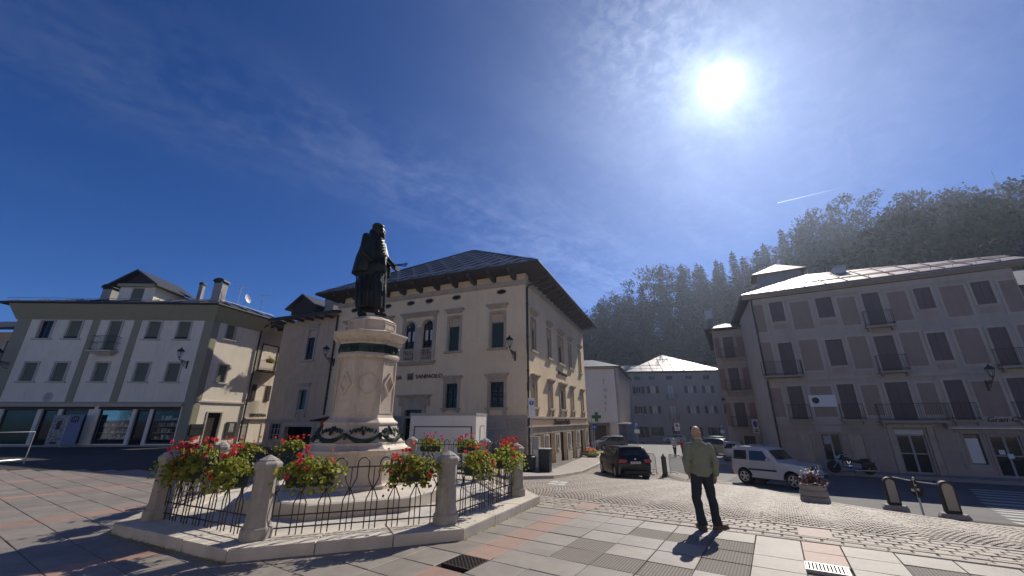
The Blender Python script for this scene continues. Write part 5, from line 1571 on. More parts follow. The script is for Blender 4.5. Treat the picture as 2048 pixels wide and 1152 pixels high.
f = MB(frC); f.box(-.25, .3, -2.6, -1.8, 10.6, 12.0); CHH = f.build('chimney', X['chimney'], ch_); f = MB(frC); f.box(-.4, .45, -2.75, -1.65, 12.0, 12.12); f.box(-.35, .4, -2.7, -1.7, 12.12, 12.9); f.build('cowl', X['white_metal'], CHH)
downpipe(ch_, frC, CW - .15, -1.6, 9.8, n=.06, r=.05)

# ---------------------------------------------------------------- cafe block with vertical letters
frO = frame(16.3, 63.2, -80)
if frO[2].y > 0: frO = frame(16.3, 63.2, -80, flip=True)
frP = frame(16.3, 63.2, 20.5)
oa = thing('cafe_block', 'white flat-fronted cafe block with vertical letters and a finned grey side', 'building', (16.3, 63.2, -1.9))
mb = MB(frO); mb.quad((0, 0, 1.45), (14, 0, 1.45), (14, 0, 9.9), (0, 0, 9.9)); mb.build('wall', X['white_wall'], oa, recalc=False)
mb = MB(frP); mb.quad((0, 0, 1.45), (26, 0, 1.45), (26, 0, 10.2), (0, 0, 9.9)); mb.build('side_wall', X['fin'], oa, recalc=False)
MB(frO).quad((0, 0, 1.45), (14, 0, 1.45), (14, -12, 1.45), (0, -12, 1.45)).build('underside', X['grey_wall'], oa, recalc=False)
b = MB(frO); b.box(.0, 1.3, -.9, -.35, -2.1, 1.44); b.build('pillar', X['white_wall'], oa)
MB(frO).quad((0, -2.6, -2.1), (14, -2.6, -2.1), (14, -2.6, 1.45), (0, -2.6, 1.45)).build('back_wall', X['grey_wall'], oa, recalc=False)
for s in (1.8, 4.3): D = MB(frO).box(s, s + 2.1, -2.6, -2.5, -1.95, 1.0).build('door', X['shut_brown'], oa); MB(frO).box(s + 1.0, s + 1.08, -2.5, -2.48, -1.95, 1.0).build('mullion', X['wood_dark'], D)
for k in range(15):
    MB(frP).box(.4 + k * 1.72, .58 + k * 1.72, 0, .55, 1.45, 9.8).build('fin', X['fin'], oa)
for z in (4.2, 7.0): MB(frP).box(0, 26, 0, .25, z, z + .14).build('floor_band', X['fin'], oa)
MB(frP).quad((0, -1.2, -2.2), (26, -1.2, -2.4), (26, -1.2, 1.45), (0, -1.2, 1.45)).build('base_wall', X['grey_wall'], oa, recalc=False)
MB(frP).box(-1.2, 4.5, -.4, 1.6, 1.28, 1.44).build('canopy', X['white_metal'], oa)
LT = text_on(oa, "l'", frO, 1.95, 7.25, 1.1, X['letters_grey'], n=.05, name='lettering')
for i, ch in enumerate("oasi"): text_on(oa, ch, frO, 1.9, 6.1 - i * 1.0, 1.05, X['letters_grey'], n=.05, name='lettering')
roof_plane(oa, [fpt(frO, -.9, .9, 9.95), fpt(frO, 14.5, .9, 9.95), fpt(frO, 14.5, -8, 12.2), fpt(frO, 3, -8, 12.2)], X['roof_l'], .2)
roof_plane(oa, [fpt(frP, 26, .9, 10.2), fpt(frO, -.9, .9, 9.95), fpt(frO, 3, -8, 12.2), fpt(frO, 0, -24, 12.2)], X['roof_l'], .2)
MB(frO).box(-.1, 14, .0, .05, 9.6, 9.75).build('eave_band', X['panel_pink'], oa)
f = MB(frO); f.box(5.2, 6.3, -5, -4, 11, 12.9); CH = f.build('chimney', X['chimney'], oa); f = MB(frO); f.box(5.0, 6.5, -5.2, -3.8, 12.9, 13.2); f.build('cowl', X['roof_pale'], CH)

# ---------------------------------------------------------------- hip-roofed house closing the street
frF = frame(26.3, 88.8, 100)
if frF[2].y > 0: frF = frame(26.3, 88.8, 100, flip=True)
fh = thing('shuttered_house', 'far grey house with a pale hipped roof and dark shutters closing the street', 'building', (26.3, 88.8, -2.5))
FW = 18.3
cx_ = [1.55, 4.6, 8.3, 12.35, 15.9]
hF = [(c - .65, c + .65, 10.25, 11.0) for c in cx_]
r1 = [(c - .55, c + .55, 7.35 if i != 2 else 6.2, 8.85 if i != 2 else 9.0) for i, c in enumerate(cx_)]
r2 = [(c - .55, c + .55, 3.15 if i != 2 else 2.1, 4.7) for i, c in enumerate(cx_)]
r3 = [(4.0, 5.2, -1.3, .4), (7.6, 9.0, -2.4, .5), (11.75, 12.95, -1.3, .4), (15.3, 16.5, -1.3, .4), (.9, 2.2, -1.6, .5)]
mb = MB(frF); wall_holes(mb, 0, FW, -3, 11.7, hF + r1 + r2 + r3)
a, b = fpt(frF, FW, 0, 0), fpt(frF, FW, -14, 0); c, d = frF[0], fpt(frF, 0, -14, 0)
g0 = MB(); g0.V, g0.F = mb.V, mb.F
for p, q in ((a, b), (b, d), (d, c)): g0.quad((p.x, p.y, -3), (q.x, q.y, -3), (q.x, q.y, 11.7), (p.x, p.y, 11.7))
g0.build('wall', X['grey_wall'], fh)
for i, (a, b, c, d) in enumerate(hF + r1 + r2 + r3):
    k = i % 5; row = i // 5
    f = MB(frF); surround(f, a, b, c, d, .14, .05, sill=True); W = f.build('window' if not (row == 3 and k == 1) else 'door', X['trim_c'], fh)
    if row == 3 and k == 1: planks(fh, W, frF, a, b, c, d, -.1, X['wood_dark'], k=3); continue
    casement(W, frF, a, b, c, d, -.12, X['frame_white'] if row in (1, 2) else X['wood_dark'], X['glass'], 1, 0, .09, curtain=row in (1, 2) and k > 0)
    if row in (1, 2, 3) and k != 2 or row == 3:
        for x0, x1 in ((a - .66, a - .04), (b + .04, b + .66)):
            q = MB(frF); q.box(x0, x1, .05, .1, c, d); q.box(x0 + .08, x1 - .08, .1, .12, c + .1, (c + d) / 2 - .05); q.box(x0 + .08, x1 - .08, .1, .12, (c + d) / 2 + .05, d - .1); q.build('shutter', X['shut_brown'], W)
    if row in (1, 2) and k == 2: balcony(fh, frF, a - .5, b + .5, c, .7, 1.0, bulge=.12)
for z in (9.75, 1.6): MB(frF).box(0, FW, 0, .07, z, z + .18).build('string_course', X['trim_c'], fh)
zF = 12.0
ea, eb, ec, ed = (fpt(frF, s, n, zF) for s, n in ((-.9, .9), (FW + .9, .9), (FW + .9, -15), (-.9, -15)))
apx = fpt(frF, 8.6, -6.6, 16.6)
roof_plane(fh, [ea, eb, apx], X['roof_edge'], .16, (2.2, 3.1), m_panel=X['roof_pale'])
roof_plane(fh, [eb, ec, apx], X['roof_pale'], .16); roof_plane(fh, [ed, ea, apx], X['roof_l'], .16); roof_plane(fh, [ec, ed, apx], X['roof_pale'], .16)
s = MB(frF); s.quad((-.85, .85, zF - .12), (FW + .85, .85, zF - .12), (FW + .85, -.2, zF - .25), (-.85, -.2, zF - .25)); s.build('soffit', X['eave_wood'], fh, recalc=False)
r_ = MB(frF)
for k in range(26): r_.tube([(.2 + k * .7, .45, 12.4), (.2 + k * .7, .45, 12.7)], .03, 4)
r_.tube([(0, .45, 12.68), (FW, .45, 12.68)], .03, 4); r_.build('snow_guard', X['steel'], fh)
# roofs of houses behind
frW = frame(22.5, 80.5, 100); frW = frW if frW[2].y < 0 else frame(22.5, 80.5, 100, flip=True)
wh = thing('low_roofed_house', 'house behind with a bright low metal roof between the cafe block and the shuttered house', 'building', (22.5, 95, -2.5))
frW = (Vector((20.5, 96, 0)), frW[1], frW[2])
mb = MB(frW); mb.box(0, 10, -8, 0, -3, 13.4); mb.build('wall', X['grey_wall'], wh)
roof_plane(wh, [fpt(frW, -1, .6, 13.3), fpt(frW, 11, .6, 13.3), fpt(frW, 11, -9, 15.4), fpt(frW, -1, -9, 15.4)], X['roof_pale'], .16)
frV = (Vector((43.5, 92, 0)), frW[1], frW[2])
wh = thing('hidden_roofed_house', 'house behind showing only a bright roof strip right of the shuttered house', 'building', (43.5, 92, -2.5))
mb = MB(frV); mb.box(-3, 8, -8, 0, -3, 13.6); mb.build('wall', X['grey_wall'], wh)
roof_plane(wh, [fpt(frV, -4, .6, 13.6), fpt(frV, 9, .6, 13.6), fpt(frV, 9, -9, 15.0), fpt(frV, -4, -9, 15.0)], X['roof_pale'], .16)

# ================================================================ wooded hill
CREST = [(-10, 0), (4, 9), (9, 15), (11.8, 21), (19, 28), (29.6, 39), (35, 39), (41.5, 41), (46, 41), (52.4, 38.5), (55.7, 31.5), (62, 30), (75, 24), (95, 8)]
def lerp_tab(tab, x):
    if x <= tab[0][0]: return tab[0][1]
    for (a, b), (c, d) in zip(tab, tab[1:]):
        if x <= c: return b + (d - b) * (x - a) / (c - a)
    return tab[-1][1]
R0 = [(-10, 118), (27, 123), (37, 92), (44, 66), (95, 60)]
RC = 150.0
def hz_(a, r):
    """hill height at azimuth a (degrees), distance r"""
    r0, top = lerp_tab(R0, a), lerp_tab(CREST, a)
    t = (r - r0) / (RC - r0)
    base = -3.0
    if t < 0: return base + t * 3
    if t < 1: return base + (top - base) * (t ** .85)
    return top + (r - RC) * .02
hm = MB(); na, nr = 54, 26
azs = [-12 + 2 * i for i in range(na)]
rows = []
for i, a in enumerate(azs):
    r0 = lerp_tab(R0, a)
    rows.append([(math.sin(R_(a)) * r, math.cos(R_(a)) * r, hz_(a, r) - .3) for r in [r0 - 6 + (260 - r0) * (j / (nr - 1)) ** 1.4 for j in range(nr)]])
hm.add([p for r in rows for p in r], [(i * nr + j, i * nr + j + 1, (i + 1) * nr + j + 1, (i + 1) * nr + j) for i in range(na - 1) for j in range(nr - 1)])
hm.build('hill', X['hill'], recalc=True, kind='structure', smooth=True)


def conifer_mesh(seed, h=16.0, r=2.9):
    rr = random.Random(seed); mb = MB()
    z = h * .10
    while z < h * .985:
        t = z / h
        rad = r * (1 - t) ** .8 * rr.uniform(.8, 1.12) + .10
        nb = max(4, int(7 + 5 * (1 - t)))
        a0 = rr.uniform(0, 6.3)
        for k in range(nb):
            if rr.random() < .10: continue
            a = a0 + 2 * math.pi * k / nb + rr.uniform(-.25, .25); L = rad * rr.uniform(.65, 1.1)
            d = Vector((math.cos(a), math.sin(a), 0)); sd_ = Vector((-d.y, d.x, 0))
            ns = max(2, int(L / .5))
            for s in range(ns):
                f = (s + .6) / ns
                for e in (-1, 0, 1):
                    c = d * (L * f) + sd_ * (e * .32 * (1.15 - f) * L * .45) + Vector((0, 0, z - L * .30 * f * f + rr.uniform(-.12, .12)))
                    w = rr.uniform(.26, .5); l = rr.uniform(.45, .8)
                    dr = (d + sd_ * e * .8).normalized() * l + Vector((0, 0, -.22 * l - rr.uniform(0, .2)))
                    sw = Vector((-dr.y, dr.x, 0)).normalized() * w * .5 + Vector((0, 0, rr.uniform(-.1, .1)))
                    mb.add([c - sw, c + sw, c + dr + sw * .35, c + dr - sw * .35], [(0, 1, 2, 3)])
        z += h * .036 * rr.uniform(.8, 1.2)
    for k in range(10):
        a = k * 2.4; c = Vector((0, 0, h * (.955 + .004 * k))); d = Vector((math.cos(a), math.sin(a), .2)) * .3
        mb.add([c - Vector((0, 0, .2)), c + d, c + Vector((0, 0, .35))], [(0, 1, 2)])
    return mb


def broadleaf_mesh(seed, h=14.0, r=4.0):
    rr = random.Random(seed); mb = MB()
    for k in range(46):
        while True:
            p = Vector((rr.uniform(-1, 1), rr.uniform(-1, 1), rr.uniform(-1, 1)))
            if .25 < p.length < 1: break
        c = Vector((p.x * r * (1 - .25 * p.z), p.y * r * (1 - .25 * p.z), h * .60 + p.z * h * .36))
        cr = rr.uniform(1.0, 2.1)
        for q in range(58):
            v = Vector((rr.gauss(0, 1), rr.gauss(0, 1), rr.gauss(0, 1))).normalized() * cr * rr.uniform(.55, 1.08); v.z *= .75
            n_ = Vector((rr.gauss(0, 1), rr.gauss(0, 1), rr.gauss(.6, 1))).normalized()
            a = n_.orthogonal().normalized() * rr.uniform(.15, .34); b = n_.cross(a).normalized() * rr.uniform(.13, .28)
            o = c + v
            mb.add([o - a, o - b * .8, o + a, o + b], [(0, 1, 2, 3)])
    return mb


def trunk_mesh(h, r, limbs, seed):
    rr = random.Random(seed); mb = MB()
    mb.tube([(0, 0, -1.5), (rr.uniform(-.1, .1), rr.uniform(-.1, .1), h * .4), (rr.uniform(-.15, .15), rr.uniform(-.15, .15), h * .92)], [r, r * .7, r * .15], 7)
    for k in range(limbs):
        a = rr.uniform(0, 6.3); z = h * rr.uniform(.3, .75); L = rr.uniform(1.5, 3.2)
        mb.tube([(0, 0, z), (math.cos(a) * L * .5, math.sin(a) * L * .5, z + L * .4), (math.cos(a) * L, math.sin(a) * L, z + L * .9)], [r * .4, r * .25, r * .08], 5)
    return mb


tree_protos = []
for i in range(4):
    tree_protos.append(('conifer_tree', conifer_mesh(i, 20, 3.6 + .45 * i), X['conifer'], trunk_mesh(20, .30, 0, i)))
for i in range(4):
    tree_protos.append(('broadleaf_tree', broadleaf_mesh(20 + i, 17 + i * 1.0, 5.2 + .5 * i), X['broadleaf'], trunk_mesh(15, .34, 8, 40 + i)))
tm = []
for nm, crown, mt, tr in tree_protos:
    me1 = bpy.data.meshes.new(nm + '_crown'); me1.from_pydata([tuple(v) for v in crown.V], [], crown.F); me1.materials.append(mt)
    me2 = bpy.data.meshes.new(nm + '_trunk'); me2.from_pydata([tuple(v) for v in tr.V], [], tr.F); me2.materials.append(X['bark']); me2.shade_smooth()
    tm.append((nm, me1, me2))
rt = random.Random(11)
LABELS = {'conifer_tree': 'dark pointed conifer on the wooded hill above the roofs', 'broadleaf_tree': 'round-crowned broadleaf tree on the wooded hill above the roofs'}
spots = []
for row in range(9):
    t = row / 8
    a = 7.5
    while a < 64:
        r0 = lerp_tab(R0, a); r = r0 + 3 + (RC - r0 - 1) * t + rt.uniform(-2, 2)
        step = (6.2 if t > .8 else 7.4) / r * 57.3
        spots.append((a + rt.uniform(-.4, .4), r)); a += step * rt.uniform(.85, 1.25)
spots.sort(key=lambda s: s[1])
n_tree = 0
for a, r in spots:
    # beeches at the right-hand end of the crest, conifers towards the left
    pc = .55 if a < 34 else (.2 if a < 44 else .06)
    k = rt.randrange(4) if rt.random() < pc else 4 + rt.randrange(4)
    nm, m1, m2 = tm[k]
    sc_ = rt.uniform(.70, 1.25)
    if nm == 'broadleaf_tree': sc_ *= 1.22
    x, y = math.sin(R_(a)) * r, math.cos(R_(a)) * r
    t = thing(nm, LABELS[nm], 'tree', (x, y, hz_(a, r) - .2), rt.uniform(0, 6.28), group='conifers on the wooded hill' if k < 4 else 'broadleaf trees on the wooded hill')
    t.scale = (sc_, sc_, sc_ * rt.uniform(.92, 1.1))
    for pn, me in (('crown', m1), ('trunk', m2)):
        o = bpy.data.objects.new(pn, me); link(o, t)
    n_tree += 1
# lattice mast on the hilltop
a, r = 55.3, 152
mx, my, mz = math.sin(R_(a)) * r, math.cos(R_(a)) * r, hz_(a, r)
mast = thing('radio_mast', 'red and white lattice radio mast on the hilltop at the right', 'mast', (mx, my, mz), .4)
mb = MB(); Hm = 27
for k in range(4):
    cx, cy_ = [(-1, -1), (1, -1), (1, 1), (-1, 1)][k]
    mb.tube([(cx * .9, cy_ * .9, -1), (cx * .35, cy_ * .35, Hm)], .09, 4)
for j in range(13):
    z0, z1 = j * Hm / 13, (j + 1) * Hm / 13
    w0, w1 = .9 - .55 * z0 / Hm, .9 - .55 * z1 / Hm
    C4 = [(-1, -1), (1, -1), (1, 1), (-1, 1)]
    for k in range(4):
        p, q = C4[k], C4[(k + 1) % 4]
        mb.tube([(p[0] * w0, p[1] * w0, z0), (q[0] * w1, q[1] * w1, z1)], .05, 3); mb.tube([(p[0] * w1, p[1] * w1, z1), (q[0] * w1, q[1] * w1, z1)], .05, 3)
mb.build('lattice', X['steel'], mast, local=True)
mb = MB()
for z in (15, 19, 23, 26): mb.lathe([(.05, z), (.55, z), (.55, z + .9), (.05, z + .9)], 8, (.9 if z % 2 else -.9, 0))
mb.tube([(0, 0, Hm), (0, 0, Hm + 4)], .06, 4); mb.build('aerials', X['sign_white'], mast, local=True)

# ================================================================ monument
MX, MY = MC
ROT8 = R_(90 - 183.5)                              # angle (x axis, ccw) of the first octagon corner
def octp(r, k, z=0.0, c=None):
    c = c or MC; a = ROT8 + k * math.pi / 4; return (c[0] + r * math.cos(a), c[1] + r * math.sin(a), z)
HEAD = [183.5 - 45 * k for k in range(8)]          # azimuth of corner k (k=0 front left, 1 front right ...)
def oring(r, z): return [octp(r, k, z) for k in range(8)]

# outer step with kerb blocks
step = thing('monument_step', 'pale octagonal stone step carrying the railing round the statue', 'stone step', (MX, MY, 0))
mb = MB(); mb.loft([oring(3.9, -.4), oring(3.9, .10), oring(3.3, .10), oring(3.3, -.3)], caps=False); mb.build('bed', X['joint'], step)
mb = MB(); ring = oring(3.55, .125); mb.add(ring, [tuple(range(8))]); o = mb.build('gravel_floor', X['stone_in'], step)
rk = random.Random(5)
for k in range(8):
    a, b = Vector(octp(4.32, k)), Vector(octp(4.32, k + 1)); c, d = Vector(octp(3.42, k)), Vector(octp(3.42, k + 1))
    n = 3
    for i in range(n):
        t0, t1 = i / n, (i + 1) / n
        P = [a.lerp(b, t0), a.lerp(b, t1), c.lerp(d, t1), c.lerp(d, t0)]
        ctr = sum(P, Vector()) / 4
        P = [ctr + (p - ctr) * (1 - .010 / (p - ctr).length * 1) for p in P]
        zt = .158 + rk.uniform(-.006, .006)
        mb = MB(); gzb = -.2
        mb.loft([[(p.x, p.y, gzb) for p in P], [(p.x, p.y, zt - .018) for p in P], [((ctr + (p - ctr) * .985).x, (ctr + (p - ctr) * .985).y, zt) for p in P]])
        mb.build('step_block', X['stone_step'], step)
# moss and weeds at the foot of the step
ms = MB(); rm = random.Random(9)
for k in (0, 7, 1):
    for q in range(90):
        t = rm.random() ** 1.5; p = Vector(octp(4.34, k)).lerp(Vector(octp(4.34, k - 1 if k == 0 else k + 1)), t)
        p.x += rm.uniform(-.03, .03); p.y += rm.uniform(-.04, .02); a = rm.uniform(0, 6.3); l = rm.uniform(.015, .05)
        ms.add([(p.x - .006, p.y, 0), (p.x + .006, p.y, 0), (p.x + math.cos(a) * l * .5, p.y + math.sin(a) * l * .5, l)], [(0, 1, 2)])
mo = ms.build('weeds', X['geranium'], None, recalc=False); tag(mo, 'small weeds at the foot of the stone step', kind='stuff')

# inner pedestal
MC = (MC[0] - .19, MC[1] - .065)
MX, MY = MC
ROT8 += R_(6)
ped = thing('pedestal', 'tall octagonal white stone pedestal with bronze garlands under the statue', 'pedestal', (MX, MY, .12))
mb = MB(); mb.loft([oring(2.45, .0), oring(2.45, .36), oring(2.40, .385), oring(1.2, .40)]); mb.build('lower_step', X['stone_step'], ped)
mb = MB(); mb.loft([oring(r, z) for r, z in ((1.34, .38), (1.34, .46), (1.27, .50), (1.25, .56), (1.25, 1.08), (1.30, 1.13), (1.32, 1.19), (1.24, 1.22), (1.18, 1.27), (1.15, 1.30), (1.15, 1.35), (1.06, 1.37))])
mb.build('base', X['stone'], ped)
mb = MB(); mb.loft([oring(r, z) for r, z in ((1.09, 1.36), (1.02, 1.45), (.95, 1.60), (.905, 1.73), (.90, 1.76))]); mb.build('garland_block', X['stone'], ped)
mb = MB(); mb.loft([oring(r, z) for r, z in ((.93, 1.75), (.93, 1.79), (.86, 1.84), (.80, 1.90), (.785, 1.96))]); mb.build('moulding', X['stone'], ped)
mb = MB(); mb.loft([oring(r, z) for r, z in ((.775, 1.95), (.765, 3.34))]); mb.build('shaft', X['stone'], ped)
mb = MB(); mb.loft([oring(r, z) for r, z in ((.79, 3.33), (.825, 3.36), (.83, 3.42), (.79, 3.44), (.785, 3.47))]); mb.build('moulding', X['stone'], ped)
mb = MB(); mb.loft([oring(r, z) for r, z in ((.78, 3.46), (.78, 3.70))]); FZ = mb.build('frieze', X['bronze_relief'], ped)
mb = MB(); mb.loft([oring(r, z) for r, z in ((.80, 3.69), (.80, 3.74), (.84, 3.78), (.86, 3.80), (.94, 3.86), (.985, 3.93), (1.0, 3.95), (1.0, 3.99), (.68, 4.075), (.66, 4.08))]); CP = mb.build('capital', X['stone'], ped)
mb = MB(); mb.loft([oring(r, z) for r, z in ((.665, 4.07), (.655, 4.10), (.655, 4.33), (.665, 4.35), (.64, 4.36), (.46, 4.46), (.45, 4.47))]); TB = mb.build('top_block', X['stone'], ped)


def face_frame(r, k, z=0.0):
    """frame on face k of an octagon of corner radius r (face between corners k and k+1)"""
    a, b = Vector(octp(r, k)), Vector(octp(r, k + 1)); U = (b - a).normalized(); N = Vector((U.y, -U.x, 0))
    m = (a + b) / 2
    if N.dot(m - Vector((MX, MY, 0))) < 0: N = -N
    return (Vector((m.x, m.y, 0)), U, N), (b - a).length

rb = random.Random(2)
for k in range(8):
    fr, L = face_frame(.772, k)
    # raised border of the face
    w = L / 2 - .03
    b = MB(fr)
    for s0, s1, z0, z1 in ((-w, -w + .025, 2.0, 3.3), (w - .025, w, 2.0, 3.3), (-w + .025, w - .025, 2.0, 2.03), (-w + .025, w - .025, 3.27, 3.3)): b.box(s0, s1, -.005, .014, z0, z1)
    b.build('face_border', X['stone'], ped)
    if k % 2 == 0 and True:
        q = MB(fr); n_ = 28; R1 = .215
        q.tube([(R1 * math.cos(2 * math.pi * i / n_), .006, 2.70 + R1 * 1.14 * math.sin(2 * math.pi * i / n_)) for i in range(n_ + 1)], .016, 6); q.build('medallion_ring', X['stone'], ped)
    else:
        q = MB(fr)
        for (s0, z0), (s1, z1) in (((-1, 0), (0, 1)), ((0, 1), (1, 0)), ((1, 0), (0, -1)), ((0, -1), (-1, 0))):
            for (r0, r1, n_) in ((.215, .285, .05), (.17, .215, .025)):
                q.add([(s0 * r0 * .72, -.01, 2.7 + z0 * r0), (s1 * r0 * .72, -.01, 2.7 + z1 * r0), (s1 * r1 * .72, -.01, 2.7 + z1 * r1), (s0 * r1 * .72, -.01, 2.7 + z0 * r1),
                       (s0 * r0 * .72, n_, 2.7 + z0 * r0), (s1 * r0 * .72, n_, 2.7 + z1 * r0), (s1 * r1 * .72, n_, 2.7 + z1 * r1), (s0 * r1 * .72, n_, 2.7 + z0 * r1)],
                      [(4, 5, 6, 7), (0, 1, 5, 4), (1, 2, 6, 5), (2, 3, 7, 6), (3, 0, 4, 7)])
        q.build('diamond_panel', X['stone'], ped)
    # bronze frieze reliefs: curling acanthus
    fr, L = face_frame(.782, k)
    q = MB(fr)
    for sgn in (-1, 1):
        for j in range(2):
            cx, cz = sgn * (.075 + .13 * j), 3.58
            q.tube([(cx + sgn * (.055 - .0022 * i) * math.cos(i * .55), .012, cz + (.085 - .0034 * i) * math.sin(i * .55) * (1 if j else -1)) for i in range(20)], [.016 - .0005 * i for i in range(20)], 5)
    q.tube([(0, .01, 3.48), (0, .018, 3.58), (0, .01, 3.68)], [.012, .03, .012], 6); q.build('relief', X['bronze_relief'], FZ)
    # dentils under the cornice
    fr, L = face_frame(.845, k)
    q = MB(fr)
    nd = 9
    for i in range(nd): x = -L / 2 + L * (i + .5) / nd; q.box(x - .022, x + .022, -.02, .016, 3.745, 3.79)
    q.build('dentil', X['stone'], CP)
    # little plate with a sunk panel on the top block
    fr, L = face_frame(.656, k); q = MB(fr); w = L / 2 - .035
    for s0, s1, z0, z1 in ((-w, -w + .02, 4.13, 4.31), (w - .02, w, 4.13, 4.31), (-w + .02, w - .02, 4.13, 4.15), (-w + .02, w - .02, 4.29, 4.31)): q.box(s0, s1, -.005, .012, z0, z1)
    q.build('face_border', X['stone'], TB)
    # garland: swag with leaves, ribbon above
    g = MB()
    rad = lambda z: .90 + (1.76 - z) * .50
    c0, c1 = Vector(octp(1, k)) - Vector((MX, MY, 0)), Vector(octp(1, k + 1)) - Vector((MX, MY, 0))
    def on(t, z, out=.03):
        p = c0.lerp(c1, t); return Vector((MX, MY, 0)) + p * rad(z) + (c0 + c1).normalized() * out + Vector((0, 0, z))
    swag = [on(t / 12, 1.56 - .17 * math.sin(math.pi * t / 12) ** .8, .03) for t in range(13)]
    g.tube(swag, [.022 + .032 * math.sin(math.pi * t / 12) for t in range(13)], 7)
    for t in range(60):
        i = rb.uniform(0, 11.99); p = swag[int(i)].lerp(swag[int(i) + 1], i % 1)
        n_ = (c0 + c1).normalized(); d = Vector((rb.gauss(0, 1), rb.gauss(0, 1), rb.gauss(0, 1))).normalized() * .05 + n_ * .035
        s_ = d.cross(Vector((rb.random(), rb.random(), rb.random()))).normalized() * .022
        g.add([p + n_ * .02 - s_, p + n_ * .02 + s_, p + d * 1.3], [(0, 1, 2)])
    for sgn in (0, 1):
        tip = on(sgn, 1.56, .02); g.tube([tip, tip - Vector((0, 0, .08)), tip - Vector((0, 0, .2))], [.035, .035, .015], 6)
    g.build('garland', X['bronze_relief'], ped, recalc=False)
    g = MB()
    for sgn in (-1, 1):
        g.tube([on(.5 + sgn * (.02 + .032 * j), 1.66 + .045 * math.sin(j * 1.75) - .006 * j, .025) for j in range(13)], [.022] * 13, 5)
    g.tube([on(.5, 1.70, .03), on(.5, 1.62, .045), on(.5, 1.52, .05)], [.02, .045, .03], 6); g.build('ribbon', X['bronze_relief'], ped)

# ---- the statue: a robed bearded figure with a palette, facing right
SX = lambda px: (px - 625) * .00372                # silhouette measured across the figure
SZ = lambda py: 4.47 + (882 - py) * .00366
statue = thing('statue', 'dark bronze statue of a bearded robed man holding a palette and brushes on the pedestal', 'statue', (MX, MY, 4.46))
def to_w(x, d, z):
    x = x * .90 - (z - 4.47) * .122
    d *= .92
    return (MX + x * math.cos(R_(-19)) + d * math.sin(R_(-19)), MY - x * math.sin(R_(-19)) + d * math.cos(R_(-19)), z)
fig = MB()
def ringp(cx, hw, cd, hd, z, n=36, fold=0.0, nf=11, ph=0.0):
    out = []
    for i in range(n):
        a = 2 * math.pi * i / n
        k = 1 + fold * math.sin(nf * a + ph) * (.6 + .4 * math.sin(3 * a + ph * 2)) + fold * .5 * math.sin((nf * 2 - 3) * a - ph)
        out.append(to_w(cx + hw * k * math.cos(a), cd + hd * k * math.sin(a), z))
    return out
def silh(rows, fold=.04, nf=11, n=40):
    rings = []
    for i, (py, l, r, cd, hd, f) in enumerate(rows):
        rings.append(ringp(SX((l + r) / 2), (r - l) / 2 * .00372, cd, hd, SZ(py), n, f, nf, ph=.09 * i))
    fig.loft(rings)
# under robe (from chest to hem)
silh([(812, 505, 722, .0, .30, .03), (800, 492, 726, .0, .33, .055), (740, 484, 730, 0, .34, .06), (660, 490, 738, 0, .33, .06), (590, 505, 742, 0, .32, .05), (520, 520, 748, 0, .31, .045), (460, 540, 752, 0, .31, .04), (400, 545, 752, .0, .30, .035), (340, 550, 745, .0, .30, .03), (280, 560, 742, 0, .28, .03), (235, 585, 735, 0, .24, .02), (205, 610, 722, 0, .17, .01)], nf=13)
# cloak over the shoulders down to the hem at the left
silh([(528, 459, 640, .02, .36, .04), (500, 466, 650, .02, .38, .05), (450, 480, 652, .02, .39, .05), (400, 492, 655, .02, .39, .045), (350, 512, 655, .02, .38, .04), (300, 532, 660, .02, .37, .03), (255, 556, 668, .02, .35, .025), (222, 578, 672, .0, .29, .02), (195, 606, 676, .0, .2, .01), (182, 622, 676, 0, .15, .01)], nf=9)
def cap(p0, p1, r0, r1, n=10):
    p0, p1 = Vector(p0), Vector(p1); ax = (p1 - p0).normalized()
    pts = [p0 - ax * r0 * .8, p0 - ax * r0 * .45, p0, p1, p1 + ax * r1 * .45, p1 + ax * r1 * .8]
    fig.tube([to_w(*p) for p in pts], [r0 * .3, r0 * .85, r0, r1, r1 * .85, r1 * .3], n)
# collar, neck, head, cap, beard, nose
cap((SX(655), 0, SZ(215)), (SX(678), 0, SZ(165)), .12, .10)
fig.tube([to_w(SX(616), -.12, SZ(158)), to_w(SX(640), -.17, SZ(185)), to_w(SX(655), -.2, SZ(235)), to_w(SX(648), -.24, SZ(330)), to_w(SX(640), -.25, SZ(460))], [.03, .05, .06, .065, .04], 8)
fig.tube([to_w(SX(612), .05, SZ(155)), to_w(SX(622), .0, SZ(175)), to_w(SX(630), -.05, SZ(195))], [.03, .06, .07], 8)
fig.ell(to_w(SX(688), 0, SZ(140)), .155, .135, .19, 16, 12)
fig.ell(to_w(SX(684), 0, SZ(108)), .185, .165, .085, 16, 10)
fig.ell(to_w(SX(680), 0, SZ(97)), .15, .14, .06, 16, 8)
fig.ell(to_w(SX(652), 0, SZ(140)), .08, .12, .11, 12, 8)
cap((SX(733), 0, SZ(128)), (SX(741), 0, SZ(152)), .018, .026, 8)
cap((SX(726), 0, SZ(122)), (SX(733), 0, SZ(122)), .02, .02, 8)
for dx in (-.06, 0, .06): cap((SX(722), dx, SZ(172)), (SX(728), dx * .6, SZ(236)), .062, .03, 8)
cap((SX(722), 0, SZ(168)), (SX(734), 0, SZ(170)), .035, .02, 8)
# chest folds and sash
for j in range(7): fig.tube([to_w(SX(668), -.24, SZ(232 + j * 22)), to_w(SX(700), -.285, SZ(246 + j * 22)), to_w(SX(738), -.2, SZ(232 + j * 24))], [.014, .030, .014], 6)
fig.tube([to_w(SX(672), -.27, SZ(372)), to_w(SX(705), -.31, SZ(384)), to_w(SX(745), -.22, SZ(376))], .035, 8)
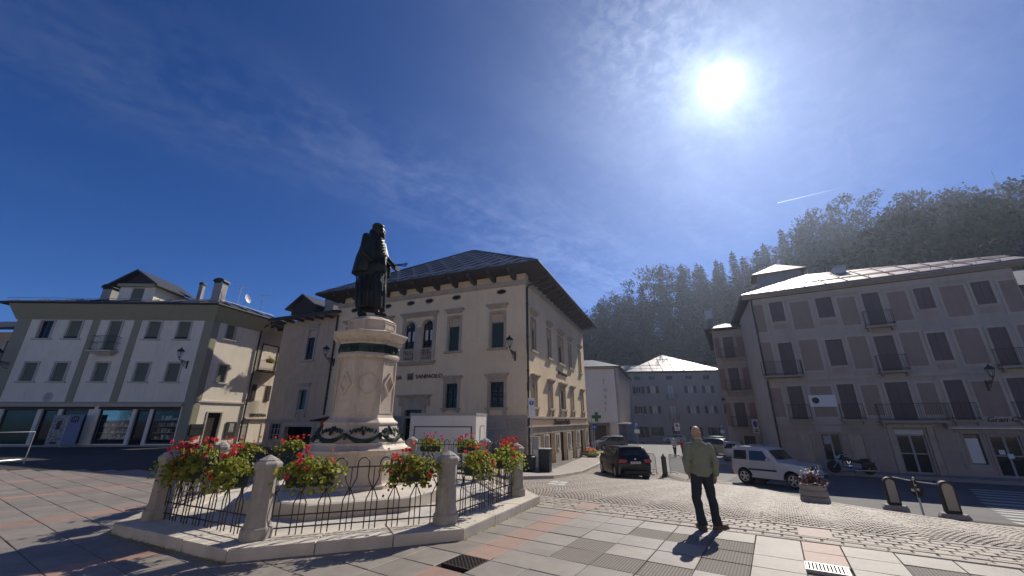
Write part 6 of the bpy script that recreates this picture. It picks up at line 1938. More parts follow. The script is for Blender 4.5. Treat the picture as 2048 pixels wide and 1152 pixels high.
# tunic hem over the knee, drapery lines
for j in range(9):
    x = 655 + j * 9
    fig.tube([to_w(SX(x), -.27 - .02 * math.sin(j), SZ(395)), to_w(SX(x + 3), -.315, SZ(460)), to_w(SX(x + 2), -.30, SZ(528 + 18 * math.sin(j * .8)))], [.014, .028, .018], 6)
for j in range(8):
    x = 505 + j * 31
    fig.tube([to_w(SX(x), -.28 - .05 * math.sin(math.pi * j / 7), SZ(560)), to_w(SX(x - 5), -.31 - .05 * math.sin(math.pi * j / 7), SZ(690)), to_w(SX(x - 9), -.30 - .04 * math.sin(math.pi * j / 7), SZ(800))], [.02, .042, .03], 6)
# right leg stepping out of the robe, left foot
cap((SX(668), -.24, SZ(545)), (SX(660), -.30, SZ(665)), .12, .085); cap((SX(660), -.30, SZ(665)), (SX(662), -.28, SZ(810)), .082, .055)
cap((SX(650), -.28, SZ(846)), (SX(725), -.30, SZ(856)), .062, .045); cap((SX(655), -.28, SZ(820)), (SX(655), -.28, SZ(850)), .06, .06)
cap((SX(520), -.05, SZ(848)), (SX(565), -.16, SZ(852)), .065, .05); cap((SX(525), -.04, SZ(800)), (SX(525), -.05, SZ(846)), .07, .065)
# arms: the near arm under the cloak, the far forearm carrying the palette
cap((SX(585), -.26, SZ(235)), (SX(552), -.34, SZ(380)), .12, .10); cap((SX(552), -.34, SZ(380)), (SX(625), -.42, SZ(445)), .09, .065)
cap((SX(715), .12, SZ(250)), (SX(742), .1, SZ(360)), .11, .09); cap((SX(742), .1, SZ(360)), (SX(800), -.02, SZ(425)), .085, .05)
for j in range(4): cap((SX(800), -.02 + .02 * j, SZ(424 + 5 * j)), (SX(826 - 3 * j), -.06 + .015 * j, SZ(426 + 5 * j)), .020, .014, 6)
cap((SX(798), -.04, SZ(420)), (SX(815), -.09, SZ(414)), .02, .015, 6)
fig.tube([to_w(SX(757), .1, SZ(370)), to_w(SX(765), .08, SZ(450)), to_w(SX(758), .06, SZ(520)), to_w(SX(745), .04, SZ(552))], [.06, .07, .05, .02], 8)   # hanging sleeve
fo = fig.build('figure', X['bronze'], statue, smooth=True, recalc=True, ang=75)
rm_ = fo.modifiers.new('remesh', 'REMESH'); rm_.mode, rm_.voxel_size, rm_.use_smooth_shade = 'VOXEL', .018, True
p = MB(); n_ = 20
ca_, cd_ = Vector(to_w(SX(792), -.03, SZ(428))), None
ax1 = (Vector(to_w(SX(850), -.06, SZ(480))) - Vector(to_w(SX(742), .02, SZ(375)))) * .5
ax2 = Vector((math.cos(R_(19)) * .06, math.sin(R_(19)) * .06, .085)) + Vector((math.sin(R_(-19)), math.cos(R_(-19)), 0)) * .10
nn = ax1.cross(ax2).normalized() * .018
P_ = [ca_ + ax1 * math.cos(2 * math.pi * i / n_) + ax2 * math.sin(2 * math.pi * i / n_) * (1 + .15 * math.cos(4 * math.pi * i / n_)) for i in range(n_)]
p.loft([[q - nn for q in P_], [q + nn for q in P_]]); p.build('palette', X['bronze'], statue)
p = MB()
for j in range(3):
    e = Vector(to_w(SX(905 - 6 * j), -.1 + .04 * j, SZ(408 + 8 * j))); p.tube([Vector(to_w(SX(795), -.02, SZ(428))), e], .012, 5); p.tube([e, e + (e - ca_).normalized() * .07], [.022, .008], 6)
p.build('brush', X['bronze'], statue)
mb = MB(); mb.loft([[to_w(x, d, z) for x, d in ((-.42, -.2), (-.25, -.38), (.3, -.40), (.42, -.25), (.42, .25), (.25, .38), (-.3, .38), (-.42, .2))] for z in (4.455, 4.50)]); mb.build('plinth', X['bronze'], statue, bev=.01)

# ---- posts
PR = 3.76
ROT8 -= R_(6)
MC = (MC[0] + .19, MC[1] + .065)
MX, MY = MC
post_mesh = None
def post_label(k):
    return ['weathered stone post at the front left of the railing, nearest the camera', 'weathered stone post at the front right of the railing', 'weathered stone post at the right end of the railing, by the street', 'stone post at the back right of the railing, behind the flower boxes',
            'stone post behind the pedestal, at the back of the railing', 'stone post at the back left, beside the pedestal base', 'stone post at the far left of the railing, behind the flowers', 'weathered stone post at the left of the railing, half hidden by geraniums'][k]
post0 = thing('stone_post', post_label(0), 'post', (0, 0, 0), group='stone posts of the railing')
def o8(r, z): return [(r * math.cos(math.pi / 8 + k * math.pi / 4), r * math.sin(math.pi / 8 + k * math.pi / 4), z) for k in range(8)]
mb = MB(); mb.loft([o8(.225, 0), o8(.225, .14), o8(.205, .17)]); mb.build('base', X['post'], post0, local=True, bev=.008)
mb = MB(); mb.loft([o8(.195, .165), o8(.19, .2), o8(.175, .26), o8(.165, .9), o8(.17, .96)]); mb.build('shaft', X['post'], post0, local=True)
mb = MB(); mb.loft([o8(.175, .95), o8(.205, .985), o8(.21, 1.03), o8(.20, 1.05), o8(.17, 1.075), o8(.15, 1.08), o8(.15, 1.095), o8(.02, 1.165)]); mb.build('cap', X['post'], post0, local=True, bev=.004)
p = octp(PR, 0); post0.location = (p[0], p[1], .155); post0.rotation_euler = (0, 0, R_(-HEAD[0]))
for k in range(1, 8):
    p = octp(PR, k); dup(post0, (p[0], p[1], .155), R_(-HEAD[k]), post_label(k))

# ---- railing panels
edge_l = 2 * PR * math.sin(math.pi / 8) - .36
pan0 = thing('railing_panel', 'x', 'railing', (0, 0, 0), group='iron railing panels')
hl = edge_l / 2
for z in (.10, .27, .93): MB().box(-hl, hl, -.009, .009, z - .009, z + .009).build('rail', X['iron'], pan0, local=True)
nh = 7; per = edge_l / nh
hb = MB()
r1, r2 = .092, per / 2 - .012
prof = [(r1, .0), (r1, .44), (r1 + .02, .48), (r2 - .02, .56), (r2, .60), (r2 - .02, .64), (r1 + .015, .72), (r1, .77), (r1, .98)]
arc = [(r1 * math.cos(t * math.pi / 8), .98 + r1 * math.sin(t * math.pi / 8)) for t in range(1, 8)]
hb.tube([(x, 0, z) for x, z in prof] + [(x, 0, z) for x, z in arc] + [(-x, 0, z) for x, z in reversed(prof)], .0095, 6)
hoop = None; bar = None
for i in range(nh):
    m4 = Matrix.Translation((-hl + per * (i + .5), 0, 0))
    if hoop is None: hoop = hb.build('hoop_bar', X['iron'], pan0, local=True, smooth=True); hoop.matrix_local = m4
    else: inst('hoop_bar', hoop, pan0, m4)
bb = MB(); bb.tube([(0, 0, -.03), (0, 0, .93)], .008, 6); bb.lathe([(.008, .57), (.022, .585), (.022, .615), (.008, .63)], 8)
for i in range(nh + 1):
    m4 = Matrix.Translation((-hl + per * i, 0, 0))
    if bar is None: bar = bb.build('straight_bar', X['iron'], pan0, local=True, smooth=True); bar.matrix_local = m4
    else: inst('straight_bar', bar, pan0, m4)
PL_ = ['iron railing panel between the two front posts, facing the camera', 'iron railing panel running back on the right towards the street', 'iron railing panel at the back right, facing the street corner', 'iron railing panel at the back, right of the pedestal',
       'iron railing panel at the back, behind the pedestal', 'iron railing panel at the back left, towards the beer hall', 'iron railing panel on the left, facing the cream house', 'iron railing panel at the front left, under the reddest geraniums']
def edge_pose(k, r=PR):
    a, b = Vector(octp(r, k)), Vector(octp(r, k + 1)); m = (a + b) / 2; d = (b - a).normalized()
    return m, d, math.atan2(d.y, d.x)
m, d, rz_ = edge_pose(0); pan0.location = (m.x, m.y, .17); pan0.rotation_euler = (0, 0, rz_); pan0['label'] = PL_[0]
for k in range(1, 8):
    m, d, rz_ = edge_pose(k); dup(pan0, (m.x, m.y, .17), rz_, PL_[k])

# ---- geranium boxes on the railing
def flower_box(seed, dense=1.0, red=1.0):
    rr = random.Random(seed)
    t = thing('flower_box', 'x', 'flower box', (0, 0, 0), group='geranium boxes on the railing')
    b = MB(); w, d, h = .36, .10, .17
    b.add([(-w + .02, -d + .02, -h), (w - .02, -d + .02, -h), (w - .02, d - .02, -h), (-w + .02, d - .02, -h), (-w, -d, 0), (w, -d, 0), (w, d, 0), (-w, d, 0), (-w + .012, -d + .012, 0), (w - .012, -d + .012, 0), (w - .012, d - .012, 0), (-w + .012, d - .012, 0), (-w + .012, -d + .012, -.03), (w - .012, -d + .012, -.03), (w - .012, d - .012, -.03), (-w + .012, d - .012, -.03)],
          [(0, 3, 2, 1), (0, 1, 5, 4), (1, 2, 6, 5), (2, 3, 7, 6), (3, 0, 4, 7), (4, 5, 9, 8), (5, 6, 10, 9), (6, 7, 11, 10), (7, 4, 8, 11), (12, 13, 14, 15)])
    b.build('box', X['box_green'], t, local=True)
    b = MB()
    for x in (-.22, .22): b.tube([(x, -d, -.12), (x, -d - .0, .02), (x, d + .02, .02), (x, d + .02, -.1)], .006, 4)
    b.build('hanger', X['iron'], t, local=True)
    f = MB()
    n = int(520 * dense)
    for i in range(n):
        a = rr.uniform(0, 6.28); q = rr.random() ** .55
        x = rr.gauss(0, .25); x = max(-.5, min(.5, x)); y = rr.gauss(0, .10)
        hz0 = .21 * (1 - (x / .55) ** 2) * (1 - min(1, (y / .32) ** 2)) + .05
        z = rr.uniform(-.02, 1) * hz0 if abs(y) < .17 else rr.uniform(-.16, .10)
        if rr.random() < .16: y = -rr.uniform(.1, .22); z = rr.uniform(-.24, .08); x = rr.uniform(-.42, .42)
        s = rr.uniform(.024, .046)
        nrm = (Vector((x * 1.2, y * 2.6, .25 + rr.uniform(0, .35))) + Vector((rr.gauss(0, .3), rr.gauss(0, .3), rr.gauss(0, .3)))).normalized()
        u = nrm.orthogonal().normalized(); v = nrm.cross(u); ph = rr.uniform(0, 6.28); c = Vector((x, y, z))
        pts = [c + (u * math.cos(ph + j * math.pi / 3) + v * math.sin(ph + j * math.pi / 3)) * s * (1 if j else .35) + nrm * (.008 if j % 2 else 0) for j in range(6)]
        f.add(pts, [tuple(range(6))])
    for i in range(int(9 * dense)):                 # trailing shoots
        p = Vector((rr.uniform(-.4, .4), -.08 + rr.uniform(-.06, .02), .04)); v = Vector((rr.uniform(-.05, .05), -rr.uniform(.03, .06), .01))
        for j in range(rr.randrange(4, 9)):
            p = p + v; v += Vector((rr.uniform(-.015, .015), .006, -.016)); s = rr.uniform(.018, .034)
            u = Vector((rr.gauss(0, 1), rr.gauss(0, 1), rr.gauss(0, 1))).normalized(); w = u.orthogonal().normalized()
            f.add([p + (u * math.cos(q * 1.257) + w * math.sin(q * 1.257)) * s for q in range(5)], [(0, 1, 2, 3, 4)])
    f.build('foliage', X['geranium'], t, recalc=False, local=True)
    st = MB(); heads = []
    clumps = [rr.uniform(-.36, .36) for _ in range(3)]
    for i in range(int(20 * red)):
        x, y = (rr.gauss(rr.choice(clumps), .07) if rr.random() < .7 else rr.gauss(0, .26)), rr.gauss(-.01, .12)
        z = rr.uniform(.20, .46) - .10 * abs(x) * 2
        if rr.random() < .2: y, z = -rr.uniform(.14, .26), rr.uniform(-.08, .14)
        b0 = Vector((x * .75, y * .5, .08)); h0 = Vector((x, y, z))
        st.tube([b0, b0.lerp(h0, .6) + Vector((0, 0, .03)), h0], .0035, 3, False); heads.append(h0)
    st.build('stalks', X['stem'], t, recalc=False, local=True)
    for h0 in heads:
        p = MB(); R1 = rr.uniform(.018, .044)
        for j in range(24):
            dv = Vector((rr.gauss(0, 1), rr.gauss(0, 1), rr.gauss(.25, .8))).normalized(); c = dv * R1 * rr.uniform(.6, 1.1)
            u = dv.orthogonal().normalized() * R1 * rr.uniform(.35, .6); v = dv.cross(u).normalized() * R1 * rr.uniform(.35, .6)
            p.add([c - u, c - v * .8, c + u, c + v], [(0, 1, 2, 3)])
        o = p.build('flower_head', X['petal'], t, recalc=False, local=True); o.matrix_local = Matrix.Translation(h0)
    return t

FB = [  # edge, position along it, how bushy, how red, label
    (7, .30, 1.35, 1.9, 'bushy geranium box spilling over the left stone post'), (7, .74, 1.1, 1.1, 'yellow-green geranium box left of the nearest stone post'),
    (0, .24, 1.0, .8, 'sparse geranium box on the front railing, right of the nearest post'), (0, .76, 1.0, .75, 'geranium box on the front railing below the right flank of the pedestal'),
    (1, .30, 1.0, 1.0, 'geranium box on the right-hand railing panel, nearer of its two'), (1, .72, 1.25, 1.7, 'very red geranium box on the right-hand railing panel, farther of its two'),
    (2, .35, 1.0, 1.2, 'geranium box at the back right, beside the right end post'), (3, .25, .9, 1.2, 'geranium box at the back, in front of the pale trailer, right one'), (3, .75, .9, 1.3, 'geranium box at the back, in front of the pale trailer, left one beside the pedestal'),
    (5, .30, .9, 1.3, 'geranium box at the back left, in front of the dark garage'), (5, .78, .9, 1.0, 'geranium box at the back left, in front of the beer hall door'), (6, .30, 1.0, 1.4, 'geranium box on the left panel, nearer the back'), (6, .72, 1.1, 1.5, 'geranium box on the left panel, next to the left stone post')]
for i, (k, tt, dn_, rd, lab) in enumerate(FB):
    t = flower_box(100 + i, dn_, rd)
    if i == 2: fb_keep = t
    a, b = Vector(octp(PR, k)), Vector(octp(PR, k + 1)); q = a.lerp(b, tt); out = (q - Vector((MX, MY, 0))).normalized()
    d = (b - a).normalized()
    rz_ = math.atan2(d.y, d.x)
    # the box front (local -y) looks outwards
    if Vector((math.sin(rz_), -math.cos(rz_), 0)).dot(out) < 0: rz_ += math.pi
    t.location = (q.x + out.x * .13, q.y + out.y * .13, 1.02); t.rotation_euler = (0, 0, rz_); t['label'] = lab

# ================================================================ people
def body_cap(mb, p0, p1, r0, r1, n=10, flat=1.0):
    p0, p1 = Vector(p0), Vector(p1); ax = (p1 - p0).normalized()
    pts = [p0 - ax * r0 * .8, p0 - ax * r0 * .45, p0, p0.lerp(p1, .5), p1, p1 + ax * r1 * .45, p1 + ax * r1 * .8]
    mb.tube(pts, [r0 * .35, r0 * .85, r0, (r0 + r1) / 2, r1, r1 * .85, r1 * .35], n)
def ering(cx, cy_, hw, hd, z, n=24, fold=0.0, ph=0.0):
    return [(cx + hw * (1 + fold * math.sin(5 * a + ph)) * math.cos(a), cy_ + hd * (1 + fold * math.sin(7 * a - ph)) * math.sin(a), z) for a in (2 * math.pi * i / n for i in range(n))]
def remesh(o, v, smooth=2):
    m = o.modifiers.new('remesh', 'REMESH'); m.mode, m.voxel_size, m.use_smooth_shade = 'VOXEL', v, True
    if smooth: s = o.modifiers.new('smooth', 'SMOOTH'); s.iterations, s.factor = smooth, .5
def hand(mb, w, down, side, fwd, s=1.0):
    """palm, four curled fingers of unequal length and a thumb; w wrist, unit vectors down the hand, across it, towards the palm side"""
    w, down, side, fwd = Vector(w), Vector(down).normalized(), Vector(side).normalized(), Vector(fwd).normalized()
    for k in range(4):
        o = side * (.027 - .018 * k) * s
        body_cap(mb, w + o * .6 + down * .01 * s, w + o + down * .085 * s, .017 * s, .013 * s, 8)
        L = (.072, .080, .075, .060)[k] * s
        a = w + o + down * .088 * s; b = a + (down * .8 + fwd * .5).normalized() * L * .5; c = b + (down * .45 + fwd * .9).normalized() * L * .5
        body_cap(mb, a, b, .0095 * s, .0088 * s, 7); body_cap(mb, b, c, .0088 * s, .0075 * s, 7)
    a = w + side * .026 * s + down * .025 * s; b = a + (side * .7 + down * .8 + fwd * .4).normalized() * .045 * s; c = b + (down + fwd * .5).normalized() * .032 * s
    body_cap(mb, a, b, .013 * s, .011 * s, 7); body_cap(mb, b, c, .011 * s, .008 * s, 7)

def person(label, loc, rz, P, m_top, m_leg, m_shoe, m_hair=None, vox=.011, collar=True, hat=None, hem=.86):
    root_name = 'person'
    S = P.get('scale', 1.0)
    b = MB()
    hipL, hipR, kneeL, kneeR, ankL, ankR = [Vector(P[k]) for k in ('hipL', 'hipR', 'kneeL', 'kneeR', 'ankL', 'ankR')]
    shL, shR, elL, elR, wrL, wrR = [Vector(P[k]) for k in ('shL', 'shR', 'elL', 'elR', 'wrL', 'wrR')]
    neck, head = Vector(P['neck']), Vector(P['head'])
    b.loft([ering(0, 0, .15, .10, .88), ering(0, 0, .165, .115, .96), ering(0, 0, .145, .10, 1.08), ering(0, .0, .17, .115, 1.25), ering(0, 0, .185, .115, 1.36), ering(neck.x * .5, 0, .12, .08, 1.45), ering(neck.x, neck.y, .062, .065, 1.50), ering(neck.x, neck.y, .058, .062, 1.56)])
    for h, k, a in ((hipL, kneeL, ankL), (hipR, kneeR, ankR)): body_cap(b, h, k, .088, .056); body_cap(b, k, a, .054, .036)
    for s, e, w in ((shL, elL, wrL), (shR, elR, wrR)): body_cap(b, s, e, .052, .040); body_cap(b, e, w, .039, .027)
    hx = head
    # head: skull, jaw, nose, ears, brow
    b.ell(hx + Vector((0, -.012, .035)), .076, .096, .092, 18, 12); b.ell(hx + Vector((0, .030, -.045)), .058, .062, .075, 14, 10)
    b.ell(hx + Vector((0, .095, -.018)), .014, .022, .024, 8, 6); b.ell(hx + Vector((0, .078, .018)), .05, .02, .014, 10, 6); b.ell(hx + Vector((0, .080, -.062)), .026, .014, .012, 8, 6)
    for s in (-1, 1): b.ell(hx + Vector((s * .079, -.008, -.008)), .012, .024, .036, 8, 8); b.ell(hx + Vector((s * .032, .078, .0)), .013, .012, .008, 8, 6)
    body_cap(b, neck, hx + Vector((0, -.01, -.05)), .058, .056)
    hand(b, wrL, P['hdL'], P['hsL'], P['hfL']); hand(b, wrR, P['hdR'], P['hsR'], P['hfR'])
    o = b.build('person', X['skin'], None, smooth=True, ang=80)
    remesh(o, vox, 1)
    o.location, o.rotation_euler = loc, (0, 0, rz)
    o.scale = (S, S, S)
    tag(o, label, 'person')
    def part(mb, nm, m, v=.013, sm_=2):
        q = mb.build(nm, m, o, smooth=True, ang=80); remesh(q, v, sm_)
        if nm in ('jacket', 'trousers') and vox < .015:          # cloth folds
            for sc_, am in ((.16, .030), (.055, .012)):
                tx = bpy.data.textures.new(nm + '_folds', 'CLOUDS'); tx.noise_scale = sc_; tx.noise_depth = 1
                dm = q.modifiers.new('folds', 'DISPLACE'); dm.texture, dm.strength, dm.mid_level, dm.texture_coords = tx, am, .5, 'LOCAL'
        return q
    # trousers
    t = MB(); zc = (hipL.z + hipR.z) / 2
    t.loft([ering(0, 0, .165, .115, zc - .07), ering(0, 0, .178, .128, zc + .02), ering(0, 0, .17, .122, zc + .12), ering(0, 0, .165, .115, zc + .15)])
    for h, k, a in ((hipL, kneeL, ankL), (hipR, kneeR, ankR)):
        pts, rr_ = [], []
        for i in range(11):
            f = i / 10
            p = h.lerp(k, f * 2) if f < .5 else k.lerp(a + Vector((0, 0, -.03)), (f - .5) * 2)
            wob = .004 * math.sin(i * 2.3) + (.010 * math.sin(i * 3.9) if i > 7 else 0)
            pts.append(p + Vector((wob, -wob * .6, 0))); rr_.append((.108 - .034 * min(1, f * 1.7)) + (.006 if i % 3 == 0 and i > 4 else 0) + (.008 if i == 10 else 0))
        t.tube(pts, rr_, 14)
    part(t, 'trousers', m_leg)
    # jacket
    j = MB()
    z0 = hem
    rows = [(z0, .165, .12), (z0 + .03, .178, .132), (z0 + .08, .19, .142), (z0 + .16, .185, .14), (1.12, .182, .134), (1.22, .195, .136), (1.32, .208, .134), (1.39, .195, .12), (1.445, .145, .10), (1.48, .085, .085)]
    j.loft([ering(0, -.005, a, b_, z, 28, .022 if z < 1.3 else .01, z * 30) for z, a, b_ in rows])
    for s, e, w in ((shL, elL, wrL), (shR, elR, wrR)):
        pts, rr_ = [], []
        for i in range(9):
            f = i / 8; p = s.lerp(e, f * 2) if f < .5 else e.lerp(w, (f - .5) * 2 * .97)
            pts.append(p + Vector((.004 * math.sin(i * 2.7), .004 * math.cos(i * 2.1), 0))); rr_.append(.075 - .026 * f + (.007 if i in (3, 5, 7) else 0))
        ax = (pts[1] - pts[0]).normalized()
        j.tube([pts[0] - ax * .06] + pts, [.05] + rr_, 14)
    if collar: j.tube([(neck.x + .072 * math.cos(a), neck.y - .006 + .074 * math.sin(a), 1.505 + .012 * math.sin(a)) for a in (2 * math.pi * i / 16 for i in range(17))], .022, 8)
    part(j, 'jacket', m_top, .012, 2)
    for nm, a, d in (('shoe', ankL, P['ftL']), ('shoe', ankR, P['ftR'])):
        d = Vector(d).normalized(); s = MB(); g = Vector((a.x, a.y, 0))
        body_cap(s, g - d * .055 + Vector((0, 0, .045)), g + d * .16 + Vector((0, 0, .036)), .045, .040); body_cap(s, g + Vector((0, 0, .05)), g + Vector((0, 0, .10)), .046, .046)
        s.ell(g + d * .165 + Vector((0, 0, .034)), .046, .046, .034, 12, 8)
        side = Vector((-d.y, d.x, 0)); s.obox(g + d * .055 + Vector((0, 0, .010)), d * .145, side * .043, Vector((0, 0, .010)))
        part(s, nm, m_shoe, .011, 1)
    if m_hair:
        h = MB()
        for i in range(13):
            a = math.pi * (1.0 + i / 12)
            p0 = hx + Vector((.077 * math.cos(a), -.012 + .096 * math.sin(a), -.045)); p1 = hx + Vector((.078 * math.cos(a), -.012 + .097 * math.sin(a), .02))
            body_cap(h, p0, p1, .011, .010, 6)
        part(h, 'hair', m_hair, .009, 1)
    if hat:
        h = MB(); h.ell(hx + Vector((0, -.01, .055)), .088, .105, .085, 16, 10); h.ell(hx + Vector((0, .09, .05)), .06, .05, .012, 12, 6); part(h, 'cap' if hat[0] == 'cap' else 'hair', hat[1], .012, 1)
    return o

STAND = dict(hipL=(-.09, 0, .90), hipR=(.09, 0, .90), kneeL=(-.135, .02, .49), kneeR=(.135, .03, .49), ankL=(-.10, -.02, .09), ankR=(.16, .0, .09),
             shL=(-.195, -.01, 1.385), shR=(.195, -.01, 1.385), elL=(-.265, -.07, 1.12), elR=(.27, -.05, 1.11), wrL=(-.215, .06, .90), wrR=(.262, .04, .86),
             neck=(0, -.01, 1.50), head=(.008, .02, 1.615), hdL=(.25, .35, -1), hsL=(.3, .9, .2), hfL=(.9, -.2, -.2), hdR=(-.1, .15, -1), hsR=(-.3, .9, .1), hfR=(-.9, -.2, -.1), ftL=(-.15, 1, 0), ftR=(.95, .25, 0))
mz_ = gz(3.52, 7.98)
man = person('bald man in a sage green jacket and dark jeans seen from behind', (3.52, 7.98, mz_ + .005), R_(-6), dict(STAND, scale=.995), X['jacket'], X['denim'], X['leather'], X['hair_grey'])
wb_ = MB(); wb_.lathe([(.034, -.012), (.036, 0), (.034, .012)], 14); w_o = wb_.build('watch', X['chrome'], man, smooth=True); w_o.matrix_local = Matrix.Translation((.264, .035, .872)) @ Matrix.Rotation(R_(12), 4, 'X')
WALK = dict(STAND, kneeL=(-.09, -.10, .50), ankL=(-.09, -.26, .12), kneeR=(.09, .12, .50), ankR=(.09, .22, .09), elL=(-.26, .02, 1.12), wrL=(-.12, .16, 1.10), elR=(.26, .02, 1.12), wrR=(.10, .17, 1.09), ftL=(0, 1, 0), ftR=(0, 1, 0), hdL=(1, .3, 0), hsL=(0, .2, 1), hfL=(0, -1, .2), hdR=(-1, .3, 0), hsR=(0, .2, 1), hfR=(0, -1, .2))
def far_person(label, px, py_foot, rz, top, leg, hat, sc_=1.0, pose=WALK):
    x, y = px
    return person(label, (x, y, gz(x, y) + .01), rz, dict(pose, scale=sc_), top, leg, X['rubber'], None, vox=.02, collar=False, hat=hat)
far_person('distant pedestrian in white with a pale cap walking in the sunlit street', (16.35, 42.3), 913, R_(175), X['white_cloth'], X['denim'], ('cap', X['sign_white']), .96)
far_person('distant pedestrian in a red jacket with dark hair in the sunlit street', (17.1, 42.0), 914, R_(10), X['red_cloth'], X['denim'], ('hair', X['wood_dark']), .93, STAND)

# ================================================================ vehicles
def arch_pts(cx, r, zb, n=9):
    a0 = math.asin(max(-1, min(1, (zb - .32) / r)))
    return [(cx + r * math.cos(a), .32 + r * math.sin(a)) for a in [a0 + (math.pi - 2 * a0) * i / n for i in range(n + 1)]]
def car(name, label, spec, paint, loc, rz, group=None, grille=None):
    t = thing(name, label, 'car', (0, 0, 0), group=group)
    L, W, belt, zb, tum = spec['L'], spec['W'] / 2, spec['belt'], spec['zb'], spec['tum']
    ra, fa, wr = spec['rear'], spec['front'], spec['wr']
    ar = wr + .06
    out = list(spec['upper'])                       # from rear bottom over the roof to the front bottom
    fa_p = [(x, z + (wr - .32)) for x, z in arch_pts(fa, ar, zb - (wr - .32))]; ra_p = [(x, z + (wr - .32)) for x, z in arch_pts(ra, ar, zb - (wr - .32))]
    poly = out + fa_p + ra_p
    zmax = max(z for x, z in out)
    def yw(x, z, w):
        k = 1.0
        if z > belt: k -= tum * (z - belt) / (zmax - belt)
        if z < belt - .45: k -= .05 * (belt - .45 - z) / .4
        e = abs((x - L / 2) / (L / 2)); k -= spec.get('taper', .13) * e ** 5
        return w * k
    cx, cz = L / 2, belt * .8
    layers = []
    for w, s in ((W, .965), (W - .02, .988), (W - .07, 1.0), (W * .5, 1.004), (0, 1.006), (-W * .5, 1.004), (-(W - .07), 1.0), (-(W - .02), .988), (-W, .965)):
        layers.append([(cx + (x - cx) * s, yw(x, z, w), cz + (z - cz) * (s if z > zb + .06 else 1)) for x, z in poly])
    b = MB(); b.loft(layers); body = b.build('body', paint, t, smooth=True, local=True, ang=38)
    def on_side(pts, sgn, o=.006): return [(x, sgn * (yw(x, z, W - .008) + o), z) for x, z in pts]
    for sgn in (1, -1):
        for win in spec['sides']:
            q = MB(); P = on_side(win, sgn); n = len(P); Q = on_side(win, sgn, -.02); q.add(P + Q, [tuple(range(n)), tuple(range(n, 2 * n))] + [(i, (i + 1) % n, n + (i + 1) % n, n + i) for i in range(n)]); q.build('side_window', X['car_glass'], t, local=True)
        q = MB()
        for x0, x1, z in spec.get('handles', ()):
            P = on_side([(x0, z), (x1, z), (x1, z + .03), (x0, z + .03)], sgn, .03); Q = on_side([(x0, z), (x1, z), (x1, z + .03), (x0, z + .03)], sgn, -.02); q.add(P + Q, [(0, 1, 2, 3), (0, 4, 5, 1), (1, 5, 6, 2), (2, 6, 7, 3), (3, 7, 4, 0)])
        if q.V: q.build('door_handle', paint, t, local=True)
        mx, mz2 = spec['mirror']; y0 = yw(mx, mz2, W)
        q = MB(); q.ell((mx, sgn * (y0 + .10), mz2), .06, .10, .075, 12, 8); q.tube([(mx, sgn * (y0 - .05), mz2 - .03), (mx, sgn * (y0 + .06), mz2 - .02)], .025, 6); q.build('mirror', spec.get('m_mirror', paint), t, local=True, smooth=True)
        # sills, side strip, seams of the doors
        for (x0, x1, z0, z1, m, nm) in spec.get('strips', ()):
            q = MB(); n = 8
            for i in range(n):
                a, c = x0 + (x1 - x0) * i / n, x0 + (x1 - x0) * (i + 1) / n
                P = on_side([(a, z0), (c, z0), (c, z1), (a, z1)], sgn, .012); Q = on_side([(a, z0), (c, z0), (c, z1), (a, z1)], sgn, -.03); q.add(P + Q, [(0, 1, 2, 3), (0, 4, 5, 1), (2, 6, 7, 3)])
            q.build(nm, m, t, local=True)
        for pts in spec.get('seams', ()):
            q = MB()
            for (xa, za), (xb, zb_) in zip(pts, pts[1:]):
                d = Vector((xb - xa, zb_ - za)).normalized() * .005; P = on_side([(xa + d.y, za - d.x), (xb + d.y, zb_ - d.x), (xb - d.y, zb_ + d.x), (xa - d.y, za + d.x)], sgn, .003); q.add(P, [(0, 1, 2, 3)])
            q.build('door_seam', X['trim_blk'], t, local=True, recalc=False)
        # wheels
        for ax in (ra, fa):
            y = sgn * (W - .11); s = sgn
            q = MB(); q.lathe_y([(wr * .62, y - .10 * s), (wr * .92, y - .10 * s), (wr, y - .07 * s), (wr, y + .06 * s), (wr * .93, y + .095 * s), (wr * .66, y + .095 * s), (wr * .62, y + .06 * s)], 24, (ax, wr)); Wh = q.build('wheel', X['rubber'], t, local=True, smooth=True)
            q = MB(); q.lathe_y([(0.01, y + .02 * s), (wr * .64, y + .0 * s), (wr * .66, y + .085 * s), (wr * .58, y + .085 * s), (wr * .56, y + .03 * s)], 24, (ax, wr))
            ns = spec.get('spokes', 5)
            for k in range(ns):
                a = 2 * math.pi * k / ns + .3; d = Vector((math.cos(a), 0, math.sin(a))); e = Vector((-math.sin(a), 0, math.cos(a)))
                q.obox(Vector((ax, y + .06 * s, wr)) + d * wr * .33, d * wr * .28, Vector((0, .015, 0)), e * wr * .10)
            q.lathe_y([(.0, y + .075 * s), (wr * .16, y + .075 * s), (wr * .18, y + .05 * s)], 12, (ax, wr)); q.build('rim', X['alloy'], Wh, local=True)
            q = MB(); q.lathe_y([(0, y - .11 * s), (ar * .98, y - .11 * s), (ar * .98, y - .16 * s), (0, y - .16 * s)], 20, (ax, wr + .01)); q.build('wheel_well', X['trim_blk'], t, local=True)
    def across(nm, m, pts, w, o=.010, inset=.0):
        """panel across the car along an outline segment: pts=((x,z) low, (x,z) high)"""
        (xa, za), (xb, zb_) = pts
        d = Vector((xb - xa, 0, zb_ - za)); n = Vector((d.z, 0, -d.x)).normalized()
        if (n.x > 0) != (xa > L / 2): n = -n
        q = MB(); ya, yb = yw(xa, za, W) * w, yw(xb, zb_, W) * w
        k = 6; P = []
        for i in range(k + 1):
            f = -1 + 2 * i / k; crown = (1 - f * f) * .015
            for (x, z, y) in ((xa, za, ya), (xb, zb_, yb)):
                v = Vector((x, f * y, z)) + n * (o + crown); P.append(v)
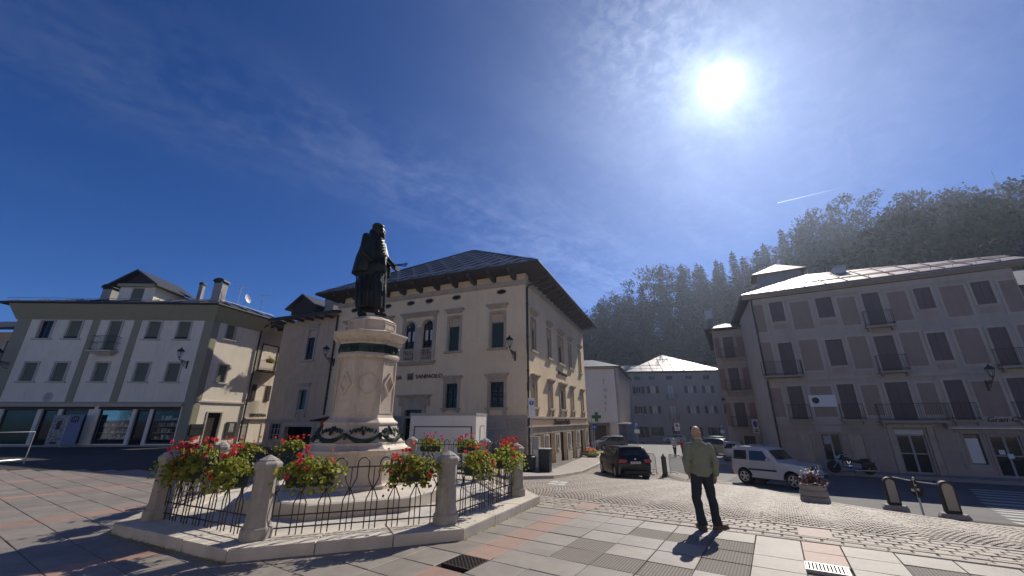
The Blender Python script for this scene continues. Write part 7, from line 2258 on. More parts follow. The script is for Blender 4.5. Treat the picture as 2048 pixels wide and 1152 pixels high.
        Fs = [(2 * i, 2 * i + 1, 2 * i + 3, 2 * i + 2) for i in range(k)]
        q.add(P, Fs); q.add([p - n * .03 for p in P], Fs)
        m_ = len(P)
        q.add([P[0], P[1], P[1] - n * .03, P[0] - n * .03], [(0, 1, 2, 3)]); q.add([P[-2], P[-1], P[-1] - n * .03, P[-2] - n * .03], [(0, 1, 2, 3)])
        return q.build(nm, m, t, local=True, smooth=True)
    across('windscreen', X['car_glass'], spec['wind'], .86)
    across('rear_window', X['car_glass'], spec['back'], .84)
    for nm, m, x0, x1, ys, z0, z1 in spec['bits']:
        for sgn in ((1, -1) if ys[0] > 0 else (1,)):
            q = MB(); a, c = sorted((sgn * ys[0], sgn * ys[1])); q.box(x0, x1, a, c, z0, z1); q.build(nm, m, t, local=True, bev=.012)
    MB().box(ra - wr, fa + wr, -W * .8, W * .8, zb - .05, zb + .15).build('underside', X['trim_blk'], t, local=True)
    if spec.get('rails'):
        for sgn in (1, -1):
            x0, x1, y_, z_ = spec['rails']; q = MB(); q.tube([(x0, sgn * y_, z_), (x0 + .08, sgn * y_, z_ + .06), (x1 - .08, sgn * y_, z_ + .06), (x1, sgn * y_, z_)], .018, 6); q.build('roof_rail', spec.get('m_rail', X['trim_blk']), t, local=True)
    t.location, t.rotation_euler = loc, (0, 0, rz)
    return t

HATCH = dict(L=4.34, W=1.80, belt=1.02, zb=.20, tum=.26, rear=.86, front=3.53, wr=.325, spokes=7,
    upper=[(.50, .20), (.16, .26), (.05, .42), (.0, .62), (.03, .82), (.10, .98), (.16, 1.08), (.30, 1.28), (.42, 1.47), (.52, 1.53), (1.0, 1.555), (1.7, 1.56), (2.3, 1.53), (2.62, 1.47), (3.0, 1.26), (3.38, 1.05), (3.7, .98), (4.05, .90), (4.24, .78), (4.33, .60), (4.34, .42), (4.26, .26), (3.95, .20)],
    wind=((3.33, 1.085), (2.66, 1.455)), back=((.20, 1.12), (.44, 1.46)),
    sides=[[(.62, 1.08), (1.45, 1.06), (1.45, 1.46), (.92, 1.45), (.72, 1.34)], [(1.51, 1.06), (2.40, 1.05), (2.40, 1.455), (1.51, 1.46)], [(2.46, 1.05), (3.12, 1.06), (2.72, 1.36), (2.46, 1.45)]],
    mirror=(2.78, 1.08), handles=[(1.40, 1.58, .90), (2.30, 2.48, .89)], seams=[[(1.48, .35), (1.48, 1.06)], [(2.43, .32), (2.43, 1.06)], [(3.12, .4), (3.1, 1.03)], [(.98, .72), (1.05, 1.04)]],
    bits=[('tail_light', X['tail'], -.012, .12, (.44, .82), .80, .95), ('rear_bumper_insert', X['trim_blk'], -.01, .1, (-.62, .62), .28, .42), ('number_plate', X['plate'], -.028, .02, (-.26, .26), .74, .85), ('headlight', X['headlamp'], 4.06, 4.29, (.50, .80), .68, .80), ('grille', X['trim_blk'], 4.25, 4.345, (-.35, .35), .52, .72), ('rear_spoiler', X['car_black'], .36, .62, (-.55, .55), 1.50, 1.535), ('badge', X['chrome'], .02, .06, (-.045, .045), .93, .99)])
JEEP = dict(L=3.62, W=1.60, belt=1.10, zb=.34, tum=.16, taper=.08, rear=.66, front=2.91, wr=.35, spokes=5,
    upper=[(.35, .36), (.05, .40), (-.02, .55), (.0, .68), (.05, .72), (.06, 1.05), (.10, 1.55), (.16, 1.66), (.5, 1.70), (1.3, 1.705), (1.75, 1.68), (1.92, 1.61), (2.35, 1.13), (2.44, 1.085), (2.9, 1.05), (3.36, 1.00), (3.42, .93), (3.44, .66), (3.58, .64), (3.62, .5), (3.56, .40), (3.28, .36)],
    wind=((2.31, 1.17), (1.96, 1.56)), back=((.075, 1.14), (.11, 1.52)),
    sides=[[(.22, 1.12), (.88, 1.12), (.90, 1.22), (.90, 1.53), (.25, 1.53)], [(1.06, 1.10), (1.98, 1.10), (1.94, 1.20), (1.72, 1.52), (1.06, 1.53)]],
    mirror=(1.98, 1.16), m_mirror=X['car_silver'], handles=[(1.08, 1.22, .96)], strips=[(.95, 2.28, .66, .74, X['trim_blk'], 'side_moulding')], seams=[[(.99, .45), (.99, 1.62)], [(2.16, .45), (2.2, 1.1)], [(.99, .45), (2.16, .45)], [(2.44, 1.08), (3.3, 1.0)]],
    bits=[('headlight', X['headlamp'], 3.38, 3.465, (.42, .66), .80, .97), ('front_bumper', X['trim_blk'], 3.44, 3.64, (-.70, .70), .46, .62), ('tail_light', X['tail'], -.03, .06, (.56, .74), .50, .62), ('rear_bumper', X['trim_blk'], -.05, .04, (-.72, .72), .42, .5), ('number_plate', X['plate'], 3.63, 3.65, (-.26, .26), .50, .60)] +
         [('grille_slot', X['trim_blk'], 3.42, 3.452, (-.33 + .14 * k, -.33 + .14 * k + .06), .76, .96) for k in range(5)], rails=(.3, 1.75, .56, 1.69), m_rail=X['car_silver'])
WAGON = dict(HATCH, L=4.5, W=1.82, upper=[(x * 4.5 / 4.34, z * (.97 if z > .9 else 1)) for x, z in HATCH['upper']], rear=.9, front=3.62, wind=((3.45, 1.05), (2.76, 1.41)), back=((.21, 1.09), (.46, 1.42)),
    sides=[[(x * 1.035, z * .97) for x, z in s] for s in HATCH['sides']], rails=(.7, 2.3, .56, 1.49), m_rail=X['alloy'])
WAGON['bits'] = [(n, m if n != 'rear_spoiler' else X['trim_blk'], x0 * 1.035, x1 * 1.035, y, z0, z1) for n, m, x0, x1, y, z0, z1 in HATCH['bits']]
SUV = dict(HATCH, W=1.88, wr=.36, belt=1.1, upper=[(x * 1.02, z * 1.09) for x, z in HATCH['upper']], L=4.43, wind=((3.40, 1.18), (2.71, 1.585)), back=((.21, 1.22), (.45, 1.59)), sides=[[(x * 1.02, z * 1.09) for x, z in s] for s in HATCH['sides']],
    mirror=(2.83, 1.18), rear=.9, front=3.6)
SUV['bits'] = [(n, m if n != 'rear_spoiler' else X['trim_blk'], x0 * 1.02, x1 * 1.02, y, z0 * 1.09, z1 * 1.09) for n, m, x0, x1, y, z0, z1 in HATCH['bits']]

def place_car(name, label, spec, paint, rear_axle, front_axle, group='cars in the street', hat=0.0):
    a, b = Vector((*rear_axle, 0)), Vector((*front_axle, 0)); d = (b - a).normalized(); rz = math.atan2(d.y, d.x)
    o = (a + b) / 2 - d * ((spec['rear'] + spec['front']) / 2)
    p, q = o + d * spec['rear'], o + d * spec['front']
    t = car(name, label, spec, paint, (0, 0, 0), 0, group)
    za, zb_ = gz(p.x, p.y) + hat, gz(q.x, q.y) + hat
    pitch = math.atan2(zb_ - za, spec['front'] - spec['rear'])
    t.location = (o.x, o.y, za - math.tan(pitch) * spec['rear'] - .035); t.rotation_euler = (0, -pitch, rz)
    t.rotation_mode = 'XYZ'
    return t
# black hatchback in the street, seen from behind (centre of its rear axle from the wheel contacts)
hb_dir = az(-2)
ra_ = Vector((6.2, 22.25, 0)); fa_ = ra_ + hb_dir * 2.67
hb_ = place_car('hatchback_car', 'black hatchback seen from behind with red tail lamps beside the street bollards', HATCH, X['car_black'], ra_.xy, fa_.xy)
cu = bpy.data.curves.new('plate_lettering', 'FONT'); cu.body, cu.size, cu.extrude, cu.align_x = "FY 642 ZR", .085, .002, 'CENTER'; cu.materials.append(X['letters'])
o = text_mesh('plate_lettering', cu); o.parent = hb_; o.matrix_local = Matrix.Translation((-.032, 0, .765)) @ Matrix(((0, 0, -1, 0), (-1, 0, 0, 0), (0, 1, 0, 0), (0, 0, 0, 1)))
jr, jf = Vector((12.1, 21.35)), Vector((13.1, 19.42))
place_car('small_offroader', 'small silver three-door offroader parked behind the flower planter', JEEP, X['car_silver'], jr, jf)
place_car('dark_car', 'grey car half hidden under the white cafe block by the street corner', SUV, X['car_grey'], (13.6, 54.3), (11.4, 53.6))
place_car('estate_car', 'pale estate car parked in shade before the shuttered house', WAGON, X['car_white'], (34.2, 84.4), (31.4, 84.9))
place_car('estate_car', 'silver estate car just left of the bald man, parked in shade', WAGON, X['car_silver'], (34.6, 72.2), (37.2, 71.8))
place_car('estate_car', 'silver car right of the bald man, farthest of the row', SUV, X['car_silver'], (31.5, 58.2), (33.6, 56.8))
place_car('dark_car', 'dark green estate car parked behind the bald man', SUV, X['car_green'], (22.6, 47.6), (24.0, 45.3))
place_car('grey_van', 'grey boxy car seen from behind, parked before the corner house', JEEP | {'bits': [b for b in JEEP['bits'] if b[0] != 'grille_slot']}, X['car_silver'], (18.6, 35.4), (19.9, 37.5))

# motorcycle
mpos = Vector((20.35, 25.55, 0)); mzz = gz(mpos.x, mpos.y) + .11
mo = thing('motorcycle', 'black cruiser motorcycle with chrome forks parked against the grey house', 'motorcycle', (0, 0, 0))
for x, r in ((-.78, .32), (.86, .34)):
    q = MB(); q.lathe_y([(r - .09, -.055), (r - .02, -.06), (r, -.03), (r, .03), (r - .02, .06), (r - .09, .055)], 22, (x, r)); Wq = q.build('wheel', X['rubber'], mo, smooth=True, local=True)
    q = MB(); q.lathe_y([(r - .09, -.02), (r - .075, 0), (r - .09, .02)], 22, (x, r)); q.lathe_y([(.01, -.06), (.06, -.05), (.06, .05), (.01, .06)], 10, (x, r))
    for k in range(10): a = k * math.pi / 5; q.tube([(x + .05 * math.cos(a), .02 * (-1) ** k, r + .05 * math.sin(a)), (x + (r - .08) * math.cos(a), 0, r + (r - .08) * math.sin(a))], .006, 4)
    q.build('rim', X['chrome'], Wq, local=True)
    q = MB(); n_ = 9; a0, a1 = (R_(20), R_(190)) if x < 0 else (R_(35), R_(150))
    arcp = [(x + (r + .05) * math.cos(a0 + (a1 - a0) * i / n_), r + (r + .05) * math.sin(a0 + (a1 - a0) * i / n_)) for i in range(n_ + 1)]
    q.add([(px_, y_, pz_) for y_ in (-.09, -.06, .06, .09) for px_, pz_ in [(a, b - (.03 if abs(y_) > .08 else 0)) for a, b in arcp]], [(k * (n_ + 1) + i, k * (n_ + 1) + i + 1, (k + 1) * (n_ + 1) + i + 1, (k + 1) * (n_ + 1) + i) for k in range(3) for i in range(n_)]); q.build('mudguard', X['car_black'], mo, local=True, recalc=False, smooth=True)
q = MB()
for y in (-.09, .09): q.tube([(.86, y, .34), (.60, y, .78), (.47, y, 1.02)], .024, 8)
q.tube([(.47, -.09, 1.0), (.47, .09, 1.0)], .03, 6); q.build('fork', X['chrome'], mo, local=True, smooth=True)
q = MB(); q.tube([(.28, -.42, 1.14), (.36, -.34, 1.12), (.50, -.12, 1.05), (.50, .12, 1.05), (.36, .34, 1.12), (.28, .42, 1.14)], .016, 7); q.tube([(.22, -.46, 1.15), (.34, -.36, 1.13)], .022, 6); q.tube([(.22, .46, 1.15), (.34, .36, 1.13)], .022, 6); q.build('handlebar', X['chrome'], mo, local=True, smooth=True)
q = MB(); q.lathe_y([(.0, 0), (.01, 0)], 6, (0, 0)); q = MB(); q.ell((.62, 0, .90), .10, .10, .10, 14, 10); q.build('headlamp', X['chrome'], mo, local=True, smooth=True)
q = MB(); q.loft([[(x, hw * math.cos(a), z + hh * math.sin(a)) for a in (2 * math.pi * i / 12 for i in range(12))] for x, hw, hh, z in ((.42, .05, .05, .86), (.34, .12, .10, .84), (.15, .15, .12, .82), (-.05, .10, .08, .77), (-.12, .04, .04, .74))]); q.build('tank', X['car_green'], mo, local=True, smooth=True)
q = MB(); q.loft([[(x, hw * math.cos(a), z + hh * math.sin(a)) for a in (2 * math.pi * i / 12 for i in range(12))] for x, hw, hh, z in ((-.02, .08, .04, .70), (-.2, .17, .07, .69), (-.42, .17, .08, .70), (-.50, .14, .09, .78), (-.8, .12, .07, .82), (-.92, .05, .03, .82))]); q.build('seat', X['leather'] if False else X['trim_blk'], mo, local=True, smooth=True)
q = MB(); q.ell((.12, 0, .45), .22, .17, .16, 14, 10)
for a in (.5, -.55): q.tube([(.12, 0, .5), (.12 + .22 * a, 0, .74)], [.10, .075], 12)
q.build('engine', X['chrome'], mo, local=True)
q = MB(); q.tube([(.4, 0, .78), (.42, 0, .4), (.1, 0, .26), (-.5, 0, .3), (-.5, 0, .6), (.4, 0, .74)], .025, 6); q.build('frame', X['black'], mo, local=True)
for y in (-.2, .2):
    q = MB(); q.tube([(.2, y * .6, .45), (.25, y, .3), (-.2, y, .24), (-1.05, y, .26)], [.03, .032, .04, .05], 10); q.build('exhaust', X['chrome'], mo, local=True, smooth=True)
    q = MB(); a, c = sorted((y * .85, y * 1.9)); q.box(-1.02, -.5, a, c, .42, .70); q.build('saddlebag', X['car_green'], mo, local=True, bev=.04)
q = MB(); q.tube([(.0, .16, .3), (-.05, .38, .02)], .014, 5); q.build('kickstand', X['black'], mo, local=True)
q = MB(); q.ell((-1.06, 0, .66), .05, .08, .04, 10, 6); q.build('tail_lamp', X['tail'], mo, local=True)
mo.location = (mpos.x, mpos.y, mzz); mo.rotation_euler = (R_(-6), 0, math.atan2(-az(119.5).y, -az(119.5).x))

# ================================================================ street furniture
# wall lanterns
lan = thing('wall_lantern', 'black wall lantern on a scrolled bracket at the right end of the cream house', 'street lamp', (0, 0, 0), group='black lanterns on scrolled wall brackets')
q = MB(); q.tube([(0, 0, .02), (0, .95, .12)], .022, 6); q.tube([(0, 0, -.42), (0, .28, -.36), (0, .6, -.1), (0, .9, .10)], .018, 6)
for c, r in (((0, .18, -.14), .13), ((0, .42, -.06), .10), ((0, .60, .0), .07)): q.tube([(0, c[1] + (r - .004 * i) * math.cos(i * .6), c[2] + (r - .004 * i) * math.sin(i * .6)) for i in range(16)], .014, 5)
q.box(-.05, .05, 0, .03, -.5, .12); q.build('bracket', X['black'], lan, local=True)
q = MB(); q.lathe([(.02, .1), (.03, .2), (.07, .24), (.09, .28)], 8, (0, .95)); q.lathe([(.25, .72), (.235, .76), (.14, .86), (.07, .9), (.04, .92), (.05, .96), (.01, 1.02)], 4, (0, .95), R_(45)); q.build('cap', X['black'], lan, local=True)
q = MB()
for k in range(4):
    a = R_(45 + 90 * k); q.tube([(.085 * math.cos(a), .95 + .085 * math.sin(a), .28), (.215 * math.cos(a), .95 + .215 * math.sin(a), .72)], .012, 4)
q.tube([(.215 * math.cos(R_(45 + 90 * k)), .95 + .215 * math.sin(R_(45 + 90 * k)), .71) for k in range(5)], .012, 4); q.build('cage', X['black'], lan, local=True)
q = MB(); q.loft([[(r * math.cos(R_(45 + 90 * k)), .95 + r * math.sin(R_(45 + 90 * k)), z) for k in range(4)] for r, z in ((.078, .29), (.205, .70))], caps=False); q.build('lantern_glass', X['shop_glass'], lan, local=True, recalc=False)
q = MB(); q.ell((0, .95, .45), .05, .05, .09, 10, 8); q.build('bulb', X['frame_white'], lan, local=True, smooth=True)
def put_lantern(fr, s, n, z, label, first=False):
    p = fpt(fr, s, n, z); N = fr[2]; rz = math.atan2(N.y, N.x) - math.pi / 2
    if first: lan.location, lan.rotation_euler = p, (0, 0, rz); lan['label'] = label
    else: dup(lan, p, rz, label)
put_lantern(frL, 1.25, .0, 6.15, lan['label'], True)
put_lantern(frL, 14.6, .0, 6.0, 'black wall lantern at the far left edge, on the left end of the cream house')
put_lantern(frA, 16.1, .02, 6.35, 'black wall lantern beside the long downpipe left of the pedestal')
put_lantern(frA, .75, .0, 5.95, 'black wall lantern on the bank, near its street corner')
put_lantern((frC[0], frC[1], frC[2]), .05, .0, 2.9, 'black wall lantern on the narrow corner house above the parked cars')
put_lantern(frR, 5.2, .0, 4.0, 'black wall lantern on the long grey house, above the shop awning')

# geraniums on the beer hall's balcony
for s_, lab_ in ((5.35, 'red geranium box on the beer hall balcony, left one'), (6.3, 'red geranium box on the beer hall balcony, right one')):
    p = fpt(frS, s_, .78, 6.95); dup(fb_keep, p, math.atan2(frS[1].y, frS[1].x), lab_, 'geranium boxes on the beer hall balcony')

# pale trailer in front of the bank
tr = thing('market_trailer', 'large pale closed market trailer parked in front of the bank door', 'trailer', (-3.35, 20.2, -.65), 0)
T0 = Vector((-1.72, 19.6, 0)); frT = (Vector((T0.x, T0.y, 0)), az(-79), None); Nt = Vector((-frT[1].y, frT[1].x, 0)); Nt = -Nt if Nt.y > 0 else Nt
frT = (frT[0], frT[1], Nt)
zb_, zt_ = -.25, 2.17
q = MB(frT); q.box(0, 3.35, -2.1, 0, zb_, zt_); q.build('body', X['white_metal'], tr, bev=.03)
q = MB(frT); q.box(.22, 3.05, 0, .03, zb_ + .2, 1.52); HP = q.build('serving_hatch', X['white_metal'], tr)
q = MB(frT); q.box(.18, .22, 0, .05, zb_ + .2, 1.56); q.box(3.05, 3.09, 0, .05, zb_ + .2, 1.56); q.box(.18, 3.09, 0, .05, 1.52, 1.56); q.build('hatch_edge', X['trim_blk'], tr)
q = MB(frT); q.box(-.02, 3.37, -2.12, .02, zt_ - .12, zt_); q.build('top_trim', X['frame_grey'], tr)
q = MB(frT); q.box(-.02, 0, -1.5, -.8, zb_ + .1, 1.55); DO = q.build('side_door', X['white_metal'], tr); q = MB(frT); q.box(-.025, -.005, -1.55, -1.5, zb_ + .1, 1.6); q.box(-.025, -.005, -.8, -.75, zb_ + .1, 1.6); q.box(-.025, -.005, -1.5, -.8, 1.55, 1.6); q.build('door_frame', X['frame_grey'], DO)
for s in (.9, 1.7):
    q = MB(); P_ = fpt(frT, s, -.2, -.45)
    q.tube([P_, P_ + Nt * .18], .32, 16); q.build('wheel', X['rubber'], tr)
q = MB(frT); q.tube([(.15, -.3, -1.0), (.15, -.3, zb_)], .05, 8); q.tube([(3.2, -.3, -1.0), (3.2, -.3, zb_)], .05, 8); q.build('prop_leg', X['steel'], tr)

# little ochre-red wooden hut behind the pedestal
hut = thing('wooden_hut', 'small red-ochre wooden hut with a dark sloping roof behind the pedestal', 'hut', (-10.6, 24.5, -.5))
Hf = (Vector((-10.15, 24.6, 0)), az(-80), None); Hn = Vector((-Hf[1].y, Hf[1].x, 0)); Hn = -Hn if Hn.y > 0 else Hn; Hf = (Hf[0], Hf[1], Hn)
for k in range(12): q = MB(Hf); q.box(-1.6 + .25 * k + .005, -1.6 + .25 * (k + 1) - .005, -.06, 0, -.8, 1.9); q.build('board', X['rust_hut'], hut)
q = MB(Hf); q.box(-1.6, 1.4, -2.2, -.06, -.8, 1.9); q.build('body', X['rust_hut'], hut)
q = MB(Hf); q.add([(-1.8, .35, 2.45), (1.9, .35, 1.85), (1.9, -2.4, 1.85), (-1.8, -2.4, 2.45), (-1.8, .35, 2.37), (1.9, .35, 1.77), (1.9, -2.4, 1.77), (-1.8, -2.4, 2.37)], [(0, 1, 2, 3), (4, 5, 6, 7), (0, 1, 5, 4), (1, 2, 6, 5), (2, 3, 7, 6), (3, 0, 4, 7)]); q.build('roof', X['roof_edge'], hut)
q = MB(Hf); q.add([(-1.6, -.03, 1.9), (1.4, -.03, 1.9), (1.4, -.03, 1.85), (-1.6, -.03, 2.38)], [(0, 1, 2, 3)]); q.build('gable', X['rust_hut'], hut, recalc=False)

# bins, pole with parking sign by the bank corner
def zf(x, y): return gz(x, y) + .12
bx = thing('litter_bin', 'tall dark litter bin at the kerb of the bank corner, right of the round pot', 'bin', (1.62, 20.6, zf(1.62, 20.6)), R_(-20))
MB().box(-.30, .30, -.26, .26, -.03, .02).build('foot', X['concrete'], bx, local=True)
q = MB(); q.loft([[(x * s, y * s, z) for x, y in ((-.25, -.22), (.25, -.22), (.25, .22), (-.25, .22))] for s, z in ((1.0, .02), (1.08, .98), (1.12, 1.0), (1.12, 1.03))]); q.build('body', X['bin'], bx, local=True)
MB().box(-.3, .3, -.26, .26, 1.03, 1.07).build('lid', X['steel'], bx, local=True, bev=.01)
bx2 = thing('pale_cabinet', 'narrow pale metal cabinet between the two dark bins at the bank corner', 'cabinet', (1.22, 20.75, zf(1.2, 20.7)), R_(-20))
MB().box(-.15, .15, -.2, .2, 0, 1.6).build('body', X['frame_grey'], bx2, local=True, bev=.01); MB().box(-.12, .12, -.206, -.2, .2, 1.0).build('door', X['white_metal'], bx2, local=True)
bx3 = thing('round_pot', 'low round dark planter pot at the foot of the signpost by the bank corner', 'planter', (.72, 20.35, zf(.7, 20.3)))
q = MB(); q.lathe([(.28, 0), (.40, .1), (.43, .62), (.45, .66), (.41, .68), (.39, .6), (.01, .58)], 20); q.build('pot', X['bin'], bx3, local=True, smooth=True)
sg = thing('parking_sign', 'tall signpost with a white and blue arrow sign at the bank corner', 'sign', (1.0, 20.9, zf(1, 20.9)))
MB().tube([(0, 0, 0), (0, 0, 3.35)], .032, 8).build('post', X['steel'], sg, local=True, smooth=True)
q = MB(); q.box(-.16, .16, -.06, -.035, 2.5, 3.45); SP = q.build('sign_plate', X['sign_white'], sg, local=True)
q = MB(); q.lathe_y([(0, -.068), (.12, -.066), (.12, -.06)], 20, (0, 3.2)); q.build('blue_disc', X['sign_blue'], SP, local=True)
q = MB(); q.box(-.015, .015, -.074, -.069, 3.12, 3.26); q.add([(-.05, -.072, 3.22), (.05, -.072, 3.22), (0, -.072, 3.29)], [(0, 1, 2)]); q.box(-.09, .09, -.064, -.06, 2.62, 2.64); q.box(-.09, .09, -.064, -.06, 2.72, 2.74); q.box(-.05, .05, -.064, -.06, 2.85, 2.95); q.build('sign_marks', X['frame_white'], SP, local=True)
# far pole with small signs at the end of the bank
sg2 = thing('corner_signpost', 'signpost with a white and a blue plate at the far end of the bank', 'sign', (8.15, 41.2, zf(8.1, 41.2)))
MB().tube([(0, 0, 0), (0, 0, 3.9)], .04, 8).build('post', X['steel'], sg2, local=True)
MB().box(-.25, .25, -.06, -.03, 3.0, 3.6).build('white_plate', X['sign_white'], sg2, local=True); MB().box(-.27, .27, -.06, -.03, 2.3, 2.85).build('blue_plate', X['sign_blue'], sg2, local=True)
q = MB(); q.add([(-.15, -.066, 2.55), (.05, -.066, 2.55), (.05, -.066, 2.48), (.18, -.066, 2.58), (.05, -.066, 2.68), (.05, -.066, 2.61), (-.15, -.066, 2.61)], [tuple(range(7))]); q.build('arrow', X['sign_white'], sg2, local=True, recalc=False)
# pharmacy cross on an arm
pcp = fpt(frB, 17.6, .0, 2.15)
pc_ = thing('pharmacy_cross', 'dark green pharmacy cross on an arm at the far end of the bank', 'sign', tuple(pcp), math.atan2(frB[2].y, frB[2].x))
MB().tube([(0, 0, .1), (.75, 0, .1)], .03, 6).build('arm', X['steel'], pc_, local=True)
q = MB(); q.prism([(.55, -.15), (.85, -.15), (.85, -.45), (1.15, -.45), (1.15, -.15), (1.45, -.15), (1.45, .15), (1.15, .15), (1.15, .45), (.85, .45), (.85, .15), (.55, .15)], -.07, .07, axis='y'); q.build('cross', X['cross'], pc_, local=True)
q = MB(); q.tube([(0.5, 0, .2), (.5, 0, -3.4)], .03, 6); q.build('pole', X['steel'], pc_, local=True)
# ground flower bowl at the end of the bank
fbw = thing('flower_bowl', 'low bowl of red flowers on the footway past the bank', 'flower bowl', (7.15, 37.9, zf(7.1, 37.9)))
q = MB(); q.lathe([(.3, 0), (.62, .12), (.72, .32), (.68, .33), (.5, .25), (.01, .25)], 18); q.build('bowl', X['concrete'], fbw, local=True, smooth=True)
q = MB(); rr = random.Random(4)
for i in range(420):
    v = Vector((rr.gauss(0, .36), rr.gauss(0, .36), 0)); v.z = .3 + rr.random() * .42 * max(.2, 1 - v.length); n_ = Vector((rr.gauss(0, 1), rr.gauss(0, 1), 1)).normalized(); u = n_.orthogonal().normalized() * .06; w = n_.cross(u)
    q.add([v - u, v - w, v + u, v + w], [(0, 1, 2, 3)])
q.build('foliage', X['geranium'], fbw, local=True, recalc=False)
q = MB()
for i in range(110):
    v = Vector((rr.gauss(-.1, .3), rr.gauss(0, .3), 0)); v.z = .55 + rr.random() * .28 * max(.2, 1 - v.length); n_ = Vector((rr.gauss(0, 1), rr.gauss(0, 1), 1)).normalized(); u = n_.orthogonal().normalized() * .05; w = n_.cross(u)
    q.add([v - u, v - w, v + u, v + w], [(0, 1, 2, 3)])
q.build('blossoms', X['petal'], fbw, local=True, recalc=False)

# bollards in the street and crowd barriers
bl = thing('street_bollard', 'grey-green cast iron bollard left of the leaning barrier, nearest the black car', 'bollard', (0, 0, 0), group='cast iron street bollards')
q = MB(); q.lathe([(.19, 0), (.19, .08), (.145, .12), (.135, .16), (.125, .9), (.14, .93), (.14, .97), (.10, 1.02), (.05, 1.06), (.045, 1.1), (.02, 1.14)], 14); q.build('shaft', X['bollard_green'], bl, local=True, smooth=True)
q = MB(); q.lathe([(.30, -.05), (.30, .0), (.28, .03), (.19, .04)], 16); q.build('base', X['bollard_green'], bl, local=True)
bp_ = [(7.75, 24.3), (8.25, 23.1)]
bl.location = (*bp_[0], gz(*bp_[0])); dup(bl, (*bp_[1], gz(*bp_[1])), 0, 'grey-green cast iron bollard standing alone between the two crowd barriers')
def barrier(a, b, label, h=1.08):
    a, b = Vector(a), Vector(b); d = (b - a).normalized(); L = (b - a).length; m = (a + b) / 2
    t = thing('crowd_barrier', label, 'barrier', (m.x, m.y, gz(m.x, m.y)), math.atan2(d.y, d.x), group='steel crowd barriers')
    z0 = gz(*a[:2]) - gz(m.x, m.y); z1 = gz(*b[:2]) - gz(m.x, m.y); l = L / 2
    zz_ = lambda x: z0 + (z1 - z0) * (x + l) / L
    q = MB(); q.tube([(-l, 0, zz_(-l) + .02), (-l, 0, zz_(-l) + h - .12), (-l + .12, 0, zz_(-l) + h), (l - .12, 0, zz_(l) + h), (l, 0, zz_(l) + h - .12), (l, 0, zz_(l) + .02)], .021, 7); q.tube([(-l, 0, zz_(-l) + .26), (l, 0, zz_(l) + .26)], .018, 6); q.build('frame', X['steel'], t, local=True, smooth=True)
    n = int(L / .125); first = None
    qb = MB(); qb.tube([(0, 0, .26), (0, 0, h)], .011, 5)
    for i in range(1, n):
        x = -l + L * i / n; m4 = Matrix.Translation((x, 0, zz_(x)))
        if first is None: first = qb.build('bar', X['steel'], t, local=True); first.matrix_local = m4
        else: inst('bar', first, t, m4)
    for x in (-l + .25, l - .25):
        q = MB(); q.tube([(x, -.32, zz_(x) + .01), (x, -.18, zz_(x) + .13), (x, .18, zz_(x) + .13), (x, .32, zz_(x) + .01)], .017, 6); q.tube([(x, 0, zz_(x) + .13), (x, 0, zz_(x) + .28)], .016, 6); q.build('foot', X['steel'], t, local=True)
    return t
barrier((9.05, 24.45, 0), (9.0, 21.15, 0), 'steel crowd barrier with upright bars just left of the bald man')
barrier((7.55, 26.0, 0), (8.1, 24.0, 0), 'steel crowd barrier seen nearly end on, behind the black hatchback')
# lit plaque bollards by the zebra crossing with a low sign between them
def plaque_bollard(p, label, rz):
    t = thing('plaque_bollard', label, 'bollard', (p[0], p[1], gz(*p)), rz, group='tall rounded bollards with a pale plaque')
    w, h = .135, .78
    def outline(w, h, z0=.10): return [(-w, z0), (w, z0)] + [(w * math.cos(math.pi * i / 12), h - w + w * math.sin(math.pi * i / 12)) for i in range(13)]
    q = MB(); q.prism(outline(w, h), -.085, .085, axis='y'); q.build('housing', X['trim_blk'], t, local=True, bev=.012)
    q = MB(); q.prism(outline(w - .04, h - .04, .17), -.098, -.08, axis='y'); q.build('plaque', X['concrete'], t, local=True)
    q = MB(); q.loft([[(a * .26 * s, b * .17 * s, z) for a, b in ((-1, -.5), (-.7, -1), (.7, -1), (1, -.5), (1, .5), (.7, 1), (-.7, 1), (-1, .5))] for s, z in ((1, -.08), (1, .03), (.85, .10))]); q.build('base', X['concrete'], t, local=True)
    return t
b1, b2 = (10.35, 11.86), (10.2, 10.2)
rzb = R_(-28)
plaque_bollard(b1, 'rounded dark bollard with a pale plaque, the left one by the round sign', rzb); plaque_bollard(b2, 'rounded dark bollard with a pale plaque, the right one by the zebra crossing', rzb)
mx_, my_ = (b1[0] + b2[0]) / 2, (b1[1] + b2[1]) / 2
dsg = thing('round_sign', 'low round dark sign on a post between the two plaque bollards', 'sign', (mx_, my_, gz(mx_, my_)), math.atan2(b2[1] - b1[1], b2[0] - b1[0]))
MB().tube([(0, 0, -.1), (0, 0, .82)], .022, 7).build('post', X['steel'], dsg, local=True)
q = MB(); q.lathe_y([(0, .02), (.2, .018), (.21, .0), (.2, -.018), (0, -.02)], 24, (0, .55)); q.build('disc', X['trim_blk'], dsg, local=True)
q = MB(); q.box(-.12, -.03, -.03, -.02, .48, .54); q.box(.05, .12, -.03, -.02, .52, .57); q.box(.02, .07, -.03, -.02, .62, .66); q.build('disc_marks', X['frame_white'], dsg, local=True)
L_ = math.hypot(b2[0] - b1[0], b2[1] - b1[1]) / 2 - .18
q = MB(); q.tube([(-L_, 0, .74), (0, 0, .72), (L_, 0, .74)], .012, 6); q.build('chain', X['steel'], dsg, local=True)
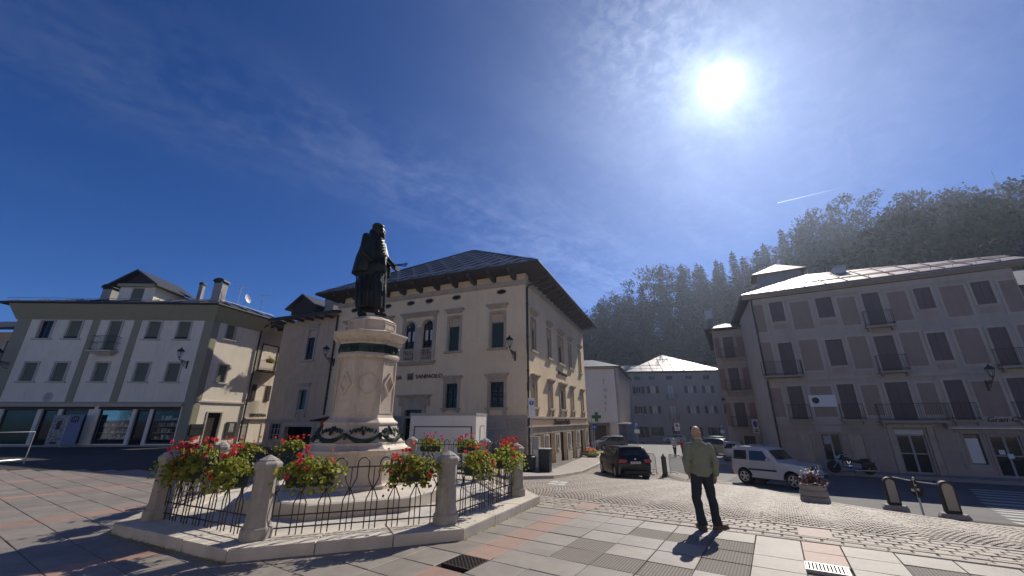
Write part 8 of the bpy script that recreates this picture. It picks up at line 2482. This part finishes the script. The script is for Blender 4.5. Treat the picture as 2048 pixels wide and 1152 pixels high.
# stone ring planter in front of the offroader
pp = (8.95, 12.9)
pl_ = thing('stone_planter', 'round planter of stacked pale concrete rings with brown and white flowers', 'planter', (*pp, gz(*pp)))
for k, (r0, r1, z0, z1) in enumerate(((.37, .36, 0, .155), (.355, .345, .165, .315), (.34, .33, .325, .47))):
    q = MB(); q.lathe([(r0 - .02, z0), (r0, z0 + .02), (r1, z1 - .02), (r1 - .02, z1), (r1 - .08, z1)], 22); q.build('ring', X['concrete'], pl_, local=True, smooth=True)
MB().lathe([(.01, .44), (.28, .44), (.28, .40), (.01, .40)], 14).build('soil', X['soil'], pl_, local=True)
X['brown_leaf'] = leaf_mat('brown_leaf', (.11, .045, .035), .3); X['white_petal'] = leaf_mat('white_petal', (.62, .60, .55), .3, .1)
q = MB(); rr = random.Random(8)
for i in range(330):
    v = Vector((rr.gauss(0, .17), rr.gauss(0, .17), 0)); v.z = .44 + rr.random() * .38 * max(.2, 1 - v.length * 1.6); n_ = Vector((rr.gauss(0, 1), rr.gauss(0, 1), 1)).normalized(); u = n_.orthogonal().normalized() * .035; w = n_.cross(u)
    q.add([v - u, v - w, v + u, v + w], [(0, 1, 2, 3)])
q.build('foliage', X['brown_leaf'], pl_, local=True, recalc=False)
q = MB()
for i in range(60):
    v = Vector((rr.gauss(.02, .14), rr.gauss(0, .14), 0)); v.z = .74 + rr.random() * .16; n_ = Vector((rr.gauss(0, 1), rr.gauss(0, 1), 1)).normalized(); u = n_.orthogonal().normalized() * .024; w = n_.cross(u)
    q.add([v - u, v - w, v + u, v + w], [(0, 1, 2, 3)])
q.build('blossoms', X['white_petal'], pl_, local=True, recalc=False)

# advertising boards before the left shop
def board(label, s, n, tilt, m, w, h, logo):
    p = fpt(frL, s, n, 0); rz = math.atan2(frL[2].y, frL[2].x) + math.pi / 2
    t = thing('advertising_board', label, 'sign board', (p.x, p.y, .02), rz)
    MB().box(-w, w, -.02, .02, .12, h).build('panel', m, t, local=True, bev=.004)
    q = MB(); q.tube([(-w - .02, 0, 0), (-w - .02, 0, h + .02), (w + .02, 0, h + .02), (w + .02, 0, 0), (-w - .02, 0, 0)], .016, 5); q.build('frame', X['alloy'], t, local=True)
    q = MB()
    if logo:
        q.prism([(-.26, h - .52), (.26, h - .52), (.26, h - .2)] + [(.26 * math.cos(math.pi * i / 8), h - .2 + .10 * math.sin(math.pi * i / 8)) for i in range(1, 8)] + [(-.26, h - .2)], -.03, -.02, axis='y'); Lg = q.build('logo_patch', X['trim_blk'], t, local=True)
        q = MB()
        for x in (-.14, .0, .14): q.box(x - .018, x + .018, -.036, -.03, h - .45, h - .2)
        q.box(-.14, .14, -.036, -.03, h - .24, h - .21); q.build('emblem', X['frame_grey'], Lg, local=True)
    else:
        rr = random.Random(6); q.box(-.18, .12, -.028, -.02, h * .55, h * .82); q.box(-.22, .22, -.028, -.02, .2, .34)
        for i in range(26): x, z = rr.uniform(-w + .05, w - .12), rr.uniform(.35, h - .1); q.box(x, x + rr.uniform(.03, .10), -.026, -.02, z, z + rr.uniform(.03, .07))
        q.build('print', X['letters'], t, local=True)
    return t
board('white advertising board covered in small print, left of the pale blue board', 8.75, .55, 0, X['poster'], .52, 2.15, False)
board('pale blue advertising board with a dark emblem at its top', 7.55, .75, 0, X['blue_board'], .5, 2.2, True)
# glass windbreak at the far left
gx = (-21.5, 17.4)
gw = thing('glass_windbreak', 'metal framed glass windbreak at the far left edge of the piazza', 'windbreak', (gx[0], gx[1], 0), R_(10))
for i, (xa, ya, xb, yb) in enumerate(((-2.2, .0, 0, 0), (0, 0, .25, 1.3))):
    q = MB(); q.tube([(xa, ya, .03), (xa, ya, 1.35), (xb, yb, 1.35), (xb, yb, .03)], .022, 6); q.tube([(xa, ya, .22), (xb, yb, .22)], .018, 5); F_ = q.build('frame', X['alloy'], gw, local=True, smooth=True)
    MB().quad((xa, ya, .24), (xb, yb, .24), (xb, yb, 1.33), (xa, ya, 1.33)).build('pane', X['shop_glass'], F_, local=True, recalc=False)
q = MB(); q.tube([(-.25, .1, .02), (.35, -.1, .02)], .025, 5); q.build('foot', X['alloy'], gw, local=True)
# street signs before the far houses
def psign(p, label, kind, k=1.0):
    t = thing('street_sign', label, 'sign', (p[0], p[1], gz(*p)), R_(-15))
    MB().tube([(0, 0, 0), (0, 0, 3.4)], .035, 6).build('post', X['steel'], t, local=True)
    if kind == 'P':
        MB().box(-.3, .3, -.06, -.03, 2.7, 3.4).build('sign_plate', X['sign_blue'], t, local=True)
        cu = bpy.data.curves.new('sign_letter', 'FONT'); cu.body, cu.size, cu.extrude, cu.align_x = "P", .75, .004, 'CENTER'; cu.materials.append(X['sign_white'])
        o = text_mesh('sign_letter', cu); o.parent = t; o.matrix_local = Matrix.Translation((0, -.066, 2.78)) @ Matrix.Rotation(math.pi / 2, 4, 'X')
        MB().box(-.35, .35, -.06, -.03, 1.95, 2.45).build('lower_plate', X['sign_white'], t, local=True)
    else:
        t.scale = (k, k, 1)
        MB().box(-.42, .42, -.06, -.03, 2.3, 3.5).build('sign_plate', X['sign_white'], t, local=True)
        q = MB(); q.lathe_y([(0, -.07), (.28, -.068), (.28, -.06)], 20, (0, 3.08)); q.build('red_disc', X['sign_red'], t, local=True)
        q = MB(); q.lathe_y([(0, -.078), (.19, -.076), (.19, -.07)], 20, (0, 3.08)); q.build('blue_disc', X['sign_blue'], t, local=True)
        q = MB(); q.box(-.25, .25, -.066, -.06, 2.42, 2.5); q.box(-.25, .25, -.066, -.06, 2.56, 2.64); q.build('sign_text', X['letters'], t, local=True)
psign((17.6, 58.5), 'blue parking sign on a post before the cafe block', 'P')
psign((38.0, 75.0), 'blue parking sign on a post right of the bald man, before the shuttered house', 'P')
psign((28.3, 71.0), 'white no-parking sign on a post before the shuttered house', 'N')
psign((21.55, 36.6), 'white no-parking sign on the corner house, above the grey boxy car', 'N', .62)

# ================================================================ the air
hzb = MB(); hzb.box(-420, 420, -60, 300, -8, 84)
hm_ = bpy.data.materials.new('air'); hm_.use_nodes = True
nt = hm_.node_tree; nt.nodes.clear(); g = NT(nt)
ho = g.n('ShaderNodeOutputMaterial'); pv = g.n('ShaderNodeVolumePrincipled')
pv.inputs['Color'].default_value = (.62, .74, 1.0, 1); pv.inputs['Density'].default_value = HAZE_DENSITY; pv.inputs['Anisotropy'].default_value = HAZE_ANISO
nt.links.new(pv.outputs[0], ho.inputs['Volume'])
if HAZE_DENSITY > 0: hzo = hzb.build('haze', hm_, None); tag(hzo, 'thin bluish air over the whole place', kind='stuff')
